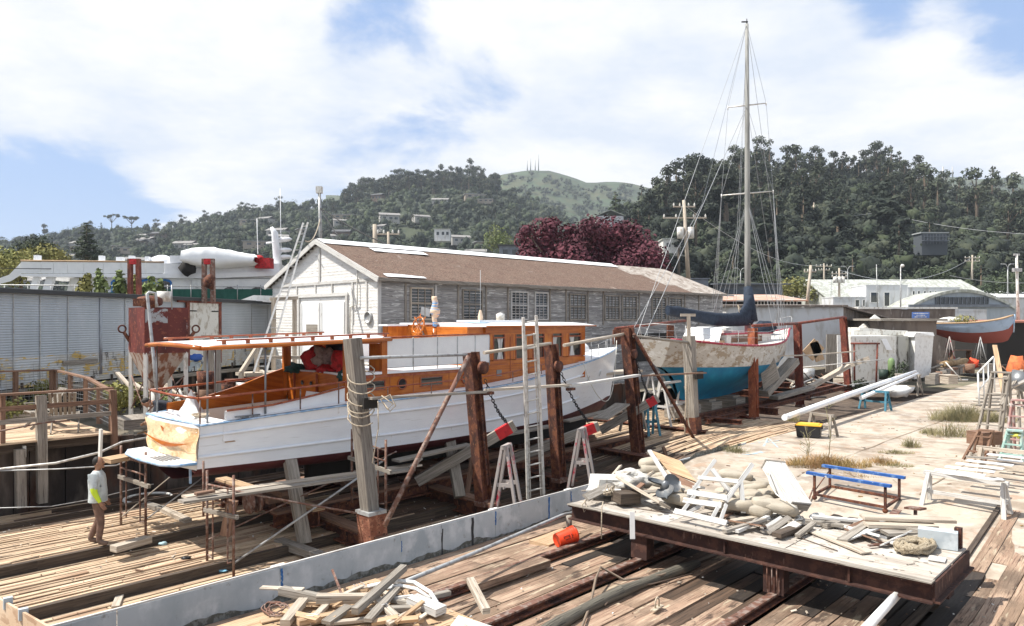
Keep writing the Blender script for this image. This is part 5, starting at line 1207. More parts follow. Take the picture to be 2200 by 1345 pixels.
for a,b in((650,690),(693,744)):
 y0,y1=wy(b),wy(a);q=MB();q.box(H(-.06,(y0+y1)/2,3.1),(.05,y1-y0-.03,4.5),SR);d_=q.build('shed_door',M['white'],shed)
 q=MB()
 for y in(y0+.06,y1-.06):q.box(H(-.1,y,3.1),(.03,.1,4.45),SR)
 q.build('door_batten',M['white_matt'],d_)
q=MB();q.box(H(-.09,wy(675),3.9),(.03,1.1,.9),SR);q.build('door_patch',M['wood_grey'],shed)
q=MB()
for u in(645,748):q.box(H(-.08,wy(u),3.2),(.06,.13,4.9),SR)
q.box(H(-.085,(wy(645)+wy(748))/2,5.66),(.06,wy(645)-wy(748)+.2,.14),SR);q.build('door_frame',M['wood_white'],shed)
q=MB();q.box(H(-.06,SWd/2,6.2),(.05,SWd,.12),SR);q.box(H(-.06,SWd/2,7.0),(.05,.12,1.6),SR)
for u in(640,680,716,760,790):q.box(H(-.055,wy(u),5.95 if u<750 else 5.3),(.05,.09,.45 if u<750 else 1.8),SR)
q.build('gable_batten',M['wood_white'],shed)
q=MB();q.tube([H(-.1,wy(773),6.9),H(-.12,wy(773),6.4),H(-.12,wy(773),5.2),H(-.12,wy(757),5.1),H(-.12,wy(757),3.6)],.035,6);q.build('conduit',M['dirty_white'],shed)
q=MB();q.lathe(H(-.08,wy(795),4.65),[(0,.0),(.20,0),(.21,.05),(.25,.06),(.26,-.02)],18,SR@Matrix.Rotation(-PI/2,3,'Y'));q.build('round_vent',M['galv'],shed)
q=MB();q.prism([H(SL+.02,0,.9),H(SL+.02,SWd,.9),H(SL+.02,SWd,ZE),H(SL+.02,SWd/2,ZA),H(SL+.02,0,ZE)],SE*.05);q.build('far_gable',M['clap_grey'],shed)
q=MB();q.box(H(wx(1395),-.03,3.0),(3.4,.04,1.6),SR);q.build('doorway',M['dark'],shed)
fr=T('timber_stand','pale timber frame stand in front of the left corner of the white gable','frame',P(605,830,29))
for(a,b)in(((588,642,29),(588,800,29)),((633,640,29.5),(633,805,29.5)),((580,643,29),(640,640,29.5)),((550,768,28),(690,768,29)),((552,745,28),(552,830,28)),((690,770,29),(690,830,29)),((518,800,27),(550,750,27.5)),((518,800,27),(518,850,27))):
 q=MB();q.beam(P(*a),P(*b),.15,.13);q.build('timber',M['wood_pale'],fr)
q=MB();q.box(P(605,800,28.5),(3.2,1.0,.12),SR);q.build('platform',M['wood_pale'],fr)
q=MB();q.beam(P(457,850,24.5),P(455,727,24.5),.42,.4);q.box(P(455,722,24.5),(.5,.5,.08));one(q,'wooden_pile',M['wood_grey'],'thick grey pile behind the yacht cockpit, under the canopy edge','post')
# RED HOPPER
HR=Matrix.Rotation(A_SLIP-.05,3,'Z');hc=V((-9.94,20,0));HXd=HR@V((1,0,0));HYd=HR@V((0,1,0))
def HP(x,y,z):p=hc+HXd*x+HYd*y;return V((p.x,p.y,z))
ho=T('hopper','rusty red square hopper bin with funnel bottom on tall legs at the left','hopper',HP(.6,.7,1.0));HX,HY=1.16,1.35
M['hop_red']=mat('worn_red_steel',(.125,.026,.020),[((.07,.016,.013),2,(1,1,.4),.52,.1),((.42,.40,.40),5,(1,1,.35),.66,.025),((.24,.07,.04),9,(1,1,1),.6,.05)],.65)
z0,z1=3.62,4.88
q=MB();q.prism([HP(0,0,z0),HP(HX,0,z0),HP(HX,HY,z0),HP(0,HY,z0)],(0,0,z1-z0));q.build('bin',M['hop_red'],ho)
q=MB();
for k in range(26):
 pass
q.grid([[HP(.02+.58*a,-.006-.0*b,4.45+.38*b+.05*noise.noise(V((a*4,b*4,1))))for a in[i/8 for i in range(9)]]for b in(0,.5,1)]);q.build('grey_patch',mat('grey_primer_patch',(.34,.36,.37),[((.125,.026,.02),5,(1,1,1),.53,.03)],.7),ho)
q=MB();c1=(HX*.42,HY*.5);bt=2.55
q.grid([[HP(0,0,z0),HP(HX,0,z0),HP(HX,HY,z0),HP(0,HY,z0)],[HP(c1[0]-.12,c1[1]-.12,bt),HP(c1[0]+.12,c1[1]-.12,bt),HP(c1[0]+.12,c1[1]+.12,bt),HP(c1[0]-.12,c1[1]+.12,bt)]],0,False,closeu=True);q.build('funnel',mat('rust_streaked_primer',(.42,.36,.31),[((.22,.09,.05),5,(1,1,.4),.50,.06)],.8),ho)
q=MB();q.tube([HP(c1[0],c1[1],2.6),HP(c1[0],c1[1],1.7)],[.12,.2],10);q.build('spout',M['dirty_white'],ho)
for x,y in((.05,.05),(HX-.05,.05),(.05,HY-.05),(HX-.05,HY-.05)):q=MB();q.beam(HP(x,y,1.0),HP(x,y,z0+.02),.09,.09);q.build('leg',M['dirty_white'],ho)
for a,b in(((.05,.05),(HX-.05,.05)),((.05,HY-.05),(.05,.05)),((HX-.05,.05),(HX-.05,HY-.05))):
 for f0,f1 in((2.0,3.0),(3.0,2.0)):q=MB();q.tube([HP(a[0],a[1],f0),HP(b[0],b[1],f1)],.02,6);q.build('brace',M['rust_tube'],ho)
for x,y in((-.16,HY+.02),(HX+.2,-.02)):
 q=MB();c=HP(x,y,4.28);ax=HXd;q.tube([c+ax*.10*math.cos(a)+V((0,0,.10*math.sin(a)))for a in[i*PI/7 for i in range(14)]],.024,6,closed=True);q.tube([c+V((0,0,-.10))+ax*(.05 if x<0 else-.05),c+V((0,0,-.35))+ax*(.2 if x<0 else-.25)],.05,6);q.build('lifting_eye',M['rust'],ho)
pipe_=T('standpipe','grey standpipe with elbow and motor rising in front of the red hopper','pipe',P(338,870,18.6));q=MB();q.tube([P(337,862,18.7),P(330,770,18.9),P(318,650,19.2),P(316,632,19.2),P(320,628,19.3),P(334,630,19.4),P(337,660,19.4)],.042,8);q.build('pipe',M['galv'],pipe_)
q=MB();q.lathe(P(322,648,19.5),[(0,-.3),(.12,-.3),(.16,-.1),(.16,.15),(.1,.3),(0,.3)],12,Matrix.Rotation(PI/2,3,'Y'));q.box(P(312,650,19.5),(.5,.3,.2));q.build('motor',M['rust'],pipe_)
q=MB();q.lathe(P(353,634,20.4),[(.0,-.18),(.16,-.18),(.19,.1),(0,.1)],12);one(q,'bucket',M['dirty_white'],'white bucket on top of the red hopper','bucket')
q=MB();q.tube([P(369,665,20.5),P(369,612,20.5)],.02,5);one(q,'pipe',M['galv'],'thin upright pipe at the right rear of the red hopper','pipe')
# BLUE SAILBOAT
M['sail_blue']=mat('blue_bottom_paint',(.006,.165,.32),[((.012,.22,.38),1.5,(1,1,.6),.54,.1),((.004,.12,.24),.8,(1,1,1),.58,.1)],.6)
M['sanded']=mat('sanded_patchy_topside',(.52,.50,.46),[((.36,.30,.23),2.2,(1,1,1.3),.55,.025),((.62,.61,.58),3.3,(1,1,1.6),.57,.03),((.27,.22,.17),5,(1,1,2),.63,.03)],.85)
M['red_trim']=mat('faded_red_trim',(.33,.035,.06),[((.5,.3,.3),9,(1,1,1),.62,.05)],.6)
M['cover']=mat('navy_sail_cover',(.010,.018,.034),[((.018,.030,.052),6,(1,1,1),.52,.1)],.8,0,1.5,5)
M['mast']=mat('grey_wooden_mast',(.30,.30,.28),[((.20,.20,.19),4,(1,1,.15),.5,.1)],.6)
Q0,QT=25.0,-15.9
def Bq(x,y,z):return S(Q0+x,QT+y,z)
boat=T('sailboat','old wooden sailboat with bright blue bottom, patchy sanded topsides and tall bare mast','sailboat',Bq(6,0,.6))
QH=[(0,.75),(1,1.35),(3,1.9),(5.5,2.05),(8,1.75),(10.5,.95),(12,.35),(12.9,.03)]
QW=[(0,.1),(1,.65),(3,1.5),(5.5,1.78),(8,1.45),(10.5,.6),(12,.1),(12.9,.02)]
QZS=[(0,3.78),(3,3.52),(6,3.45),(9,3.6),(12.9,4.1)]
QZW=[(0,2.68),(4,2.60),(9,2.6),(12.9,2.75)]
QZK=[(0,2.5),(.8,2.0),(1.4,1.35),(4,1.15),(7,1.25),(9.5,1.6),(11.5,2.2),(12.9,2.72)]
xs_=[12.9*i/36 for i in range(37)]
def qs(x,k):
 a,b=cat(QW,x),cat(QH,x);xo=-.55*(1-k)*ramp(x,10,12.9)+.35*(1-k)*(1-ramp(x,0,3));return x+xo,a+(b-a)*k**.8,cat(QZW,x)+(cat(QZS,x)-cat(QZW,x))*k
q=MB()
for sg in(1,-1):
 q.grid([[Bq(p[0],sg*p[1],p[2])for p in(qs(x,j/7)for j in range(8))]for x in xs_],0,True,flip=sg<0)
q.grid([[Bq(qs(0,j/7)[0],y*qs(0,j/7)[1],qs(0,j/7)[2])for y in(-1,-.5,0,.5,1)]for j in range(8)],0,True)
q.build('hull',M['sanded'],boat)
q=MB()
for sg in(1,-1):
 rows=[]
 for x in xs_:
  zk=cat(QZK,x);zw=cat(QZW,x);a=cat(QW,x);xo=qs(x,0)[0]-x;row=[]
  for j in range(10):
   k=j/9;yy=a*(k**.55 if k>.0 else 0)*(.35+.65*ramp(k,0,.8));row.append(Bq(x+xo+.5*(1-k)*(1-ramp(x,0,2.5)),sg*max(.07*(x<12),yy),zk+(zw-zk)*k))
  rows.append(row)
 q.grid(rows,0,True,flip=sg<0)
q.build('bottom',M['sail_blue'],boat)
q=MB()
for sg in(1,-1):q.tube([Bq(p[0],sg*(p[1]+.015),p[2]+.02)for p in(qs(x,1)for x in xs_)],.05,6)
q.build('red_rail',M['red_trim'],boat)
q=MB();q.grid([[Bq(x,cat(QH,x)*y,cat(QZS,x)-.02+.06*(1-y*y))for y in(-1,-.5,0,.5,1)]for x in xs_],0,True);q.build('deck',M['dirty_white'],boat)
def qb(mb,x0,x1,y0,y1,z0,z1):mb.box(Bq((x0+x1)/2,(y0+y1)/2,(z0+z1)/2),(x1-x0,y1-y0,z1-z0),RS)
q=MB();qb(q,4.2,8.6,-.95,.95,3.4,3.92);c_=q.build('cabin',M['dirty_white'],boat)
q=MB();qb(q,4.1,8.7,-1.0,1.0,3.92,3.97);q.build('cabin_trim',M['red_trim'],c_)
q=MB();qb(q,4.6,7.6,.95,.96,3.58,3.84);q.build('cabin_side_panel',M['wood_brown'],c_)
for x in(5.2,6.2,7.2):
 q=MB();q.lathe(Bq(x,.965,3.71),[(0,0),(.09,0)],12,RS@Matrix.Rotation(PI/2,3,'X'));q.build('porthole',M['glass'],c_)
q=MB();qb(q,5.6,6.8,-.5,.5,3.97,4.08);q.build('hatch',M['dirty_white'],boat)
q=MB();qb(q,2.0,4.1,-.9,.9,3.45,3.68);q.build('cockpit_coaming',M['wood_tan'],boat)
q=MB();q.grid([[Bq(3.6,-.9,3.6),Bq(3.6,.9,3.6)],[Bq(4.0,-.85,4.2),Bq(4.0,.85,4.2)],[Bq(4.9,-.8,4.25),Bq(4.9,.8,4.25)]],0,True);q.build('spray_hood',M['canvas'],boat)
mx,mz=8.15,3.4;mt=Bq(mx-.2,.05,18.5);mbp=Bq(mx,0,mz)
q=MB();q.tube([mbp,mbp.lerp(mt,.3),mbp.lerp(mt,.7),mt],[.145,.14,.115,.08],12);mast=q.build('mast',M['mast'],boat)
q=MB();q.tube([mt,mt+V((0,0,.25))],[.03,.02],5);q.box(mt+V((-.1,0,.1)),(.3,.05,.05));q.build('masthead_fitting',M['wire_dark'],mast)
def mz_(v):return EYE+(HZ-v)/F*mbp.y
sp=[]
for v,w_ in((416,1.22),(228,.90)):
 z=mz_(v);k=(z-mz)/(18.5-mz);c=mbp.lerp(mt,k);a_=RS@V((0,1,0));fw=V((1,.0,0))
 l=c-fw*w_+V((0,0,-.1));r_=c+fw*w_+V((0,0,.1));q=MB();q.tube([l,c,r_],[.025,.04,.025],6);q.build('spreader',M['alu'],mast);sp.append((l,r_,c));q=MB();q.tube([l-V((0,0,.1)),l+V((0,0,.06))],.03,5);q.tube([r_-V((0,0,.1)),r_+V((0,0,.06))],.03,5);q.build('spreader_tip',M['white_matt'],mast)
bm0=P(1612,690,34.6);bm1=P(1434,672,30.4)
q=MB();n=18;rows=[]
for i in range(n+1):
 k=i/n;c=bm0.lerp(bm1,k)+V((0,0,.1-.24*math.sin(k*PI)*(1-k*.4)));up=.26+.9*max(0,1-k/.16)**1.3+.10*(1-k);lo=.20+.10*(1-k);th=.20-.08*k
 if k>.93:up*=.8
 rows.append([c+V((DX,DY,0))*0+RS@V((0,math.sin(a)*th,0))+V((0,0,(up if math.cos(a)>0 else lo)*math.cos(a)+.02*noise.noise(V((i*1.3,a*2,1)))))for a in[j*2*PI/14 for j in range(14)]])
q.grid(rows,0,True,closeu=True);q.face(rows[-1]);q.build('sail_cover',M['cover'],boat)
q=MB();c=P(1608,640,34.7);q.tube([P(1611,690,34.6),P(1610,655,34.7),P(1607,617,34.9)],[.36,.27,.20],10);q.build('mast_cover',M['cover'],boat)
q=MB();q.tube([P(1585,655,34),P(1600,680,34.2),P(1612,697,34.3)],.018,5);q.tube([P(1585,655,34),P(1592,690,33.8)],.014,5);q.build('cover_lashing',M['rope'],boat)
def rig(a,b,r=.012,m='wire',nm='stay'):
 q=MB();q.tube([a,b],r,4,cap=False);q.build(nm,M[m],mast)
for sg,i in((-1,0),(1,1)):
 ch=Bq(8.0,-sg*0+sg*1.7,3.6)
for(l,r_,c),top in((sp[0],.60),(sp[1],1.0)):
 pass
chl=Bq(8.0,-1.75,3.6);chr_=Bq(8.0,1.75,3.6);k1=sp[0][2];k2=sp[1][2]
for dx in(0,.25,-.3):
 rig(sp[0][0]+V((0,0,0)),Bq(8.0+dx,-1.75,3.6),.010);rig(sp[0][1],Bq(8.0+dx,1.75,3.6),.010)
 rig(sp[0][2]+V((0,0,-.3)),Bq(8+dx*2.5,1.75,3.6),.010);rig(sp[0][2]+V((0,0,-.3)),Bq(8+dx*2.5,-1.75,3.6),.010)
rig(sp[0][0],sp[1][0],.008);rig(sp[0][1],sp[1][1],.008);rig(sp[1][0],mt,.008);rig(sp[1][1],mt,.008);rig(sp[0][0],k2,.008);rig(sp[0][1],k2,.008)
rig(mt,Bq(12.7,0,4.1),.010);rig(k2,Bq(11.8,0,4.05),.008)
rig(mt,P(1368,722,26.5),.012);rig(k2,P(1385,722,26.6),.016);rig(P(1508,440,30),P(1352,722,26.2),.012);rig(mt,P(1508,440,30),.008)
for u in(1588,1594):rig(mt-V((0,0,.6)),P(u-14,690,34.4),.008)
for x in(.6,2,3.4,9.2,10.6,11.9):
 for sg in(1,-1):
  q=MB();p=Bq(x,sg*(cat(QH,x)-.08),cat(QZS,x));q.tube([p,p+V((0,0,.6))],.014,5);q.build('stanchion',M['galv'],boat)
for z in(.58,.32):
 q=MB()
 for sg in(1,-1):q.tube([Bq(x,sg*(cat(QH,x)-.08),cat(QZS,x)+z)for x in(.6,2,3.4,6,9.2,10.6,11.9)],.008,4)
 q.build('lifeline',M['wire'],boat)
q=MB();q.tube([Bq(12.6,.25,4.1),Bq(12.5,.3,4.65),Bq(13.1,0,4.75),Bq(12.5,-.3,4.65),Bq(12.6,-.25,4.1)],.018,5);q.build('pulpit',M['galv'],boat);q=MB();q.tube([Bq(.4,.8,3.7),Bq(.2,.8,4.35),Bq(0,0,4.4),Bq(.2,-.8,4.35),Bq(.4,-.8,3.7)],.018,5);q.build('pulpit',M['galv'],boat)
q=MB();p=onTv(1452,757,-14.4)
letters('Job',Bq(.7,1.22,3.28),.24,(PI/2,0,A_SLIP),M['black'],boat,'boat_name')
q=MB();q.blob(Bq(10.4,-.2,4.15),.55,.35,.35,jit=.4,n=10);one(q,'covered_sail',M['cover'],'dark bundled sail lying on the sailboat foredeck','sail')
for i in range(5):
 q=MB();q.blob(Bq(3+i*1.3,.9-.4*(i%3),3.65+.1*(i%2)),.25,.2,.12,jit=.7,seed=i);one(q,'deck_clutter',M[('canvas','wood_brown','wood_tan','rope','dirty_white')[i]],('crumpled white canvas on the sailboat deck','brown heap on the sailboat deck','tan box shaped heap amidships on the sailboat','rope heap beside the sailboat cabin','pale heap forward on the sailboat deck')[i],'gear')
M['rust_orange']=mat('orange_rust_steel',(.30,.085,.035),[((.16,.045,.025),4,(1,1,.5),.52,.1),((.38,.16,.08),16,(1,1,.4),.60,.04)],.7,0,.3,22)
RP=[(1620,902,1617,705,31.5),(1719,874,1713,697,37),(1823,846,1811,682,42),(1476,800,1440,700,36)]
names=('orange rust post in front of the blue hull','second rust red post, right of the sailboat bow','third rust red post with white rope hung on it, farthest right','rust red post behind the sailboat stern')
for i,(u0,v0,u1,v1,Y)in enumerate(RP[:3]):steelpost('steel_post',P(u0,v0,Y),P(u1,v1,Y),.33,names[i],'rust_orange' if i==0 else 'rust_red',holes=False,group='rust red posts of the sailboat cradle')
q=MB();q.beam(P(1325,708,30),P(1325,740,30),.3,.3);one(q,'steel_post',M['rust'],'rusty post top seen just behind the yacht bow','post');q=MB();q.beam(P(1440,697,36),P(1440,740,36),.3,.3);one(q,'steel_post',M['rust'],'rusty post top seen behind the sailboat boom','post')
pole([P(1322,706,30),P(1480,688,36)],.06,'rust_red','rust red rail above the sailboat stern, before the grey shed')
pole([P(1617,700,31.5),P(1713,695,37)],.07,'rust_red','rust red top rail between first and second rust post');pole([P(1713,695,37),P(1815,681,42)],.07,'rust_red','rust red top rail between second and third rust post')
board(P(1612,766,31.2),P(1735,763,37),.12,.06,'wood_pale','pale plank joining the first two rust posts');board(P(1730,764,36.8),P(1838,755,42),.12,.06,'wood_pale','pale plank joining the second and third rust posts')
cbeam(P(1612,902,31.4)-V((0,0,.1)),P(1585,890,31.9)-V((0,0,.1)),.3,.2,'rusty stub beam at the foot of the orange rust post',None,'rust_red')
cbeam(S(31,-13.5,.45),S(31,-19,.45),.3,.3,'dark cross beam of the sailboat cradle behind the orange post',None)
cbeam(S(37,-14.4,.55),S(37,-20,.5),.35,.35,'dark cross beam at the second rust post',None);cbeam(S(43,-14.6,.6),S(43,-20,.5),.35,.35,'dark cross beam at the third rust post',None)
cbeam(S(25.5,-15.0,.5),S(43,-15.0,.85),.22,.22,'long rusty runner rail under the blue keel',None);cbeam(S(26.5,-14.4,.45),S(43,-14.5,.8),.18,.2,'second rusty runner rail on the near side of the blue keel',None)
cbeam(S(27.0,-14.8,.48),S(27.0,-13.2,.48),.3,.2,'rusty open frame at the end of the runner rails',None)
for i,s in enumerate((27.2,29,31.2)):q=MB();q.box(S(s,-15.9,.78),(.9,1.2,.55),RS);q.box(S(s,-15.9,1.1),(.6,.8,.1),RS);one(q,'keel_block',M['wood_grey'],'grey timber block under the blue keel, %s from the stern'%('first','second','third')[i],'blocks','keel blocks under the blue sailboat')
q=MB();q.prism([P(1634,800,33),P(1660,770,33),P(1672,812,33.3),P(1640,838,33)],(.12,.1,0));one(q,'gusset_plate',M['wood_grey'],'broad grey gusset board with bolt holes right of the orange post','board')
board(P(1640,846,33),P(1706,775,35),.5,.3,'wood_grey','thick grey beam slanting up between the first two rust posts','timber','timber')
pole([P(1720,790,39),P(1900,772,41)],.03,'alu','slim pale pole crossing behind the third rust post')
board(P(1740,832,38),P(1822,786,40),.3,.2,'wood_pale','pale splintered beam slanting up to the third rust post','timber','timber')
board(P(1822,786,41.5),P(1868,770,41),.26,.26,'wood_pale','banded timber end poking out right of the third rust post','timber','timber')
board(P(1662,855,34),P(1742,833,37),.45,.16,'wood_grey','grey sleeper lying between the first and second rust posts','timber','timber')
sa=P(1686,897,24.6);sb=P(1967,798,39.8)
q=MB();q.tube([sa,sa.lerp(sb,.3),sa.lerp(sb,.7),sb],[.095,.12,.11,.075],10);q.tube([sa-(sb-sa).normalized()*.04,sa+(sb-sa).normalized()*.1],[.10,.11],10);one(q,'spar',M['white'],'long white spar lying on trestles, the thicker and nearer one','mast')
q=MB();q.tube([P(1850,855,31),P(1972,803,39)],[.09,.07],9);one(q,'spar',M['white'],'shorter white spar lying beside the long one at its far end','mast')
trestle(G(1766,935,.62)+V((0,0,0)),-1.05,.74,.95,'wood_grey','grey sawhorse under the near end of the white spar, behind the tote')
trestle(G(1880,880,.62),-1.0,.85,1.25,'teal_wood','turquoise sawhorse under the middle of the white spars')
trestle(G(1950,848,.62),-.9,1.1,1.3,'wood_grey','tall grey sawhorse under the far end of the white spars')
to=T('storage_tote','black storage tote with yellow lid standing on the concrete','tote',G(1738,938,.62),-.5)
q=MB();q.box((0,0,.19),(.72,.48,.38),top=(1.08,1.1));q.build('tub',M['black'],to,org=(0,0,0),bevel=.02)
q=MB();q.box((0,0,.405),(.82,.56,.05));q.box((0,0,.44),(.66,.42,.03));q.build('lid',mat('yellow_plastic',(.75,.42,.04),[],.45),to,org=(0,0,0),bevel=.012)
for sx in(-1,1):q=MB();q.box((sx*.42,0,.33),(.03,.2,.09));q.build('handle',M['black'],to,org=(0,0,0))
q=MB();q.tube([G(1742,893,.62)+V((0,0,.72)),G(1755,893,.62)+V((.1,0,.76)),G(1762,893,.62)+V((.25,0,.76))],.04,6);one(q,'clamp',M['black'],'black clamp lying on the sawhorse behind the tote','clamp')
q=MB()
def spray(u0,v0,u1,v1,w_):
 a=G(u0,v0,.625);b=G(u1,v1,.625);a.z=apron(*ST(a))+.005;b.z=apron(*ST(b))+.005;q.beam(a,b,w_,.003)
for a in((1612,952,1680,945,.05),(1640,958,1650,940,.07),(1650,940,1672,960,.06),(1630,948,1690,954,.04),(1598,975,1640,968,.25)):spray(*a)
struct(q,'paint_mark',mat('faint_blue_paint',(.30,.42,.50),[((.44,.38,.30),5,(1,1,1),.5,.06)],.9))
# LEFT BACKGROUND: WHITE YACHT, FENCE, PLANTS
def LY(u):return 1/(1/40+(1/49-1/40)*u/600)
def W_(u,v,d=0):p=P(u,v,LY(u)+d);return p
def slab(mb,pts,d0=0,d1=4,m=0):
 mb.prism([W_(u,v,d0)for u,v in pts],V((-.15,1,0))*(d1-d0),m)
wy_=T('white_yacht','large white yacht moored behind the corrugated building, with blue arched windows','yacht',V((-22,46,0)))
q=MB();slab(q,[(205,592),(600,586),(600,680),(200,680)]);q.build('superstructure',M['white'],wy_)
q=MB();slab(q,[(-30,650),(600,660),(600,700),(-30,700)],-.5,5);q.build('hull',M['white'],wy_)
q=MB();slab(q,[(40,588),(450,588),(600,582),(600,592),(450,598),(45,594)],-.4,4.5);q.build('upper_deck',M['white'],wy_)
q=MB()
us=[44,88,115,145,180,222,260,312,352]
for a,b in zip(us,us[1:]):slab(q,[(a+.6,562),(b-.6,563),(b-.6,587),(a+.6,587)],-.35,-.25)
q.build('bulwark_canvas',M['canvas'],wy_)['kind']='stuff'
q=MB();q.tube([W_(44,560,-.35),W_(352,563,-.35)],.05,5);q.build('cap_rail',M['wood_tan'],wy_)
q=MB();q.grid([[W_(44,565,-.3),W_(46,590,-.3)],[W_(20,590,-.3),W_(24,604,-.3)],[W_(-30,608,-.3),W_(-25,616,-.3)]],0,True);q.build('bow_awning',M['canvas'],wy_)
q=MB();slab(q,[(350,566),(600,566),(600,588),(350,588)],-.2,4);q.build('wheelhouse',M['white'],wy_)
for a,b in((66,100),):pass
for(x0,x1)in((64,76),(92,108)):
 q=MB();slab(q,[(x0+7,595),(x1+8,595),(x1-6,640),(x0-6,640)],-.2,.1);q.build('raked_strut',M['white'],wy_)
q=MB();slab(q,[(150,598),(205,594),(205,640),(140,640)],-.1,3);q.build('cabin_side',M['dirty_white'],wy_)
for a,b in((238,270),(298,332),(339,369)):
 q=MB();c=(a+b)/2;slab(q,[(a,640),(a,606),(a+5,601),(c,599),(b-5,601),(b,606),(b,640)],-.06,.0);w0=q.build('arched_window',mat('blue_frame',(.02,.17,.50),[],.5)if 'blue_frame' not in bpy.data.materials else bpy.data.materials['blue_frame'],wy_)
 q=MB();slab(q,[(a+4,640),(a+4,607),(c,603),(b-4,607),(b-4,640)],-.09,-.07);q.build('pane',M['glass_grey'],w0)
q=MB();slab(q,[(412,601),(440,598),(580,598),(583,622),(440,622),(415,612)],-.05,.02);q.build('window_band',M['glass_grey'],wy_)
for a,b in((412,432),(462,520),(520,582)):
 q=MB();n=8;q.grid([[W_(a+(b-a)*i/n,599,-.1),W_(a+(b-a)*i/n,612,-.14+.05*math.sin(i*2)),W_(a+(b-a)*i/n,620+4*math.sin(i*1.1),-.1)]for i in range(n+1)],0,True);q.build('hanging_cloth',M['canvas'],wy_)
q=MB();q.lathe(W_(349,575,.8),[(.75,0),(.75,.3),(.6,.6),(.25,.75),(0,.78)],16);q.build('radar_dome',M['white'],wy_)
q=MB();slab(q,[(365,549),(400,549),(420,562),(365,566)],0,1.5);q.build('fairing',M['white'],wy_)
for u,v,w_ in((77,552,10),(216,553,9),(256,556,14),(281,553,10),(315,555,8)):
 q=MB();slab(q,[(u-w_/2,v-4),(u+w_/2,v-4),(u+w_/2,v+8),(u-w_/2,v+8)],.4,.8);q.build('deck_locker',M['white'],wy_)
q=MB();q.tube([W_(600,600,.5),W_(590,500,.5),W_(583,488,.5)],[.32,.22,.1],8);q.build('radar_mast',M['white'],wy_)
for v,l in((522,26),(545,20),(560,24)):q=MB();q.tube([W_(572 if v==522 else 592,v,.4),W_(572+l*1.7,v-4,.4)],.06,6);q.blob(W_(612,v-8,.4),.5,.3,.16,n=8);q.build('radar_bar',M['white'],wy_)
for u in(554,604):q=MB();q.tube([W_(u,545,.6),W_(u-2,405 if u>600 else 470,.6)],.025,4);q.build('antenna',M['white'],wy_)
q=MB();rows=[]
for i in range(19):
 k=i/18;u=400+155*k;c=W_(u,560+2*k,-.7);h=.52*math.sin(min(1,(k+.08)*2.2)*PI/2)*(1-.55*k**2)*(1 if k<.97 else .5);rows.append([c+V((0,math.sin(a)*.9,math.cos(a)*h*(1+.28*noise.noise(V((k*9,a*1.3,2))))+(.45-.3*k if math.cos(a)>.3 else 0)))for a in[j*2*PI/14 for j in range(14)]])
q.grid(rows,0,True,closeu=True);one(q,'covered_dinghy',M['canvas'],'white canvas covered dinghy stowed on the white yacht roof','boat')
q=MB();q.box(W_(568,566,-.6),(1.0,.7,.65));q.blob(W_(558,556,-.6),.3,.3,.25,jit=.3);one(q,'red_box',M['red_cloth'],'red covered box on the white yacht roof behind the covered dinghy','box')
q=MB();q.blob(W_(403,575,-.8),.45,.3,.5,jit=.8,seed=4);one(q,'outboard_motor',M['dark'],'dark outboard hanging at the covered dinghy stern','motor')
gf=T('green_netting','green netting fence stretched behind the corrugated building','fence',V((-20,35,1)))
q=MB();n=40;q.grid([[P(-40+650*i/n,628 if i<24 else 621,36+12*i/n),P(-40+650*i/n,652,36+12*i/n)]for i in range(n+1)]);q.build('netting',mat('green_mesh',(.012,.075,.058),[((.02,.10,.075),4,(1,1,.4),.5,.1)],.8),gf)
q=MB();q.tube([P(-40,612,36),P(610,617,48)],.03,5)
for i in range(14):u=-40+50*i;q.tube([P(u,612,36+12*(u+40)/650),P(u,650,36+12*(u+40)/650)],.03,4)
q.build('fence_frame',M['galv'],gf)
q=MB();q.prism([P(513,646,38),P(545,634,38),P(590,636,38),P(590,650,38)],(0,3,0));one(q,'white_awning',M['white_matt'],'small white tent roof above the corrugated wall near the ladder','awning')
for i,(u,w_)in enumerate(((288,1),(447,1))):
 r=T('gantry_post','rust and white steel gantry post before the white yacht, %s one'%('left' if i==0 else 'right'),'post',P(u,660,33),0,'gantry posts');q=MB()
 for du in(-8,9):q.beam(P(u+du,556,33),P(u+du+(2 if du>0 else 0),650,33),.17,.2,up=(0,1,0))
 q.build('leg',M['rust_red']if i==0 else M['rust_tube'],r);q=MB();q.box(P(u,562,33),(.3,.22,.25));q.build('cross_head',M['red_cloth'],r)
q=MB();q.blob(P(450,606,32.8),.25,.2,.3,jit=.5);one(q,'winch',M['rust'],'rusty winch on the right gantry post','winch')
def leafy(name,pts,n,ls,leaf,label,cat_,seed,stemsz=.03,group=None):
 r=T(name,label,cat_,pts[0][:3],0,group);q=MB();crown_faces(q,[(p[0],p[1],p[2],p[3],1.0)for p in pts],n,ls,0,seed);q.build('leaves',M[leaf],r);q=MB();c=V(pts[0][:3])
 for p in pts:q.tube([(c.x,c.y,c.z-pts[0][3]*1.6),p[:3]],stemsz,4)
 q.build('stem',M['bark'],r);return r
for i,(u,v)in enumerate(((185,606),(216,598),(256,600),(292,608),(322,612),(345,618))):
 Y=31.5+i*.8;pts=[]
 for k in range(4):p=P(u+R.uniform(-7+k,7-k),v+26-k*11,Y);pts.append((p.x,p.y,p.z+.12,.36-.065*k))
 leafy('potted_shrub',pts,260,.11,'leaf_lite' if i%3 else 'leaf_gold','leafy hollyhock like plant growing behind the corrugated roof edge, %s from left'%('first','second','third','fourth','fifth','sixth')[i],'plant',30+i,.012,'plants along the corrugated roof edge')
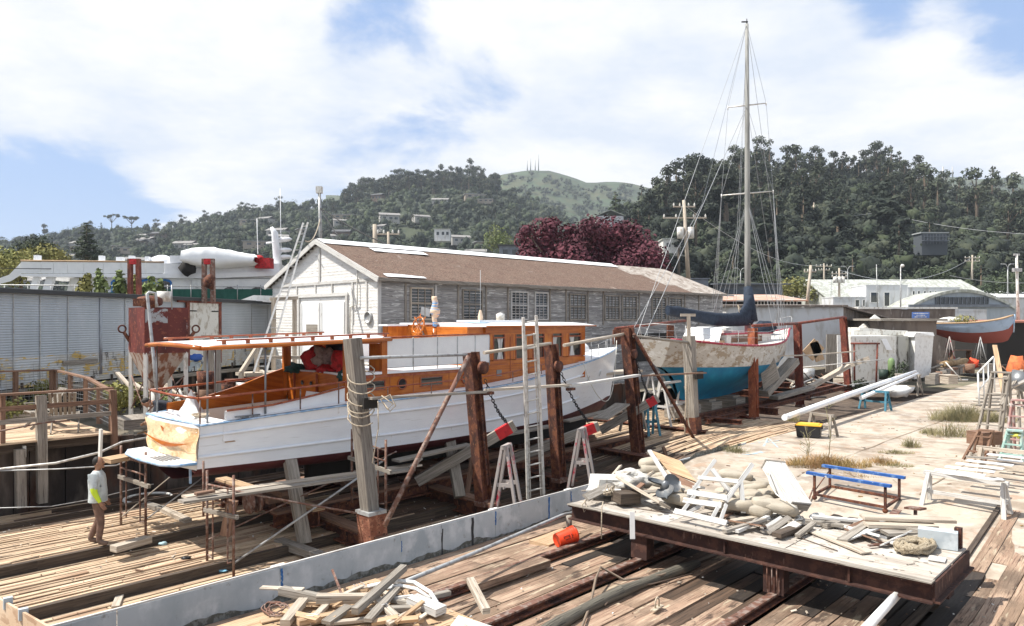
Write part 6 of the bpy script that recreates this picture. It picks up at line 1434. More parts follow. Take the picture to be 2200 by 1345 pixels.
for i,(u,v,Y,s_)in enumerate(((95,838,24,.5),(230,845,23,.5),(262,850,24,.55),(300,850,25,.5),(345,862,24,.4),(470,850,27,.4),(20,890,22,.5),(5,880,21,.5),(600,868,29,.5),(665,800,34,.5))):
 pts=[(P(u+R.uniform(-14,14),v+R.uniform(-6,8),Y)[0],Y+R.uniform(-.4,.4),P(u,v+R.uniform(-6,8),Y)[2],s_*R.uniform(.6,1))for k in range(4)]
 leafy('weed_bush',pts,420,.07,'leaf_gold' if i in(0,1,2,3,6,7)else 'leaf_lite','yellow green weed clump in the yard between deck and corrugated wall','weeds',60+i,.01,'weed clumps of the left yard')
r_=random.Random(21)
JM=['wood_grey','wood_brown','dirty_white','rust','wood_pale','galv','dark']
def junk(i,u,v,Y,sz,label,group):
 q=MB();c=P(u,v,Y)
 k=i%4;a=r_.uniform(0,3)
 if k==0:
  for j in range(3):q.beam(c+V((r_.uniform(-.5,.5),0,.05*j)),c+V((r_.uniform(-.8,.8)*2,r_.uniform(.2,1),.08*j+r_.uniform(0,.5))),.12,.04)
 elif k==1:q.box(c+V((0,0,sz/3)),(sz,sz*.7,sz*.6),Euler((0,0,a)));q.box(c+V((0,0,sz*.65)),(sz*1.1,sz*.8,.04),Euler((0,0,a)))
 elif k==2:q.lathe(c,[(0,0),(sz*.35,0),(sz*.4,sz*.8),(sz*.36,sz*.8),(.0,sz*.2)],12)
 else:q.tube([c,c+V((sz*1.5,.3,r_.uniform(0,.6)))],.05,6);q.tube([c+V((sz,0,0)),c+V((sz*.2,.2,sz))],.04,6)
 return one(q,('scrap_boards','crate','bucket','pipe')[k],M[r_.choice(JM)],label,('boards','crate','bucket','pipe')[k],group)
for i in range(34):
 junk(i,r_.uniform(230,780),r_.uniform(835,870),r_.uniform(22.5,27),r_.uniform(.4,.8),('scrap boards','small crate','old bucket','bent pipes')[i%4]+' in the cluttered yard between corrugated wall and yacht',('scrap boards','crates','buckets','pipes')[i%4]+' of the left yard')
# RIGHT BACKGROUND BUILDINGS
M['bld_white']=mat('white_building_paint',(.58,.59,.60),[((.46,.45,.43),1.2,(1,1,.4),.56,.08)],.8)
M['bld_grey']=mat('grey_building',(.16,.18,.21),[((.12,.135,.16),1,(1,1,1),.5,.1)],.7)
M['roof_metal']=mat('lichen_metal_roof',(.40,.41,.38),[((.27,.28,.24),.7,(3,1,1),.50,.08),((.5,.52,.5),2,(1,1,1),.58,.06)],.7)
M['roof_red']=mat('rusty_pink_roof',(.48,.26,.18),[((.4,.36,.32),.8,(1,1,1),.52,.05)],.8)
M['ply_old']=mat('weathered_brown_plywood',(.20,.165,.14),[((.13,.105,.09),1.5,(1,1,.3),.5,.1),((.32,.28,.25),3,(1,1,.3),.62,.06)],.9)
def house(name,label,u0,u1,vb,ve,va,Y,depth,wall,roof,rot=0,gable='end',ov=.3,cat_='building',extra=None,zb=None):
 """box with pitched roof; u0,u1,ve at the front face, va = ridge pixel row"""
 a=P(u0,vb,Y);b=P(u1,vb,Y);z0=zb if zb is not None else min(a.z,.5);ze=P(u0,ve,Y).z;za=P(u0,va,Y+depth/2).z;c=(a+b)/2;wdt=(b-a).length
 r=T(name,label,cat_,V((c.x,Y,z0)));Rm=Matrix.Rotation(rot,3,'Z')
 def L_(x,y,z):p=Rm@V((x,y,0));return V((c.x+p.x,Y+p.y,z))
 q=MB();h=wdt/2;q.prism([L_(-h,0,z0),L_(h,0,z0),L_(h,0,ze),L_(-h,0,ze)],L_(0,depth,0)-L_(0,0,0));q.build('walls',wall,r)
 q=MB()
 if gable=='side':
  for y0,y1 in((-ov,depth/2),(depth+ov,depth/2)):q.prism([L_(-h-ov,y0,ze+.02),L_(h+ov,y0,ze+.02),L_(h+ov,y1,za),L_(-h-ov,y1,za)],(0,0,.12))
  for x in(-h,h):q.face([L_(x,0,ze),L_(x,depth,ze),L_(x,depth/2,za)])
 elif gable=='end':
  for x0,x1 in((-h-ov,0),(h+ov,0)):q.prism([L_(x0,-ov,ze+.02),L_(x0,depth+ov,ze+.02),L_(x1,depth+ov,za),L_(x1,-ov,za)],(0,0,.12))
 else:q.prism([L_(-h-ov,-ov,ze+.02),L_(h+ov,-ov,ze+.02),L_(h+ov,depth+ov,za),L_(-h-ov,depth+ov,za)],(0,0,.14))
 q.build('roof',roof,r)
 if gable=='end':q=MB();q.face([L_(-h,-.01,ze),L_(h,-.01,ze),L_(0,-.01,za)]);q.build('gable',wall,r)
 def win(ua,ub,va_,vb_,m='glass',nm='window',fr='white_matt'):
  A=P(ua,va_,Y);B_=P(ub,vb_,Y);q=MB();q.box(((A.x+B_.x)/2,Y-.03,(A.z+B_.z)/2),(abs(B_.x-A.x),.06,abs(A.z-B_.z)));g=q.build(nm,M[m],r)
  if fr:
   q=MB();t_=.09
   for x in(A.x,B_.x):q.box((x,Y-.07,(A.z+B_.z)/2),(t_,.05,abs(A.z-B_.z)))
   for z in(A.z,B_.z):q.box(((A.x+B_.x)/2,Y-.075,z),(abs(B_.x-A.x)+t_,.05,t_))
   q.build('frame',M[fr],g)
 for w_ in(extra or[]):win(*w_)
 return r
house('metal_roofed_building','long low building with lichen stained metal roof behind the white annexe',1790,2150,690,652,602,118,22,M['bld_white'],M['roof_metal'],gable='side',extra=[(1802,1812,664,680),(1836,1845,641,652)])
house('white_annexe','white two storey annexe with big window and dark glazed door',1861,1950,690,614,616,112,5,M['bld_white'],M['bld_white'],gable='flat',ov=.05,extra=[(1870,1887,628,650),(1899,1911,628,658,'glass','door'),(1812,1820,0,0)][:2])
house('white_wing','white wing with a row of five small windows, right of the annexe',1951,2062,690,619,617,114,8,M['bld_white'],M['bld_white'],gable='flat',ov=.05,extra=[(x,x+5,625,640)for x in(1960,1971,1984,1996,2007)])
house('white_side_block','low white block with two small windows left of the annexe',1790,1860,690,640,640,111,4,M['bld_white'],M['bld_white'],gable='flat',ov=.05,extra=[(1837,1846,644,659),(1853,1858,644,658)])
qh=T('arched_building','blue grey arched roof building with a long dark window strip','building',P(2060,690,100));q=MB();arc=[]
for i in range(21):k=i/20;arc.append(P(1950+232*k,664-40*math.sin(k*PI)**.85,100))
q.prism([P(1950,700,100)]+arc+[P(2182,700,100)],(6,26,0));q.build('body',M['bld_grey']if 0 else mat('pale_blue_grey_wall',(.36,.41,.46),[((.3,.34,.38),1,(1,1,.3),.5,.1)],.7),qh)
q=MB();q.grid([[p+V((0,-.3,.15)),p+V((6,26.3,.15))]for p in arc],0,True);q.grid([[p+V((0,-.3,.15)),p+V((0,-.3,-.25))]for p in arc],0,False);q.build('arched_roof',M['roof_metal'],qh)
q=MB();q.box(P(2067,646,99.9),(7.1,.1,.95));w0=q.build('window_strip',M['glass'],qh);q=MB()
for i in range(13):q.box(P(2011+113*i/12,646,99.8),(.08,.08,.95))
q.build('mullion',M['bld_grey'],w0)
q=MB();q.box(P(2060,657,99.7),(13.5,.3,.35));q.build('lintel_band',M['bld_grey'],qh)
house('flat_roofed_building','long bright white flat roofed building at the right edge',2112,2400,690,640,622,128,20,M['bld_white'],M['roof_white'],gable='shed')
house('modern_grey_building','modern dark grey flat building between shed roof end and mast',1545,1680,690,612,611,105,12,M['bld_grey'],M['bld_grey'],gable='flat',ov=1.0,extra=[(1550,1600,622,634,'glass','window',None),(1610,1670,622,634,'glass','window',None)])
house('grey_penthouse','small grey box rising from the modern grey building',1478,1522,690,600,599,106,8,M['bld_grey'],M['bld_grey'],gable='flat',ov=.2)
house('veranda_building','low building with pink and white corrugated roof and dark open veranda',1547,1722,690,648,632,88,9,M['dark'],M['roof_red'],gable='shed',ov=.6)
q=MB()
for i in range(17):q.box(P(1600+7*i,652,87.7),(.1,.1,.8))
one(q,'veranda_railing',M['dirty_white'],'pale posts of the veranda railing below the pink roof','railing')
house('white_walled_shed','long low shed with white wall and brown roof edge behind the sailboat',1560,1812,800,660,655,56,9,M['bld_white'],M['ply_old'],gable='flat',ov=.25,zb=.4)
q=MB();a=P(1812,660,56);b=P(1890,690,62);q.prism([a,b,V((b.x,b.y,.4)),V((a.x,a.y,.4))],(.0,.1,0));q.prism([a+V((-.2,-.4,.05)),b+V((2.5,-.4,-.3)),b+V((2.5,5,-.3)),a+V((-.2,7,.05))],(0,0,.12));one(q,'lean_to',M['ply_old'],'brown lean to wall with sloping roof at the right end of the white shed','building')
house('concrete_grey_shed','flat weathered shed behind the dark shed, carrying a blue sign',1846,2052,760,664,662,64,5,M['ply_old'],M['dirty_white'],gable='flat',ov=.15,zb=.4)
house('dark_shed','dark brown plywood shed with flat overhanging roof',1900,2012,815,690,688,52,6,M['ply_old'],M['wood_grey'],gable='flat',ov=.5,zb=.5)
sg=T('sign','blue sign board with white lettering on the flat shed','sign',P(1978,678,62.5));q=MB();q.box(P(1978,677,62.6),(1.45,.05,.52));q.build('board',mat('sign_blue',(.12,.22,.55),[],.6),sg)
letters('BOAT WORKS OFFICE',P(1978,674.5,62.55),.14,(PI/2,0,0),M['white_matt'],sg)if 0 else None
for v,w_ in((673.5,1.2),(677.5,.7),(681,1.0)):
 q=MB();x0=-w_/2;rr=random.Random(v)
 while x0<w_/2:l=rr.uniform(.03,.09);q.box(P(1978,v,62.55)+V((x0+l/2,0,0)),(l,.02,.08 if rr.random()<.6 else .05));x0+=l+rr.choice((.02,.02,.05))
 o=q.build('lettering',M['white_matt'],sg);o['kind']='stuff'
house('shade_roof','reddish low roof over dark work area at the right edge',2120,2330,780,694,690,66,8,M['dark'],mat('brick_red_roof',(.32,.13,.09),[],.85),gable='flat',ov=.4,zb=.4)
house('pale_low_wall','pale horizontal boarded wall left of the boat on stands',2050,2120,760,668,667,80,3,M['bld_white'],M['bld_white'],gable='flat',ov=.02,zb=.4)
q=MB();q.prism([P(1835,712,53),P(1880,676,56),P(1900,690,56),P(1850,716,53)],(0,.1,.0));one(q,'roofing_sheet',M['dirty_white'],'grey sheet leaning against the lean to, above the plywood shack','sheets');q=MB();q.box(P(1880,715,50),(3.6,1.5,.3));q.box(P(1868,709.5,50),(2.4,1.2,.2),Euler((0,.08,.2)));one(q,'roofing_sheets',M['dirty_white'],'loose pale sheets piled on the plywood shack roof','sheets')
sk=T('plywood_shack','white shack of old boat mouldings with rusty door frame, right of the third rust post','shack',P(1870,830,47));q=MB()
q.prism([P(1830,835,47),P(1925,828,47),P(1925,722,47),P(1828,722,47)],(.2,2.5,0));q.build('wall',M['dirty_white'],sk)
q=MB();q.prism([P(1925,828,47),P(1960,818,49),P(1960,722,49),P(1925,722,47)],(.2,2,0));q.build('side_wall',mat('peeling_grey_panel',(.42,.42,.38),[((.12,.11,.09),2.5,(1,1,.4),.56,.04)],.8),sk)
q=MB();q.prism([P(1964,815,48),P(1999,808,49),P(2006,720,49),P(1966,722,48)],(.1,2.2,0));q.prism([P(1962,724,47.9),P(2008,722,48.9),P(2005,714,49),P(1968,714,48)],(.1,2.4,0));q.build('white_moulding',M['white_matt'],sk)
for a,b in(((1828,738),(1890,738)),((1835,738),(1836,825)),((1885,738),(1882,830))):q=MB();q.tube([P(a[0],a[1],46.8),P(b[0],b[1],46.8)],.06,5);q.build('door_frame',M['rust_red'],sk)
q=MB();q.prism([P(1893,728,46.9),P(1905,728,46.9),P(1917,752,46.9),P(1905,752,46.9)],(0,.03,0));q.build('white_stripe',M['white'],sk)
q=MB();q.lathe(P(1915,812,45.5),[(0,0),(.2,0),(.2,1.05),(.12,1.2),(0,1.25)],12);one(q,'gas_cylinder',mat('green_cylinder',(.16,.24,.10),[],.6),'tall olive green gas cylinder before the plywood shack','cylinder')
q=MB();q.lathe(P(1898,815,45.5),[(0,0),(.25,0),(.28,.6),(0,.62)],12);one(q,'rubbish_bin',mat('dark_green_bin',(.02,.04,.03),[],.6),'dark green bin left of the gas cylinder','bin')
q=MB();q.lathe(P(1706,815,40),[(0,0),(.28,0),(.33,.95),(.3,.95),(0,.1)],14);one(q,'rubbish_bin',mat('brown_bin',(.20,.12,.11),[],.7),'brown ribbed bin between the first two rust posts','bin')
leafy('weed_bush',[(P(1932,800,45)[0],45,P(0,800,45)[2],.5),(P(1925,815,45)[0],45,P(0,812,45)[2],.5),(P(1940,785,45)[0],45,P(0,785,45)[2],.35)],700,.06,'leaf_oak','green weeds growing up before the gas cylinder','weeds',90,.01)
leafy('weed_bush',[(P(1850,826,41)[0],41,P(0,826,41)[2],.4),(P(1838,828,41)[0],41,P(0,830,41)[2],.3)],500,.06,'leaf_oak','green weeds beside the foot of the third rust post','weeds',91,.01)
for i,(u0,v0,u1,v1,Y,w_,m)in enumerate(((1790,800,1792,718,44,.9,'wood_grey'),(1803,810,1802,720,43.5,.2,'white_matt'),(1735,765,1760,738,42,.8,'wood_tan'),(1762,775,1748,735,42,.5,'wood_tan'))):
 q=MB();q.beam(P(u0,v0,Y),P(u1,v1,Y),w_,.08,up=(0,1,0));one(q,'upright_board',M[m],('tall grey sheet leaning between second and third rust post','narrow white pipe like board by the third rust post','tan step block tilted behind the second rust post','tan plywood offcut leaning under the step block')[i],'board')
for i in range(46):
 u=r_.uniform(1640,2040)if i<34 else r_.uniform(2040,2190);Y=r_.uniform(40,50)if i<34 else r_.uniform(50,60)
 if u>1830 and u<2015:continue
 gz=.62;c_v=HZ+(EYE-gz)*F/Y
 junk(i,u,c_v-r_.uniform(2,14),Y,r_.uniform(.5,1.1),('scrap boards','wooden crate','old tub','bent pipes')[i%4]+(' stacked behind the rust red posts' if i<34 else ' under the boat on stands'),('scrap boards','crates','tubs','pipes')[i%4]+(' behind the rust posts' if i<34 else ' under the far boat'))
for i in range(10):
 k=i/9;p=G(2010+80*k,826-32*k,.62);q=MB();q.box(p+V((0,.4,.25)),(.9,.55,.5),RS);q.box(p+V((.3,.6,.58)),(1.2,.35,.14),RS@Matrix.Rotation(.3*math.sin(i),3,'Z'));one(q,'timber_block',M['wood_brown' if i%3==1 else 'wood_grey'],'old bolted timber block in the row along the concrete edge','blocks','timber blocks along the concrete edge')
q=MB();q.tube([P(2025,783,51),P(2045,779,53),P(2075,775,55)],[.2,.26,.2],10);one(q,'tarp_roll',mat('tan_tarp',(.38,.27,.15),[((.25,.17,.09),3,(1,1,1),.5,.1)],.9,0,1.5,3),'tan rolled tarpaulin lying on the timber blocks','tarp')
q=MB();q.tube([P(1998,792,49),P(2062,770,54)],.07,6);one(q,'pole',M['wood_grey'],'grey pole lying on the timber blocks beside the tarp roll','pole')
q=MB();q.blob(G(1928,848,.62)+V((0,0,.2)),.8,.5,.3,jit=.7,seed=2);one(q,'plastic_sheet',M['canvas'],'crumpled white plastic sheet on the ground under the white spars','sheet')
bs=T('wooden_boat','pale blue and red wooden boat propped on jack stands at the far right','boat',P(2110,775,57));Rb=Matrix.Rotation(rad(-28),3,'Z');bc=P(2100,772,57)
def BB(x,y,z):p=Rb@V((x*.84-.3,y*.9,0));return V((bc.x+p.x,bc.y+p.y,bc.z+z))
SB=[(-3.3,.95),(-2,1.2),(0,1.35),(1.6,1.05),(2.6,.5),(3.1,.03)];ZB=[(-3.3,2.75),(0,2.85),(2,3.1),(3.1,3.4)];ZK=[(-3.3,2.0),(-1.5,1.45),(0,1.25),(2,1.3),(2.8,1.55),(3.1,2.2)]
for nm,k0,k1,m_ in(('hull',.5,1,mat('pale_blue_hull',(.33,.42,.54),[((.27,.34,.43),2,(1,1,1),.55,.08)],.7)),('bottom',0,.5,mat('dull_red_bottom',(.24,.06,.045),[],.8))):
 q=MB()
 for sg_ in(1,-1):
  rows=[]
  for i in range(17):
   x=-3.3+6.4*i/16;b=cat(SB,x);z0_,z1_=cat(ZK,x),cat(ZB,x);rows.append([BB(x,sg_*b*math.sin(k*PI/2)**.75,z0_+(z1_-z0_)*k)for k in[k0+(k1-k0)*j/5 for j in range(6)]])
  q.grid(rows,0,True,flip=sg_<0)
 q.grid([[BB(-3.3,y*cat(SB,-3.3)*math.sin(k*PI/2)**.75,cat(ZK,-3.3)+(cat(ZB,-3.3)-cat(ZK,-3.3))*k)for y in(-1,0,1)]for k in[k0+(k1-k0)*j/5 for j in range(6)]])
 q.build(nm,m_,bs)
q=MB()
for sg_ in(1,-1):q.tube([BB(x,sg_*(cat(SB,x)+.01),cat(ZB,x))for x in[-3.3+6.4*i/16 for i in range(17)]],.06,5)
q.build('gunwale',M['wood_tan'],bs)
q=MB();q.tube([BB(3.12,0,2.1),BB(3.16,0,2.9),BB(3.2,0,3.45)],.05,5);q.build('stem',M['blue_tape'],bs)
q=MB();q.blob(BB(-1.8,0,2.9),.9,.7,.35,jit=.4);q.build('cover',M['dirty_white'],bs)
for i,(x,y)in enumerate(((-1.9,.9),(.5,1.0),(-1.9,-.9),(.5,-1.0))):
 q=MB();t_=BB(x,y,1.75)
 for dx,dy in((-.4,.1),(.4,.1),(0,-.45)):q.tube([t_,BB(x+dx,y+(dy+.5)*(1 if y>0 else-1),0)],.035,5)
 one(q,'jack_stand',M['red_white']if i%2==0 else M['galv'],'tripod jack stand under the pale blue boat','stand','jack stands')
q=MB();crown_faces(q,[(BB(-.8,-.5,3.2).x,BB(-.8,-.5,3.2).y,bc.z+3.0,.9,.5)],500,.07,0,8);one(q,'weed_bush',M['leaf_gold'],'yellow green plants showing above the boat on stands','weeds')
# POLES, LAMPS, WIRES
def upole(u0,v0,u1,v1,Y,r,label,arms=(),m='wood_pale',cans=(),group='utility poles',cat_='utility pole'):
 a=P(u1,v1,Y);b=P(u0,v0,Y);rt=T('utility_pole',label,cat_,a,0,group);q=MB();q.tube([a,b],[r*1.2,r*.85],8);q.build('pole',M[m],rt)
 for v,hw in arms:
  c=P(u0+(u1-u0)*(v-v0)/(v1-v0),v,Y);q=MB();q.box(c,(hw*2,.12,.12));q.build('cross_arm',M[m],rt)
  for sx in(-.95,-.4,.4,.95):q=MB();q.lathe(c+V((sx*hw,0,.05)),[(.05,0),(.09,.12),(.03,.3)],6);q.build('insulator',M['dirty_white'],rt)
 for du,v in cans:
  q=MB();q.lathe(P(u0+(u1-u0)*(v-v0)/(v1-v0)+du,v,Y),[(0,0),(.3*r/.16,0),(.3*r/.16,.95*r/.16),(0,1.0*r/.16)],10);q.build('transformer',M['dirty_white'],rt)
 return rt
upole(1469,430,1479,600,68,.17,'leaning pole with two pale transformers right of the purple tree',((444,1.0),(468,2.0)),cans=((-12,512),(10,512)))
upole(686,404,690,560,45,.10,'slim pole with box on top behind the white gable',(),'galv');q=MB();q.box(P(686,408,45),(.35,.35,.4));one(q,'pole_box',M['dirty_white'],'small pale box on top of the slim pole behind the gable','box')
upole(805,482,807,560,55,.17,'thick grey pole stub behind the shed ridge')
upole(834,498,836,560,60,.12,'pole with pale crossarm behind the shed ridge',((503,.9),))
upole(1742,570,1733,665,88,.19,'leaning thick pole left of the metal roofed building',((584,.7),))
upole(1770,566,1771,620,130,.15,'pole with switch gear between two street lamps',((572,1.4),(580,1.0)))
upole(1803,576,1803,640,112,.16,'pole with three transformers before the metal roof',((588,1.1),(595,1.1)),cans=((-9,608),(0,608),(8,608)))
upole(2089,548,2088,600,150,.18,'pole with double crossarms above the metal roof end',((554,1.5),(561,1.5)))
upole(1748,435,1748,490,260,.3,'pole on the wooded hill above the tawny clearing',((443,1.6),))
upole(1940,470,1941,520,230,.3,'bare pole beside the dark balcony house',())
upole(1970,385,1971,430,330,.35,'pole on the hill crest right of the dark trees',((402,2.2),));upole(2000,405,2001,432,330,.3,'small pole on the right slope below the crest',((408,1.5),));upole(1993,378,1994,408,350,.3,'small pole right behind the crest pole',())
upole(2026,358,2027,405,700,.8,'left of two tall pylons on the far right ridge',(),'galv');upole(2046,358,2047,384,1200,1.0,'right of two tall pylons on the far right ridge',(),'galv')
upole(1883,568,1886,690,90,.05,'thin mast before the white annexe',(),'galv');upole(1935,572,1935,690,85,.07,'thin lamp post before the white annexe',(),'galv')
q=MB();q.tube([P(1935,574,85),P(1938,568,85)],.08,5);q.blob(P(1939,571,85),.25,.2,.2,n=6);one(q,'lamp_head',M['dirty_white'],'round lamp head on the thin post before the annexe','lamp')
upole(2184,546,2188,700,72,.13,'tall pale light post with box near the right edge',(),'dirty_white');q=MB();q.box(P(2185,580,71.8),(.8,.3,.35));q.box(P(2184,547,72),(.5,.2,.2));one(q,'pole_box',M['galv'],'grey box fixed on the tall light post','box')
def lamp(u,v,vb,Y,label):
 r=T('street_lamp',label,'street lamp',P(u,vb,Y),0,'street lamps');q=MB();q.tube([P(u,vb,Y),P(u,v+7,Y)],.09,6);q.build('post',M['galv'],r)
 for s_ in(-1,1):q=MB();q.tube([P(u,v+7,Y),P(u+s_*4,v+1,Y),P(u+s_*9,v,Y)],.06,5);q.box(P(u+s_*10,v,Y),(.7,.25,.12));q.build('lamp_arm',M['galv'],r)
lamp(1591,576,620,140,'double armed street lamp left of the mast');lamp(1821,572,620,140,'double armed street lamp above the metal roof left end');lamp(2165,567,640,130,'double armed street lamp near the right edge')
for i,(u,v)in enumerate(((1133,345),(1140,340),(1150,344),(1157,332))):
 q=MB();q.tube([P(u,368,1480),P(u,v,1480)],[1.2,.5],4);one(q,'radio_mast',M['galv'],'thin radio mast on the grassy summit, %s of four'%('first','second','third','tallest')[i],'mast','radio masts on the summit')
def wire(a,b,sag,r,label,m='wire_dark'):
 a=V(a);b=V(b);q=MB();q.tube([a.lerp(b,i/14)-V((0,0,sag*4*(i/14)*(1-i/14)))for i in range(15)],r,4,cap=False);return one(q,'cable',M[m],label,'cable')
wire(P(688,447,45),H(4.3,3.9,7.8),.2,.035,'thick black cable from the slim pole to the shed roof');wire(P(690,450,45),P(742,527,38),.1,.035,'shorter black cable from the slim pole to the shed ridge')
wire(P(688,470,45),P(655,517,33),.5,.03,'pale rope from the slim pole to the long ladder','rope')
wire(P(-40,575,38),P(700,515,60),.8,.02,'long dark cable crossing before the white yacht');wire(P(1950,470,230),P(2260,505,200),1,.06,'power line crossing the right hillside','wire');wire(P(1660,460,260),P(1950,445,240),2,.05,'power line across the dark trees','wire')
wire(P(2040,592,95),P(2260,605,95),.5,.03,'power line before the metal roof end','wire');wire(P(836,500,60),P(930,540,60),.3,.02,'cable sagging behind the shed ridge')
wire(P(1803,580,112),P(2089,552,150),3,.04,'power line above the metal roof','wire');wire(P(1469,440,68),P(1770,568,130),2,.03,'power line from the leaning transformer pole','wire')
# HILL HOUSES
def hillhouse(u,v,Y,w_,h,dp,wall,roof,label,group=None,flat=False,rz=0,ext=1.2):
 c=P(u,v,Y);r=T('hillside_house',label,'house',c,rz,group);q=MB();q.box((0,dp/2,h/2-ext/2),(w_,dp,h+ext));wl=q.build('wall',wall,r,org=(0,0,0));q=MB()
 if flat:q.box((0,dp/2,h+.15),(w_*1.1,dp*1.1,.3))
 else:
  for s_ in(-1,1):q.prism([(-w_*.55,dp/2+s_*dp*.58,h-.1),(w_*.55,dp/2+s_*dp*.58,h-.1),(w_*.55,dp/2,h+dp*.22),(-w_*.55,dp/2,h+dp*.22)],(0,0,.2))
 q.build('roof',roof,r,org=(0,0,0))
 for k in(-.28,.05,.33):q=MB();q.box((k*w_,-.03,h*.55),(w_*.16,.08,h*.35));g=q.build('window',M['glass'],r,org=(0,0,0))
 return r
hh0=[hillhouse(0,700,100,12,4,8,mat('pale_house',(.36,.345,.32),[],.8),mat('house_roof',(.22,.21,.20),[],.8),'x','pale houses on the left hillside'),hillhouse(0,700,100,15,3.2,8,mat('tan_house',(.30,.25,.20),[],.8),mat('grey_house_roof',(.34,.34,.34),[],.8),'x','low tan houses on the left hillside',True),hillhouse(0,700,100,10,5,7,mat('brown_house',(.13,.09,.07),[],.8),mat('dark_house_roof',(.08,.08,.085),[],.8),'x','brown houses on the left hillside')]
LBL=('small pale house among the trees of the left hillside','low tan flat roofed house among the trees of the left hillside','dark brown house among the trees of the left hillside')
for i in range(54):
 u=r_.uniform(-20,1060);f_=r_.uniform(.03,.75);b=onhill('town_hill',u,f_)if 'onhill' in globals()else P(u,560,400);k=r_.choice((0,0,1,1,2));o=hh0[k]if i in(0,1,2)and(k:=i)>=0 else dup(hh0[k])
 o.location=b+V((0,0,4.5));o.rotation_euler=(0,0,r_.uniform(-.5,.5));o['label']=LBL[k];s_=r_.uniform(.8,1.25);o.scale=(s_,s_,s_)
gh=hillhouse(1336,498,260,8,5,9,M['bld_white'],M['roof_metal'],'white gabled house peeking out above the purple tree',rz=PI/2);
bh=hillhouse(2008,528,190,6.6,3.2,4,mat('dark_slate_house',(.07,.08,.09),[],.8),mat('pale_eave',(.30,.32,.32),[],.8),'dark two storey balcony house with flat roof on the right hillside',flat=True,ext=2.4)
q=MB();
for z in(.9,2.3):q.box((0,-.9,z),(6.4,.08,.08))
for i in range(9):q.box((-3.2+.8*i,-.9,1.6),(.07,.07,2.6))
q.box((0,-.5,1.25),(6.6,1.0,.12));q.build('balcony',M['bld_grey'],bh,org=(0,0,0))
hillhouse(1102,556,150,5.6,2.6,5,M['bld_grey'],mat('black_roof',(.03,.032,.035),[],.7),'dark grey house at the left foot of the purple tree',flat=True)
hillhouse(1168,556,140,2.5,4.8,3,M['bld_white'],M['bld_white'],'narrow white house wall showing left of the purple tree',flat=True)
hillhouse(1450,540,190,6,3,6,M['dirty_white'],M['roof_metal'],'pale house half hidden right of the purple tree',flat=True)
hillhouse(950,512,330,7,4,6,M['bld_white'],M['roof_metal'],'white block house above the shed ridge on the hillside',flat=True)
q=MB();q.grid([[P(u,v,245+j*8)for u in(1728,1745,1765,1780)]for j,v in enumerate((512,498,485,478))]);struct(q,'clearing',mat('tawny_bank',(.30,.24,.14),[((.4,.38,.33),.3,(1,1,1),.5,.1)],.9))
# CLUTTERED PLATFORM ON THE RIGHT SLIP
M['girder']=mat('dark_rusted_girder',(.040,.017,.013),[((.075,.032,.022),5,(1,1,1),.54,.08),((.14,.08,.06),11,(1,1,.3),.64,.03)],.85,0,.6,20)
M['bleached']=M['plank_red']
wp=T('work_platform','large low steel framed platform with worn plywood top, heaped with scrap, in the right foreground','platform',S(12.5,-6.0,0))
PT=.90
P0_=P
def P(u,v,Y):return P0_(u,v,Y*.963)
q=MB()
for(a,b,c,d)in((11.5,13.5,-9.2,-7.05),(11.5,13.5,-7.04,-4.9),(11.5,13.5,-4.89,-2.8)):
 q.box(S((a+b)/2,(c+d)/2,PT-.02+R.uniform(-.004,.004)),(b-a,abs(d-c)-.01,.035),RS)
q.build('plywood_top',mat('bleached_deck_plywood',(.42,.38,.33),[((.31,.27,.23),1,(1.2,12,1),.52,.1),((.20,.17,.14),1,(2,30,1),.62,.04),((.50,.48,.45),1.3,(1,1,1),.58,.08)],.9,0,.5,1,(2,40,1),'UV',.1),wp)
q=MB();q.box(S(11.51,-6.0,.725),(.03,6.4,.25),RS);q.box(S(11.47,-6.0,.85),(.14,6.44,.025),RS);q.box(S(11.47,-6.0,.595),(.14,6.44,.025),RS)
for t in(-3.9,-5.9):q.box(S(11.47,t,.725),(.08,.03,.22),RS)
q.build('front_girder',M['girder'],wp)
q=MB();q.box(S(12.5,-2.78,.73),(2.05,.03,.26),RS);q.box(S(12.5,-2.76,.60),(2.05,.12,.025),RS);q.build('side_girder',M['girder'],wp)
q=MB();q.box(S(13.5,-6.0,.73),(.03,6.4,.25),RS);q.build('rear_girder',M['rust'],wp)
q=MB();q.box(S(11.46,-6.0,.885),(.20,6.44,.02),RS@Matrix.Rotation(.03,3,'Y'));q.build('splintered_edge',M['wood_grey'],wp)
for t in(-7.63,-5.08):
 q=MB();q.box(S(11.65,t,.36),(.3,.26,.46),RS);q.box(S(11.5,t,.36),(.02,.34,.46),RS);q.build('support_block',M['girder'],wp)
for t in(-8.9,-7.63,-5.08,-3.1):q=MB();q.box(S(13.3,t,.36),(.3,.26,.46),RS);q.build('support_block',M['girder'],wp)
q=MB()
for t in(-5.0,-5.08,-5.16):q.tube([S(11.43,t,.6),S(11.45,t,.2)],.012,5)
q.build('hanger_chain',M['rust_tube'],wp)
q=MB();q.box(S(13.42,-2.9,1.06),(.1,.1,.32),RS);q.build('corner_post',M['rust'],wp)
q=MB();q.beam(P(1358,1100,13.9),P(1359,1158,13.85),.09,.015,up=(0,1,0));one(q,'hanging_strip',M['white_matt'],'pale strip hanging down from the front girder of the cluttered platform','strip')
q=MB();q.tube([P(1296,1078,14.6),P(1293,1090,14.5),P(1292,1158,14.4)],.012,5);one(q,'rope',M['rope'],'thin rope hanging at the left end of the front girder','rope')
q=MB();q.tube([P(1262,1072,15),P(1250,1085,14.9),P(1255,1100,14.9),P(1262,1092,14.9),P(1256,1076,15)],.012,5);one(q,'rope',M['rope'],'small rope loop over the left corner of the platform','rope')
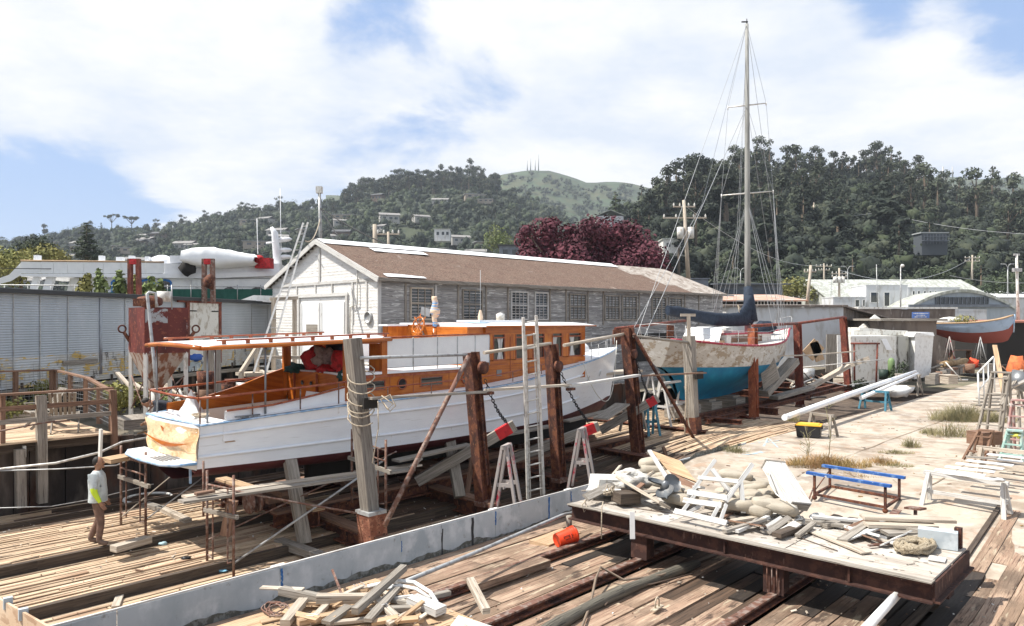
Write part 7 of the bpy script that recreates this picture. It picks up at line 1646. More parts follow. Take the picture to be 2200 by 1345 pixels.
def K(u,v,h=0):p=G(u,v,PT);p.z+=h;return p
def lift(p,z):return V((p.x,p.y,p.z+z))
M['burlap']=mat('dusty_sandbag_cloth',(.42,.375,.305),[((.36,.31,.24),2.5,(1,1,1),.52,.1)],.95,0,.8,60)
M['sacking']=mat('dirty_sacking',(.52,.51,.48),[((.35,.32,.28),4,(1,1,1),.54,.1)],.9,0,2,9)
def sack(u,v,Y,z,rz,label,s_=1.0):
 q=MB();p=P(u,v,Y);q.blob(p,.33*s_,.20*s_,.10*s_,Matrix.Rotation(rz,3,'Z')@Matrix.Rotation(R.uniform(-.2,.2),3,'Y'),n=14,jit=.18,seed=u*.1,sq=.6)
 return one(q,'sandbag',M['burlap'],label,'sandbag','sandbags heaped on the platform')
SKS=[(1405,992,16.4),(1408,1008,16.3),(1416,1022,16.2),(1432,1034,15.9),(1438,1020,16.3),(1455,1070,14.9),(1472,1056,15.3),(1580,1022,15.3),(1590,1040,15.1),(1612,1048,15.0),(1640,1040,15.3),(1652,1058,14.8),(1600,1066,14.6),(1625,1074,14.5),(1655,1084,14.0),(1676,1090,13.9),(1584,1084,14.1),(1556,1086,14.3),(1618,1092,14.0),(1538,1068,14.8),(1570,1058,14.9)]
for i,(u,v,Y)in enumerate(SKS):
 side='left heap, by the tilted brown panel' if u<1480 else 'right heap, between broken chair and tilted box'
 sack(u,v,Y,0,R.uniform(-.9,.3),'dusty tan sandbag in the '+side,1.0)
for i,(u,v,Y,r_)in enumerate(((1335,1034,16.2,.24),(1365,1024,16.3,.27),(1385,1034,16.0,.2),(1350,1042,15.8,.25))):
 q=MB();q.blob(P(u,v,Y),r_*1.3,r_*.8,r_*.6,jit=.9,n=14,seed=i+3);one(q,'plastic_bag',M['sacking'],'crumpled white plastic sacking at the left end of the platform, %s heap'%('first','second','third','fourth')[i],'bag')
q=MB();q.box(P(1298,1042,15.9),(.5,.4,.35),Euler((.1,.1,.4)));one(q,'crate',M['dirty_white'],'dirty pale crate at the left corner of the platform','crate')
q=MB();q.box(P(1345,1068,15.0),(.45,.35,.2),Euler((0,.05,.4)));one(q,'crate',M['wood_dark'],'dark brown box under the rope tangle on the platform','crate')
board(P(1262,1050,15.6),P(1335,1052,15.4),.35,.03,'wood_white','white shelf board at the left corner of the platform')
q=MB();r__=random.Random(3);q.tube([P(1310+r__.uniform(-14,14),1055+r__.uniform(-14,10),15.1+r__.uniform(-.1,.1))for i in range(26)],.012,5);one(q,'rope',M['rope'],'tan tangled rope lying on the left end of the platform','rope')
board(P(1334,1030,15.6),P(1428,1086,14.4),.34,.06,'wood_pale','wide bleached plank with splintered end slanting down the platform',roll=-.5,bevel=.006)
def panel(pts,th,m,label,name='panel',cat_='panel',d=None):
 q=MB();a=V(pts[0]);n_=(V(pts[1])-a).cross(V(pts[-1])-a).normalized()*th;q.prism(pts,n_);return one(q,name,M[m],label,cat_)
panel([P(1400,968,16.5),P(1462,990,16.0),P(1497,1036,15.4),P(1436,1012,15.9)],.04,'wood_tan','brown tilted door panel leaning on the left sandbag heap')
panel([P(1438,1012,15.85),P(1494,1040,15.3),P(1495,1056,15.1),P(1450,1040,15.5)],.03,'wood_brown','dark brown board under the tilted door panel')
board(P(1395,968,16.3),P(1452,1058,14.9),.08,.04,'wood_white','white batten leaning beside the tilted door panel');board(P(1432,1012,15.9),P(1474,1058,14.9),.06,.04,'wood_pale','pale batten under the tilted door panel')
pr=T('propeller','dark grey ship propeller lying between plank and sandbags','propeller',P(1428,1052,14.9));Cp=P(1428,1046,14.9)
q=MB();q.lathe(Cp,[(0,-.12),(.09,-.12),(.08,.1),(0,.14)],12,Matrix.Rotation(.5,3,'X'));q.build('hub',M['tarnish'],pr)
M['prop_metal']=mat('dark_bronze',(.10,.11,.12),[((.18,.18,.18),5,(1,1,1),.56,.08)],.5,.5)
for k in range(3):
 a0=k*2.09+.5;Rk=Matrix.Rotation(.5,3,'X')@Matrix.Rotation(a0,3,'Z')@Matrix.Rotation(.5,3,'X');q=MB();rows=[]
 for i in range(7):
  r_=.05+.30*i/6;w_=.17*math.sin((.15+.85*i/6)*PI)**.6+.02;rows.append([Cp+Rk@V((r_,w_*c,.05*c*c))for c in(-1,-.5,0,.5,1)])
 q.grid(rows);q.grid([[p+Rk@V((0,0,.012))for p in row]for row in rows]);q.build('blade',M['prop_metal'],pr)
ch=T('broken_chair','broken white slatted wooden chair lying among sandbags on the platform','chair',K(1520,1105))
CHB=[((1537,988,14.9),(1478,1068,14.3),.07),((1617,997,14.6),(1558,1078,13.9),.08),((1500,1026,14.6),(1586,1035,14.2),.07),((1477,1057,14.3),(1562,1070,13.9),.10),((1468,1074,14.1),(1550,1086,13.7),.10),((1449,1098,13.8),(1561,1124,13.05),.10),((1592,1036,14.2),(1597,1102,13.9),.08),((1530,1008,14.7),(1572,1062,14.4),.09),((1462,1104,13.8),(1492,1064,14.2),.06),((1528,1116,13.4),(1548,1080,13.8),.06),((1480,1100,13.9),(1530,1072,14.2),.06),((1560,1084,13.8),(1548,1118,13.4),.06),((1590,1035,14.2),(1560,1078,13.85),.05)]
for i,(a,b,w_)in enumerate(CHB):
 q=MB();q.beam(P(*a),P(*b),w_,.035,up=(.2,-1,.5));q.build('seat_slat' if 2<=i<=5 else 'frame_bar',M['wood_white'],ch)
bxx=T('tilted_box','grey white weathered long box tilted against the right sandbag heap','box',P(1715,1092,13.9));q=MB();a=P(1662,1000,14.9);b=P(1718,1088,13.95);q.beam(a,b,.42,.2,up=(.3,-1,.3));q.build('box',M['wood_white'],bxx)
q=MB();d_=(b-a).normalized();q.beam(a-d_*.03,a+d_*.0,.44,.22,up=(.3,-1,.3));q.beam(b,b+d_*.02,.36,.15,up=(.3,-1,.3));q.build('end_board',M['wood_grey'],bxx)
q=MB();q.tube([P(1648,1010,14.6),P(1655,1040,14.2),P(1668,1062,14),P(1690,1078,13.8),P(1712,1092,13.6)],.014,5);one(q,'hose',M['dirty_white'],'pale hose draped over the tilted long box','hose')
LB=[(1560,1112,1722,1140,.14,.05,'wood_grey','long grey board lying right of the broken chair',0),(1572,1128,1622,1120,.12,.08,'wood_pale','short thick pale stub in front of the long grey board',0),(1668,1160,1724,1138,.17,.07,'wood_dark','short near black board on the front of the platform',.03),(1655,1105,1672,1150,.3,.02,'wood_white','pale grey short board with dark shadow at the platform middle',0),(1700,1126,1862,1192,.2,.02,'wood_pale','long thin bleached board pointing to the front corner',.01),(1730,1128,1850,1142,.12,.05,'wood_grey','grey batten behind the long thin board',.03),(1744,1120,1900,1135,.12,.04,'wood_white','whitish board near the rear edge of the platform',.06),(1852,1142,2048,1150,.28,.05,'wood_pale','topmost long bleached plank of the right hand stack',.22),(1860,1150,2010,1154,.24,.05,'wood_pale','second plank of the right hand stack',.15),(1900,1160,1985,1158,.24,.05,'wood_grey','short grey board under the right hand plank stack',.08),(1925,1180,1990,1162,.2,.03,'wood_white','short white board sticking out below the plank stack',.05),(1960,1160,2000,1150,.24,.05,'wood_grey','small grey board wedged under the top planks',.12),(1866,1178,1930,1172,.05,.03,'rust_tube','thin red brown lath before the rope heap',.02),(1995,1200,2032,1206,.25,.015,'wood_white','white offcut at the right front corner of the platform',.0),(1690,1148,1705,1120,.07,.02,'wood_pale','thin pale lath standing across the boards',.05),(1622,1108,1640,1150,.05,.03,'wood_grey','thin grey lath beside the short pale board',.03),(1580,1140,1690,1125,.06,.02,'wood_pale','slim pale strip crossing the grey boards',.05),(1770,1135,1800,1130,.15,.08,'wood_grey','small grey block near the rear edge of the platform',.0)]
for(u0,v0,u1,v1,w_,h,m,lb,z)in LB:
 a=K(u0,v0,h/2+.01+z);b=K(u1,v1,h/2+.01+z);board(a,b,w_,h,m,lb)
for i in range(26):
 pass
q=MB()
for i in range(240):
 s=R.uniform(11.6,13.4);t=R.uniform(-9.1,-2.9);q.box(S(s,t,PT+.006),(R.uniform(.02,.10),R.uniform(.006,.018),.006),Euler((0,0,R.uniform(0,3))),m=R.choice((0,0,1,2)))
struct(q,'wood_litter',[M['wood_pale'],M['wood_grey'],M['wood_dark']],'stuff')
q=MB();q.box(K(2015,1175,.14),(.55,.22,.27),RS@Matrix.Rotation(PI/2+.2,3,'Z'));one(q,'grey_box',M['ply_wall'],'blue grey box section at the right end of the platform','box')
for nm,lb,n,(uc,vc),(ru,rv),th,m in(('rope_coil','white rope coils beside the tilted box',3.2,(1700,1112),(38,12),.014,'dirty_white'),('rope_coil','second white rope coil behind the scattered boards',4.5,(1765,1113),(26,10),.014,'dirty_white')):
 q=MB();pts=[]
 for i in range(int(n*16)):a=i*2*PI/16;k=.6+.4*math.sin(i*.37);p=K(uc+ru*k*math.cos(a),vc+rv*k*math.sin(a),.02+.03*R.random());pts.append(p)
 q.tube(pts,th,5);one(q,nm,M[m],lb,'rope')
q=MB();pts=[]
for i in range(110):a=i*.55;k=.35+.65*abs(math.sin(i*.31));pts.append(K(1966+44*k*math.cos(a),1184+13*k*math.sin(a),.03+.10*abs(math.sin(i*.7))))
q.tube(pts,.032,6);one(q,'rope_heap',mat('thick_tan_rope',(.47,.40,.29),[((.22,.17,.11),60,(1,1,1),.52,.08)],.95,0,1.5,60),'heap of thick tan rope on the right end of the platform','rope')
q=MB();q.tube([K(1300,1082,.01),K(1400,1098,.01),K(1560,1118,.012),K(1700,1150,.01),K(1800,1185,.01)],.008,4);one(q,'cable',M['rope_dark'],'thin cord running along the platform front edge','cable')
P=P0_
for i in range(34):
 lf=i<14;u=R.uniform(1290,1480)if lf else R.uniform(1560,1960);v=(R.uniform(1035,1085)if lf else 1112+(u-1560)*.13+R.uniform(-14,26));a_=R.uniform(-.9,.9);l=R.uniform(18,55)
 board(K(u-l*math.cos(a_),v+l*math.sin(a_)*.45,.05+.22*R.random()*lf),K(u+l*math.cos(a_),v-l*math.sin(a_)*.45,.08+.30*R.random()*(lf+.25)),R.uniform(.05,.2),R.uniform(.015,.05),R.choice(('wood_pale','wood_grey','wood_white','wood_brown','wood_grey')),'broken scrap board in the '+('left' if lf else 'right')+' part of the platform heap','scrap_board','board',roll=R.uniform(-.6,.6),group='scrap boards of the '+('left' if lf else 'right')+' heap')
rs=T('roller_stand','rusty T shaped roller stand behind the platform','stand',G(1968,1150,.35));q=MB();b=P(1966,1132,14.6);q.tube([V((b.x,b.y,.35)),P(1967,1094,14.6)],.035,7);q.build('post',M['rust_tube'],rs)
q=MB();q.beam(P(1949,1090,14.7),P(1984,1094,14.4),.2,.04);q.build('top_plate',M['rust_tube'],rs);q=MB();q.tube([P(1958,1122,14.6),P(1980,1118,14.5)],.02,6);q.build('cross_bar',M['rust_tube'],rs)
q=MB();a=G(1912,1132,.4);b=G(1928,1112,.4);
for z in(.02,.16):q.beam(lift(a,z),lift(b,z),.16,.02)
q.beam(lift(a,.09),lift(b,.09),.02,.14);one(q,'girder_offcut',M['rust_tube'],'short rusty girder offcut behind the platform','girder')
q=MB();q.box(G(1876,1126,.4)+V((0,0,.04)),(.25,.14,.09),Euler((0,0,.5)));one(q,'scrap_block',M['rust'],'small dark block beside the girder offcut','block')
bk=T('bucket','bright orange plastic bucket lying on its side by the rail end','bucket',G(1213,1178,.1));q=MB();cb=G(1196,1182,.02)+V((0,0,.19));ax=(P(1236,1152,13.95)-P(1199,1166,13.75)).normalized();Mb=ax.to_track_quat('Z','Y').to_matrix()
M['orange']=mat('orange_plastic',(.72,.055,.012),[((.6,.05,.015),4,(1,1,1),.56,.1)],.4)
q.lathe(cb,[(0,.012),(.12,.012),(.125,0),(.135,0),(.155,.40),(.168,.40),(.168,.43),(.15,.43),(.125,.03),(0,.03)],24,Mb);q.build('bucket_body',M['orange'],bk)
q=MB()
for z in(.30,.345):q.lathe(cb,[(.148,z),(.162,z+.006),(.148,z+.012)],24,Mb)
q.build('rim',M['orange'],bk)
q=MB();r_=random.Random(9)
for i in range(7):
 a=PI*1.62+.0*i;z=.10+.03*i;ang_=-PI/2
 d=Mb.inverted()@V((-.1,-1,.15)).normalized();th=math.atan2(d.y,d.x);rr=.141+.014*z/.36
 for j in range(3):
  if r_.random()<.25:continue
  t_=th+(j-1)*.22;p=cb+Mb@V((rr*math.cos(t_),rr*math.sin(t_),z));q.box(p,(.018,.02,.012),Mb)
q.build('printed_mark',M['black'],bk)['kind']='stuff'
pr_=T('handrail_pipe','long pale pipe rail sloping along the barrier to a short post','pipe',P(1222,1140,14.6));q=MB();q.tube([P(840,1262,10.3),P(1010,1192,12.4),P(1210,1106,15.0),P(1240,1100,15.4)],.035,8);q.build('pipe',M['galv'],pr_);q=MB();q.tube([P(1222,1108,15.0),P(1223,1146,15.0)],.06,8);q.build('post',M['wood_grey'],pr_)
q=MB();q.tube([P(1938,1266,10.9),P(1850,1362,9.2)],.06,10);one(q,'pipe',M['white_matt'],'thick white pipe poking up at the bottom edge below the platform corner','pipe')
q=MB();q.tube([G(1245,1360,.05),G(1268,1300,.06),lift(G(1280,1262,.06),.15),lift(G(1290,1243,.06),.2),G(1340,1246,.12),G(1420,1236,.12),G(1480,1212,.07),G(1540,1190,.06)],.022,6);one(q,'hose',mat('brown_hose',(.20,.15,.11),[],.7),'brown hose looping over the rails in front of the platform','hose')
q=MB();q.tube([G(1300,1300,.05),G(1335,1262,.05),G(1400,1255,.05),G(1490,1232,.05)],.014,5);one(q,'hose',M['rope_dark'],'thin dark hose lying beside the brown hose','hose')
ub=T('mooring_eye','small pale steel eye on a base plate bolted to the planks','eye',G(1412,1308,.03));c=G(1412,1306,.05);q=MB();q.box(c,(.30,.09,.02),RS@Matrix.Rotation(.1,3,'Z'));q.build('base_plate',M['rope'],ub)
q=MB();q.tube([c+Matrix.Rotation(A_SLIP,3,'Z')@V((x,0,z))for x,z in((-.05,0),(-.055,.1),(-.03,.15),(0,.165),(.03,.15),(.055,.1),(.05,0))],.014,6);q.build('eye_loop',M['rope'],ub)
board(G(1010,1260,.1),G(1170,1206,.1),.3,.12,'bleached','broad sunlit tan baulk of timber beside the rail near the barrier','timber','timber')
board(G(1158,1170,.05),G(1228,1143,.05),.5,.08,'wood_tan','wide tan board by the bucket, nearest the handrail post','timber','timber')
# FOREGROUND LUMBER HEAP
fp=T('lumber_stand','low plywood topped stand at the bottom edge carrying a heap of broken lumber','platform',S(5,-7.7,0));FZ=.70
q=MB();q.box(S(5.0,-7.75,FZ-.02),(3.1,2.5,.035),RS@Matrix.Rotation(-.02,3,'Z'));q.build('plywood_top',M['wood_tan'],fp)
q=MB()
for s,t in((3.7,-8.8),(6.4,-8.8),(6.4,-6.7),(3.7,-6.7)):q.box(S(s,t,.34),(.15,.15,.66),RS)
q.build('leg',M['wood_dark'],fp)['kind']='stuff'
def FK(u,v,h=0):p=G(u,v,FZ);p.z+=h;return p
FB=[(604,1284,702,1302,.13,.10,'wood_grey','thick grey timber with slanted end at the left of the lumber heap',.05),(680,1308,810,1302,.12,.11,'wood_pale','pale thick timber lying level across the lumber heap',.08),(868,1262,762,1346,.10,.09,'wood_grey','long grey timber crossing diagonally on top of the lumber heap',.24),(852,1290,790,1352,.11,.05,'wood_grey','second grey timber under the long diagonal one',.14),(652,1306,612,1352,.13,.08,'wood_pale','pale timber pointing down left in the lumber heap',.06),(700,1310,660,1350,.09,.05,'wood_pale','short pale batten between two pale timbers',.03),(640,1352,800,1316,.12,.08,'wood_tan','tan timber low in the lumber heap',.04),(740,1296,820,1285,.10,.05,'wood_pale','pale batten behind the level timber',.05),(745,1290,830,1262,.07,.04,'wood_pale','thin pale batten leaning at the rear of the heap',.08),(866,1280,905,1345,.08,.05,'wood_tan','thin tan stick right of the crossed timbers',.06),(700,1348,860,1330,.09,.04,'wood_pale','pale lath at the bottom edge of the picture',.03),(830,1322,895,1316,.12,.06,'wood_grey','short grey board right in the lumber heap',.05),(885,1308,948,1330,.2,.1,'wood_white','white painted block with blue stain at the right of the heap',.08),(915,1298,965,1282,.1,.06,'wood_grey','small grey offcut at the right end of the heap',.05),(1010,1292,1045,1346,.10,.08,'wood_pale','separate pale square timber right of the heap',.25),(560,1340,640,1322,.1,.02,'wood_tan','thin tan lath beside the cable coil',.01),(750,1322,700,1352,.14,.05,'wood_grey','stubby grey board under the diagonal timbers',.09),(800,1300,850,1340,.1,.05,'wood_pale','pale cross stick in the middle of the heap',.11)]
for(u0,v0,u1,v1,w_,h,m,lb,z)in FB:board(FK(u0,v0,h/2+z),FK(u1,v1,h/2+z*.6),w_,h,m,lb,'lumber','lumber',bevel=.004)
for i in range(22):
 u=R.uniform(600,930);v=R.uniform(1278,1350);a_=R.uniform(-.7,.7);l=R.uniform(14,48)
 board(FK(u-l*math.cos(a_),v+l*math.sin(a_)*.6,.04+.05*R.random()),FK(u+l*math.cos(a_),v-l*math.sin(a_)*.6,.06+.12*R.random()),R.uniform(.04,.1),R.uniform(.015,.05),R.choice(('wood_pale','wood_grey','wood_white','wood_tan')),'small broken stick among the larger timbers of the bottom lumber heap','stick','lumber',roll=R.uniform(-.4,.4),group='small sticks of the lumber heap')
q=MB();pts=[]
for i in range(64):a=i*2*PI/15;k=.75+.3*math.sin(i*.5);pts.append(FK(592+30*k*math.cos(a),1315+16*k*math.sin(a),.03+.02*R.random()))
q.tube(pts,.010,5);one(q,'cable_coil',M['rust_tube'],'loose brown cable coil at the left of the lumber heap','cable')
q=MB();q.tube([FK(790,1276,.1),FK(850,1272,.16),FK(890,1276,.16),FK(925,1292,.12),FK(940,1310,.08)],.03,7);q.tube([FK(800,1284,.08),FK(860,1280,.14),FK(895,1286,.13),FK(925,1302,.1)],.025,7);one(q,'curved_pipe',M['white_matt'],'pair of curved white pipes behind the crossed timbers','pipe')
q=MB();q.beam(FK(714,1262,.25),FK(736,1298,.1),.03,.02);one(q,'rusty_bar',M['rust_tube'],'short rusty flat bar sticking up from the heap','bar')
q=MB()
for i in range(40):a=R.uniform(0,3);p=FK(790+R.uniform(-26,26),1262+R.uniform(-7,7),.01);q.tube([p,p+V((.07*math.cos(a),.07*math.sin(a),.01))],.004,4)
struct(q,'nails',M['galv'],'stuff')
panel([P(962,1352,9.1),P(985,1322,9.5),P(1110,1362,8.9),P(1090,1390,8.6)],.03,'dirty_white','dirty white sheet poking up at the bottom edge right of the heap')
q=MB()
for i in range(300):
 s=R.uniform(3.6,6.5);t=R.uniform(-8.9,-6.6);q.box(S(s,t,FZ+.006),(R.uniform(.01,.10),R.uniform(.006,.02),.006),Euler((0,0,R.uniform(0,3))),m=R.choice((0,1,2)))
struct(q,'wood_litter',[M['wood_pale'],M['wood_brown'],M['wood_dark']],'stuff')
# BLUE RAILED CART, WHITE SAWHORSES, LADDERS AT RIGHT
M['blue_wood']=mat('chipped_blue_paint',(.018,.085,.30),[((.12,.22,.42),5,(1,1,1),.57,.05),((.45,.47,.5),9,(1,1,1),.66,.02)],.6)
cz=.40;fl=G(1750,1074,cz);fr_=G(1902,1103,cz);bl=G(1783,1056,cz);br=G(1932,1082,cz)
ct=T('wheeled_cart','low steel cart on castors with two blue painted wooden rails','cart',(fl+fr_+bl+br)/4)
for p in(fl,fr_,bl,br):
 q=MB();q.beam(lift(p,.1),lift(p,.56),.05,.05,up=(DX,DY,0));q.build('leg',M['rust'],ct)
 q=MB();q.lathe(lift(p,.055),[(0,-.02),(.055,-.02),(.055,.02),(0,.02)],12,RS@Matrix.Rotation(PI/2,3,'Y'));q.build('castor',M['rust'],ct)
for a,b in((fl,fr_),(bl,br),(fl,bl),(fr_,br)):q=MB();q.beam(lift(a,.13),lift(b,.13),.05,.05);q.build('frame_bar',M['rust'],ct)
for a,b in((fl,fr_),(bl,br)):d=(b-a).normalized();q=MB();q.beam(lift(a,.60)-d*.18,lift(b,.60)+d*.12,.11,.06);q.build('blue_rail',M['blue_wood'],ct)
q=MB();q.tube([lift(fl,.2),lift(bl,.52)],.014,5);q.build('diagonal_brace',M['rust'],ct)
for i,(a,b)in enumerate((((1770,1030),(1722,1058)),((1748,1060),(1738,1074)))):q=MB();q.tube([lift(G(*a,cz),.15),lift(G(*b,cz),.02)],.018,5);one(q,'rusty_rod',M['rust_tube'],('longer','shorter')[i]+' rusty rod leaning at the left end of the blue railed cart','rod')
trestle(G(2073,1101,.42),rad(-50),.78,1.62,'wood_white','white topped sawhorse nearest the camera at the right edge',lw=.05)
trestle(G(2185,1040,.6),rad(-48),.82,1.7,'wood_pale','sawhorse holding the far ends of the white slats at the right edge',lw=.05)
for i in range(7):
 k=i/6;p=P(2062+128*k,1018-42*k,16.0+3.2*k);q=MB();q.box(p+V((0,0,.03)),(.20,.95,.02),RS@Matrix.Rotation(.05*math.sin(i*2),3,'Z'));one(q,'painted_slat',M['white'],'freshly painted white slat laid across the right hand sawhorses','slat','white slats drying on sawhorses')
q=MB();q.beam(P(2002,1014,16.3),P(2146,1030,15.1),.06,.02);q.blob(P(2144,1031,15.1),.14,.08,.04,jit=.6);one(q,'white_cloth',M['white_matt'],'white cloth lying at the end of the nearest sawhorse','cloth')
board(P(2076,981,17.4),P(2140,985,17.2),.15,.03,'wood_grey','grey board across the far sawhorse beside the white slats')
sr=T('stair_railing','white painted stair with handrail at the right of the concrete','stairs',G(2120,862,.62));
for(a,b)in(((2100,802),(2135,766)),((2103,838),(2135,800)),((2101,802),(2104,872)),((2112,790),(2115,862)),((2122,780),(2125,850)),((2135,766),(2137,842))):
 q=MB();q.tube([P(*a,32),P(*b,32)],.035,6);q.build('rail',M['white_matt'],sr)
for k in range(4):q=MB();q.box(P(2118+5*k,870-7*k,32+.3*k),(1.1,.35,.06));q.build('step',M['wood_grey'],sr)
def stepl(u0,v0,u1,v1,w_,Y,m,label,n=5,spread=.5,m2=None):
 a=P(u0,v0,Y);b=P(u1,v1,Y);r=T('stepladder',label,'ladder',a);x=V((.62,-.78,0))*w_/2;bk=V((.78,.62,0))*spread
 for s_ in(-1,1):q=MB();q.beam(a+x*s_,b+x*s_*.6,.05,.08,up=(0,1,0));q.build('side_rail',M[m],r);q=MB();q.beam(a+x*s_+bk*2+V((0,0,.1)),b+x*s_*.6+bk*.1,.05,.06,up=(0,1,0));q.build('rear_leg',M[m],r)
 for i in range(n):k=(i+.6)/n;c=a.lerp(b,k);q=MB();q.beam(c-x*(1-.4*k),c+x*(1-.4*k),.12,.03);q.build('tread',M[m2 or m],r)
 q=MB();q.box(b+bk*.05,(.25,w_*.7,.04),Matrix.Rotation(.9,3,'Z'));q.build('top_plate',M[m2 or m],r)
 return r
stepl(2112,1000,2150,800,.7,21.0,'wood_grey','tall grey stepladder at the right of the concrete, by the stair rail',6,.55)
stepl(2168,960,2172,812,.6,22.5,'wood_grey','second grey stepladder right of the tall one',6,.5)
stepl(2092,990,2118,925,.5,19.5,'wood_brown','short brown trestle standing before the tall grey stepladder',2,.35)
M['pink_wood']=mat('faded_pink_wood',(.36,.20,.18),[((.45,.40,.38),4,(1,1,1),.55,.08)],.85);M['mint_wood']=mat('faded_mint_wood',(.28,.42,.38),[((.5,.5,.47),4,(1,1,1),.56,.08)],.85)
stepl(2185,985,2192,860,.6,20.0,'pink_wood','faded pink stepladder at the right edge',5,.4);stepl(2172,990,2180,925,.5,19.0,'mint_wood','faded mint green trestle at the right edge',3,.3)
board(P(2137,742,26),P(2163,880,24),.14,.05,'wood_tan','long tan board leaning upright beyond the stepladder');board(P(2196,795,22),P(2150,870,21.6),.1,.05,'wood_grey','grey board slanting across the second stepladder')
board(P(2178,830,21),P(2215,812,20.5),.12,.06,'wood_white','white board jutting in from the right edge');board(P(2170,868,20.5),P(2215,876,20),.1,.05,'wood_white','white arm sticking out at the right edge with a wrapped knob')
q=MB();q.blob(P(2186,795,24),.28,.25,.42,jit=.5,seed=2);one(q,'orange_jacket',mat('orange_cloth',(.62,.17,.06),[((.4,.1,.04),5,(1,1,1),.55,.1)],.9,0,1.5,5),'orange jacket hung on the ladders at the right edge','jacket')
q=MB();q.lathe(P(2192,815,22),[(0,-.3),(.26,-.3),(.28,.2),(0,.2)],12,Matrix.Rotation(.4,3,'Y'));one(q,'black_drum',M['tarnish'],'dark grey drum tilted under the orange jacket','drum')
q=MB();q.blob(P(2190,935,19),.2,.16,.08,jit=.8);one(q,'yellow_rag',mat('yellow_cloth',(.65,.6,.12),[],.9),'yellow rag on the mint green trestle','rag')
q=MB();q.blob(P(2091,781,52),.36,.3,.34,jit=.9);one(q,'orange_heap',mat('red_orange_cloth',(.7,.08,.03),[],.8),'bright red orange heap below the boat on stands','heap')
q=MB();q.box(P(2115,940,20.2),(.7,.5,.35),Euler((0,0,.3)));one(q,'crate',M['wood_brown'],'brown open crate at the foot of the tall grey stepladder','crate')
# WEEDS ON THE CONCRETE
M['dry_grass']=mat('dry_grass',(.40,.25,.12),[((.28,.20,.08),3,(1,1,1),.5,.1)],.95);M['green_grass']=mat('green_grass',(.20,.19,.10),[((.28,.24,.13),3,(1,1,1),.5,.1)],.95)
def tuft(u,v,w_,h,n,m,label,z=.62,seed=0,d=None):
 q=MB();r_=random.Random(seed);c=G(u,v,z)
 for i in range(n):
  a=r_.uniform(0,6.28);k=r_.random()**.6;b=c+V((w_*k*math.cos(a),(d or w_*.7)*k*math.sin(a),0));l=h*r_.uniform(.3,1)*(1.1-k*.6);dx,dy=r_.gauss(0,.4),r_.gauss(0,.4);wd=.008
  e=b+V((dx*l,dy*l,l));mdl=b.lerp(e,.5)+V((0,0,l*.12));x=V((math.sin(a)*wd,math.cos(a)*wd,0));q.face([b-x,b+x,mdl+x*.7,mdl-x*.7]);q.face([mdl-x*.7,mdl+x*.7,e+x*.2,e-x*.2])
 return one(q,'weed_tuft',M[m],label,'weeds')
tuft(1775,1003,1.25,.42,1500,'dry_grass','wide dry tan grass clump behind the blue railed cart',.58,1,.45);tuft(1840,1030,.9,.2,600,'dry_grass','low dry reddish grass seen through the blue railed cart',.5,2,.5)
tuft(1893,996,.5,.25,320,'dry_grass','small reddish dry tuft right of the wide grass clump',.6,3);tuft(1925,1002,.5,.12,200,'green_grass','flat green runner beside the small reddish tuft',.6,4,.2)
tuft(1925,974,.55,.15,260,'green_grass','flat green weed in the middle of the concrete',.62,5,.2);tuft(1957,960,.3,.35,220,'green_grass','small upright weed above the flat green one',.62,6)
tuft(2045,938,.85,.7,260,'green_grass','sparse tall yellowing weed left of the stepladder',.62,7,.3);tuft(2000,932,.4,.3,260,'green_grass','small green weed left of the sparse tall one',.62,8)
tuft(2068,903,1.3,.8,1500,'green_grass','large bushy grey green weed before the stair rail',.62,9,.6);tuft(2140,905,.8,.45,700,'green_grass','bright green weed under the stepladders',.62,10)
tuft(1578,985,.42,.5,900,'green_grass','green grass tuft growing at the far end of the plywood barrier',.4,11,.3);tuft(1700,905,.3,.4,200,'green_grass','small weed at the near end of the white spar',.62,12)
q=MB()
for u,v,h,s_ in((1735,992,1.0,3),(1780,990,1.5,5),(1732,990,.8,7)):
 r_=random.Random(s_);b=G(u,v,.6);q.tube([b,b+V((.06,0,h*.5)),b+V((-.08,0,h))],[.012,.010,.005],5)
 for i in range(12):k=r_.uniform(.2,1);c=b+V((0,0,h*k));q.tube([c,c+V((r_.uniform(-.25,.25),r_.uniform(-.1,.1),.15))],.004,4)
one(q,'dry_stalks',M['green_grass'],'tall thin dry weed stalks rising from the wide grass clump','weeds')
q=MB();r_=random.Random(12)
for i in range(900):
 s=r_.uniform(15,40);t=r_.uniform(-10.3,3);
 if noise.noise(V((s*.7,t*.7,3)))<.1:continue
 q.box(S(s,t,apron(s,t)+.012),(r_.uniform(.02,.12),r_.uniform(.01,.05),.012),Euler((0,0,r_.uniform(0,3))),m=r_.choice((0,1,2)))
struct(q,'yard_litter',[M['wood_brown'],M['dry_grass'],M['wood_grey']],'stuff')
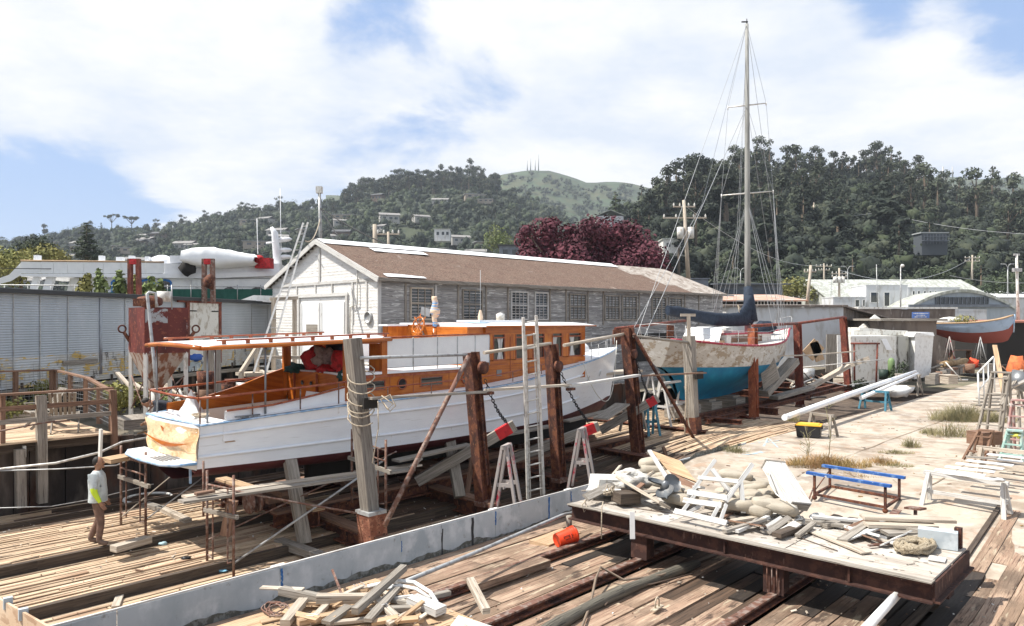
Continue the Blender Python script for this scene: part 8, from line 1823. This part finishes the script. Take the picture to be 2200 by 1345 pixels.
# PEOPLE
M['skin']=mat('skin',(.30,.16,.10),[],.6);M['hair']=mat('dark_hair',(.02,.017,.015),[],.7)
M['shirt_grey']=mat('light_grey_shirt',(.52,.57,.57),[((.40,.44,.44),6,(1,1,1),.52,.1)],.9,0,1,8);M['hi_vis']=mat('yellow_green_sleeve',(.55,.72,.04),[],.7);M['trousers']=mat('brown_trousers',(.19,.115,.085),[((.13,.08,.06),7,(1,1,1),.54,.1)],.9,0,1,9)
M['boots']=mat('dusty_boots',(.16,.11,.085),[],.85);M['shirt_dark']=mat('dark_navy_shirt',(.02,.024,.035),[],.85)
def person(J,Rr,loc,rz,label,zones,scale=1.0,head=True):
 """J: joints (x forward, y left, z up); edges by name; grown with a Skin modifier and frozen into one mesh"""
 names=list(J);idx={n:i for i,n in enumerate(names)}
 E=[e for e in(('pelvis','waist'),('waist','chest'),('chest','neck'),('neck','head0'),('head0','head1'),('chest','shL'),('shL','elL'),('elL','wrL'),('wrL','paL'),('chest','shR'),('shR','elR'),('elR','wrR'),('wrR','paR'),('pelvis','hiL'),('hiL','knL'),('knL','anL'),('anL','toL'),('pelvis','hiR'),('hiR','knR'),('knR','anR'),('anR','toR'))if e[0]in idx and e[1]in idx]
 me=bpy.data.meshes.new('t');me.from_pydata([J[n]for n in names],[(idx[a],idx[b])for a,b in E],[]);o=bpy.data.objects.new('t',me);C.objects.link(o)
 o.modifiers.new('s','SKIN');sv=me.skin_vertices[0].data
 for n in names:r_=Rr[n];sv[idx[n]].radius=r_ if isinstance(r_,tuple)else(r_,r_)
 sv[idx['pelvis']].use_root=True;m2=o.modifiers.new('u','SUBSURF');m2.levels=m2.render_levels=2
 bpy.context.view_layer.update();me2=bpy.data.meshes.new_from_object(o.evaluated_get(bpy.context.evaluated_depsgraph_get()));bpy.data.objects.remove(o)
 root=T('person',label,'person',loc,rz);b=bpy.data.objects.new('body',me2);C.objects.link(b);b.parent=root
 ms=[]
 for z in zones:
  if z[1]not in ms:ms.append(z[1])
 me2.materials.clear();[me2.materials.append(M[k])for k in ms]
 Jv={n:V(J[n])for n in names}
 rf=lambda n:Rr[n][0]if isinstance(Rr[n],tuple)else Rr[n]
 def near(p):
  best=None;bd=9
  for a,c in E:
   A,B_=Jv[a],Jv[c];ab=B_-A;k=max(0,min(1,(p-A).dot(ab)/max(1e-9,ab.length_squared)));d=(p-A-ab*k).length-(rf(a)*(1-k)+rf(c)*k)
   if d<bd:bd=d;best=(a,c,k)
  return best
 for pl in me2.polygons:
  a,c,k=near(pl.center);mt_=zones[0][1]
  for test,mm in zones:
   if test(a,c,k,pl.center):mt_=mm;break
  pl.material_index=ms.index(mt_);pl.use_smooth=True
 for sd_ in('L','R'):
  if 'pa'+sd_ not in Jv:continue
  p=Jv['pa'+sd_];d=(p-Jv['wr'+sd_]).normalized();side=d.orthogonal().normalized();q=MB()
  for i in range(4):s0=p+side*(-.028+.019*i)-d*.03;l=(.066,.074,.07,.055)[i];q.tube([s0,s0+d*(.03+l*.5)+V((.006,0,0)),s0+d*(.03+l)+V((.018,0,-.004))],[.010,.009,.007],6)
  s0=p-side*.035-d*.06;q.tube([s0,s0-side*.02+d*.03,s0-side*.022+d*.06],[.012,.010,.008],6);f_=q.build('fingers',M['skin'],root,org=(0,0,0))
 if head:
  h=Jv['head1'];q=MB();up=(Jv['head1']-Jv['head0']).normalized();fw=V((1,0,0));fw=(fw-up*fw.dot(up)).normalized();lf=up.cross(fw);Mh=Matrix((fw,lf,up)).transposed();hc_=Jv['head0'].lerp(h,.62)
  q.blob(hc_,.098,.080,.125,Mh,n=14);q.blob(hc_+Mh@V((.100,0,-.012)),.02,.014,.024,Mh,n=6);
  for s_ in(-1,1):q.blob(hc_+Mh@V((.0,s_*.082,-.01)),.018,.010,.03,Mh,n=6)
  q.blob(hc_+Mh@V((.075,0,-.085)),.03,.035,.03,Mh,n=8);q.build('head',M['skin'],root,org=(0,0,0))
  q=MB();q.blob(hc_+Mh@V((-.028,0,.028)),.088,.083,.104,Mh,n=14);q.build('hair',M['hair'],root,org=(0,0,0))
  q=MB()
  for s_ in(-1,1):q.blob(hc_+Mh@V((.088,s_*.032,.012)),.010,.012,.008,Mh,n=6)
  q.blob(hc_+Mh@V((.092,0,-.052)),.008,.025,.006,Mh,n=6);q.build('face',M['hair'],root,org=(0,0,0))
 root.scale=(scale,)*3;return root
Rd=dict(pelvis=.15,waist=.155,chest=.165,neck=.06,head0=.06,head1=.07,shL=.095,shR=.095,elL=.066,elR=.066,wrL=.036,wrR=.036,paL=(.045,.025),paR=(.045,.025),hiL=.11,hiR=.11,knL=.078,knR=.078,anL=.062,anR=.062,toL=(.05,.04),toR=(.05,.04))
JM1=dict(pelvis=(-.02,0,.93),waist=(-.03,0,1.08),chest=(-.05,0,1.34),neck=(-.04,0,1.50),head0=(-.01,0,1.56),head1=(-.02,0,1.70),shL=(-.05,.19,1.40),elL=(-.07,.25,1.12),wrL=(.04,.25,.87),paL=(.07,.25,.80),shR=(-.05,-.19,1.40),elR=(-.03,-.25,1.12),wrR=(.10,-.26,.89),paR=(.14,-.26,.82),hiL=(-.02,.09,.86),knL=(-.04,.11,.49),anL=(-.22,.12,.09),toL=(-.06,.13,.045),hiR=(-.02,-.09,.86),knR=(.06,-.11,.48),anR=(.02,-.12,.09),toR=(.20,-.13,.045))
zon=[(lambda a,c,k,p:a.startswith('an')or(c.startswith('an')and k>.86),'boots'),(lambda a,c,k,p:a.startswith('kn')or a.startswith('hi')or c.startswith('hi')or(a=='pelvis' and p.z<.95),'trousers'),(lambda a,c,k,p:a.startswith('wr')or(c.startswith('wr')and k>.93),'skin'),(lambda a,c,k,p:(c in('wrR','wrL')and k>.0)or(c in('elR','elL')and k>.82),'hi_vis'),(lambda a,c,k,p:a in('neck','head0')or(a=='chest' and c=='neck' and k>.8),'skin'),(lambda*a:True,'shirt_grey')]
man=person(JM1,Rd,G(214,1170,.0),rad(12),'man in light grey shirt with yellow green sleeves and brown trousers looking up',zon,1.0)
q=MB();q.grid([[V((cx+rx*math.cos(a)+.012*noise.noise(V((a*2,z*6,1))),ry*math.sin(a),z))for a in[i*PI/10 for i in range(20)]]for z,cx,rx,ry in((.88,-.03,.175,.205),(.96,-.03,.172,.20),(1.08,-.03,.165,.195),(1.2,-.04,.16,.20),(1.32,-.045,.16,.215),(1.40,-.045,.145,.21),(1.455,-.04,.105,.15),(1.50,-.035,.072,.075))],0,True,closeu=True);q.build('shirt',M['shirt_grey'],man,org=(0,0,0))
J2=dict(pelvis=(-.15,0,.85),waist=(-.02,0,.98),chest=(.22,0,1.10),neck=(.38,0,1.12),head0=(.43,0,1.10),head1=(.55,0,1.12),shL=(.22,.19,1.08),elL=(.30,.26,.82),wrL=(.48,.2,.68),paL=(.54,.18,.64),shR=(.22,-.19,1.08),elR=(.28,-.26,.82),wrR=(.46,-.2,.68),paR=(.52,-.18,.64),hiL=(-.15,.09,.80),knL=(.02,.12,.45),anL=(-.14,.12,.09),toL=(.05,.13,.045),hiR=(-.15,-.09,.80),knR=(.06,-.12,.45),anR=(-.1,-.12,.09),toR=(.1,-.13,.045))
zon2=[(z[0],{'shirt_grey':'shirt_dark','hi_vis':'skin'}.get(z[1],z[1]))for z in zon]
p_=P(366,874,17.6);person(J2,Rd,(p_.x,p_.y,p_.z-1.0),rad(195),'man in dark shirt bending over at work behind the stern of the white motor yacht',zon2,1.0)
J3=dict(J2);zon3=zon2
p_=G(2052,770,.62);o=person(J2,Rd,(p_.x,p_.y,.62),rad(-20),'person in dark clothes bending over a table beside the dark shed',zon3,1.1)
q=MB();q.box(P(2062,752,58),(1.6,.8,.06));
for dx in(-.7,.7):q.box(P(2062,752,58)+V((dx,0,-.4)),(.07,.6,.8))
one(q,'work_table',M['wood_brown'],'work table in the shade by the dark shed','table')
# AIR
hz=bpy.data.materials.new('haze_air');hz.use_nodes=True;n_=hz.node_tree.nodes;n_.remove(n_['Principled BSDF']);pv=n_.new('ShaderNodeVolumePrincipled');pv.inputs['Color'].default_value=(.80,.88,1,1);pv.inputs['Density'].default_value=.00016;pv.inputs['Anisotropy'].default_value=.0
hz.node_tree.links.new(pv.outputs[0],n_['Material Output'].inputs['Volume'])
q=MB();q.box((0,1590,166),(6100,3400,356));o=struct(q,'haze',hz,'stuff')
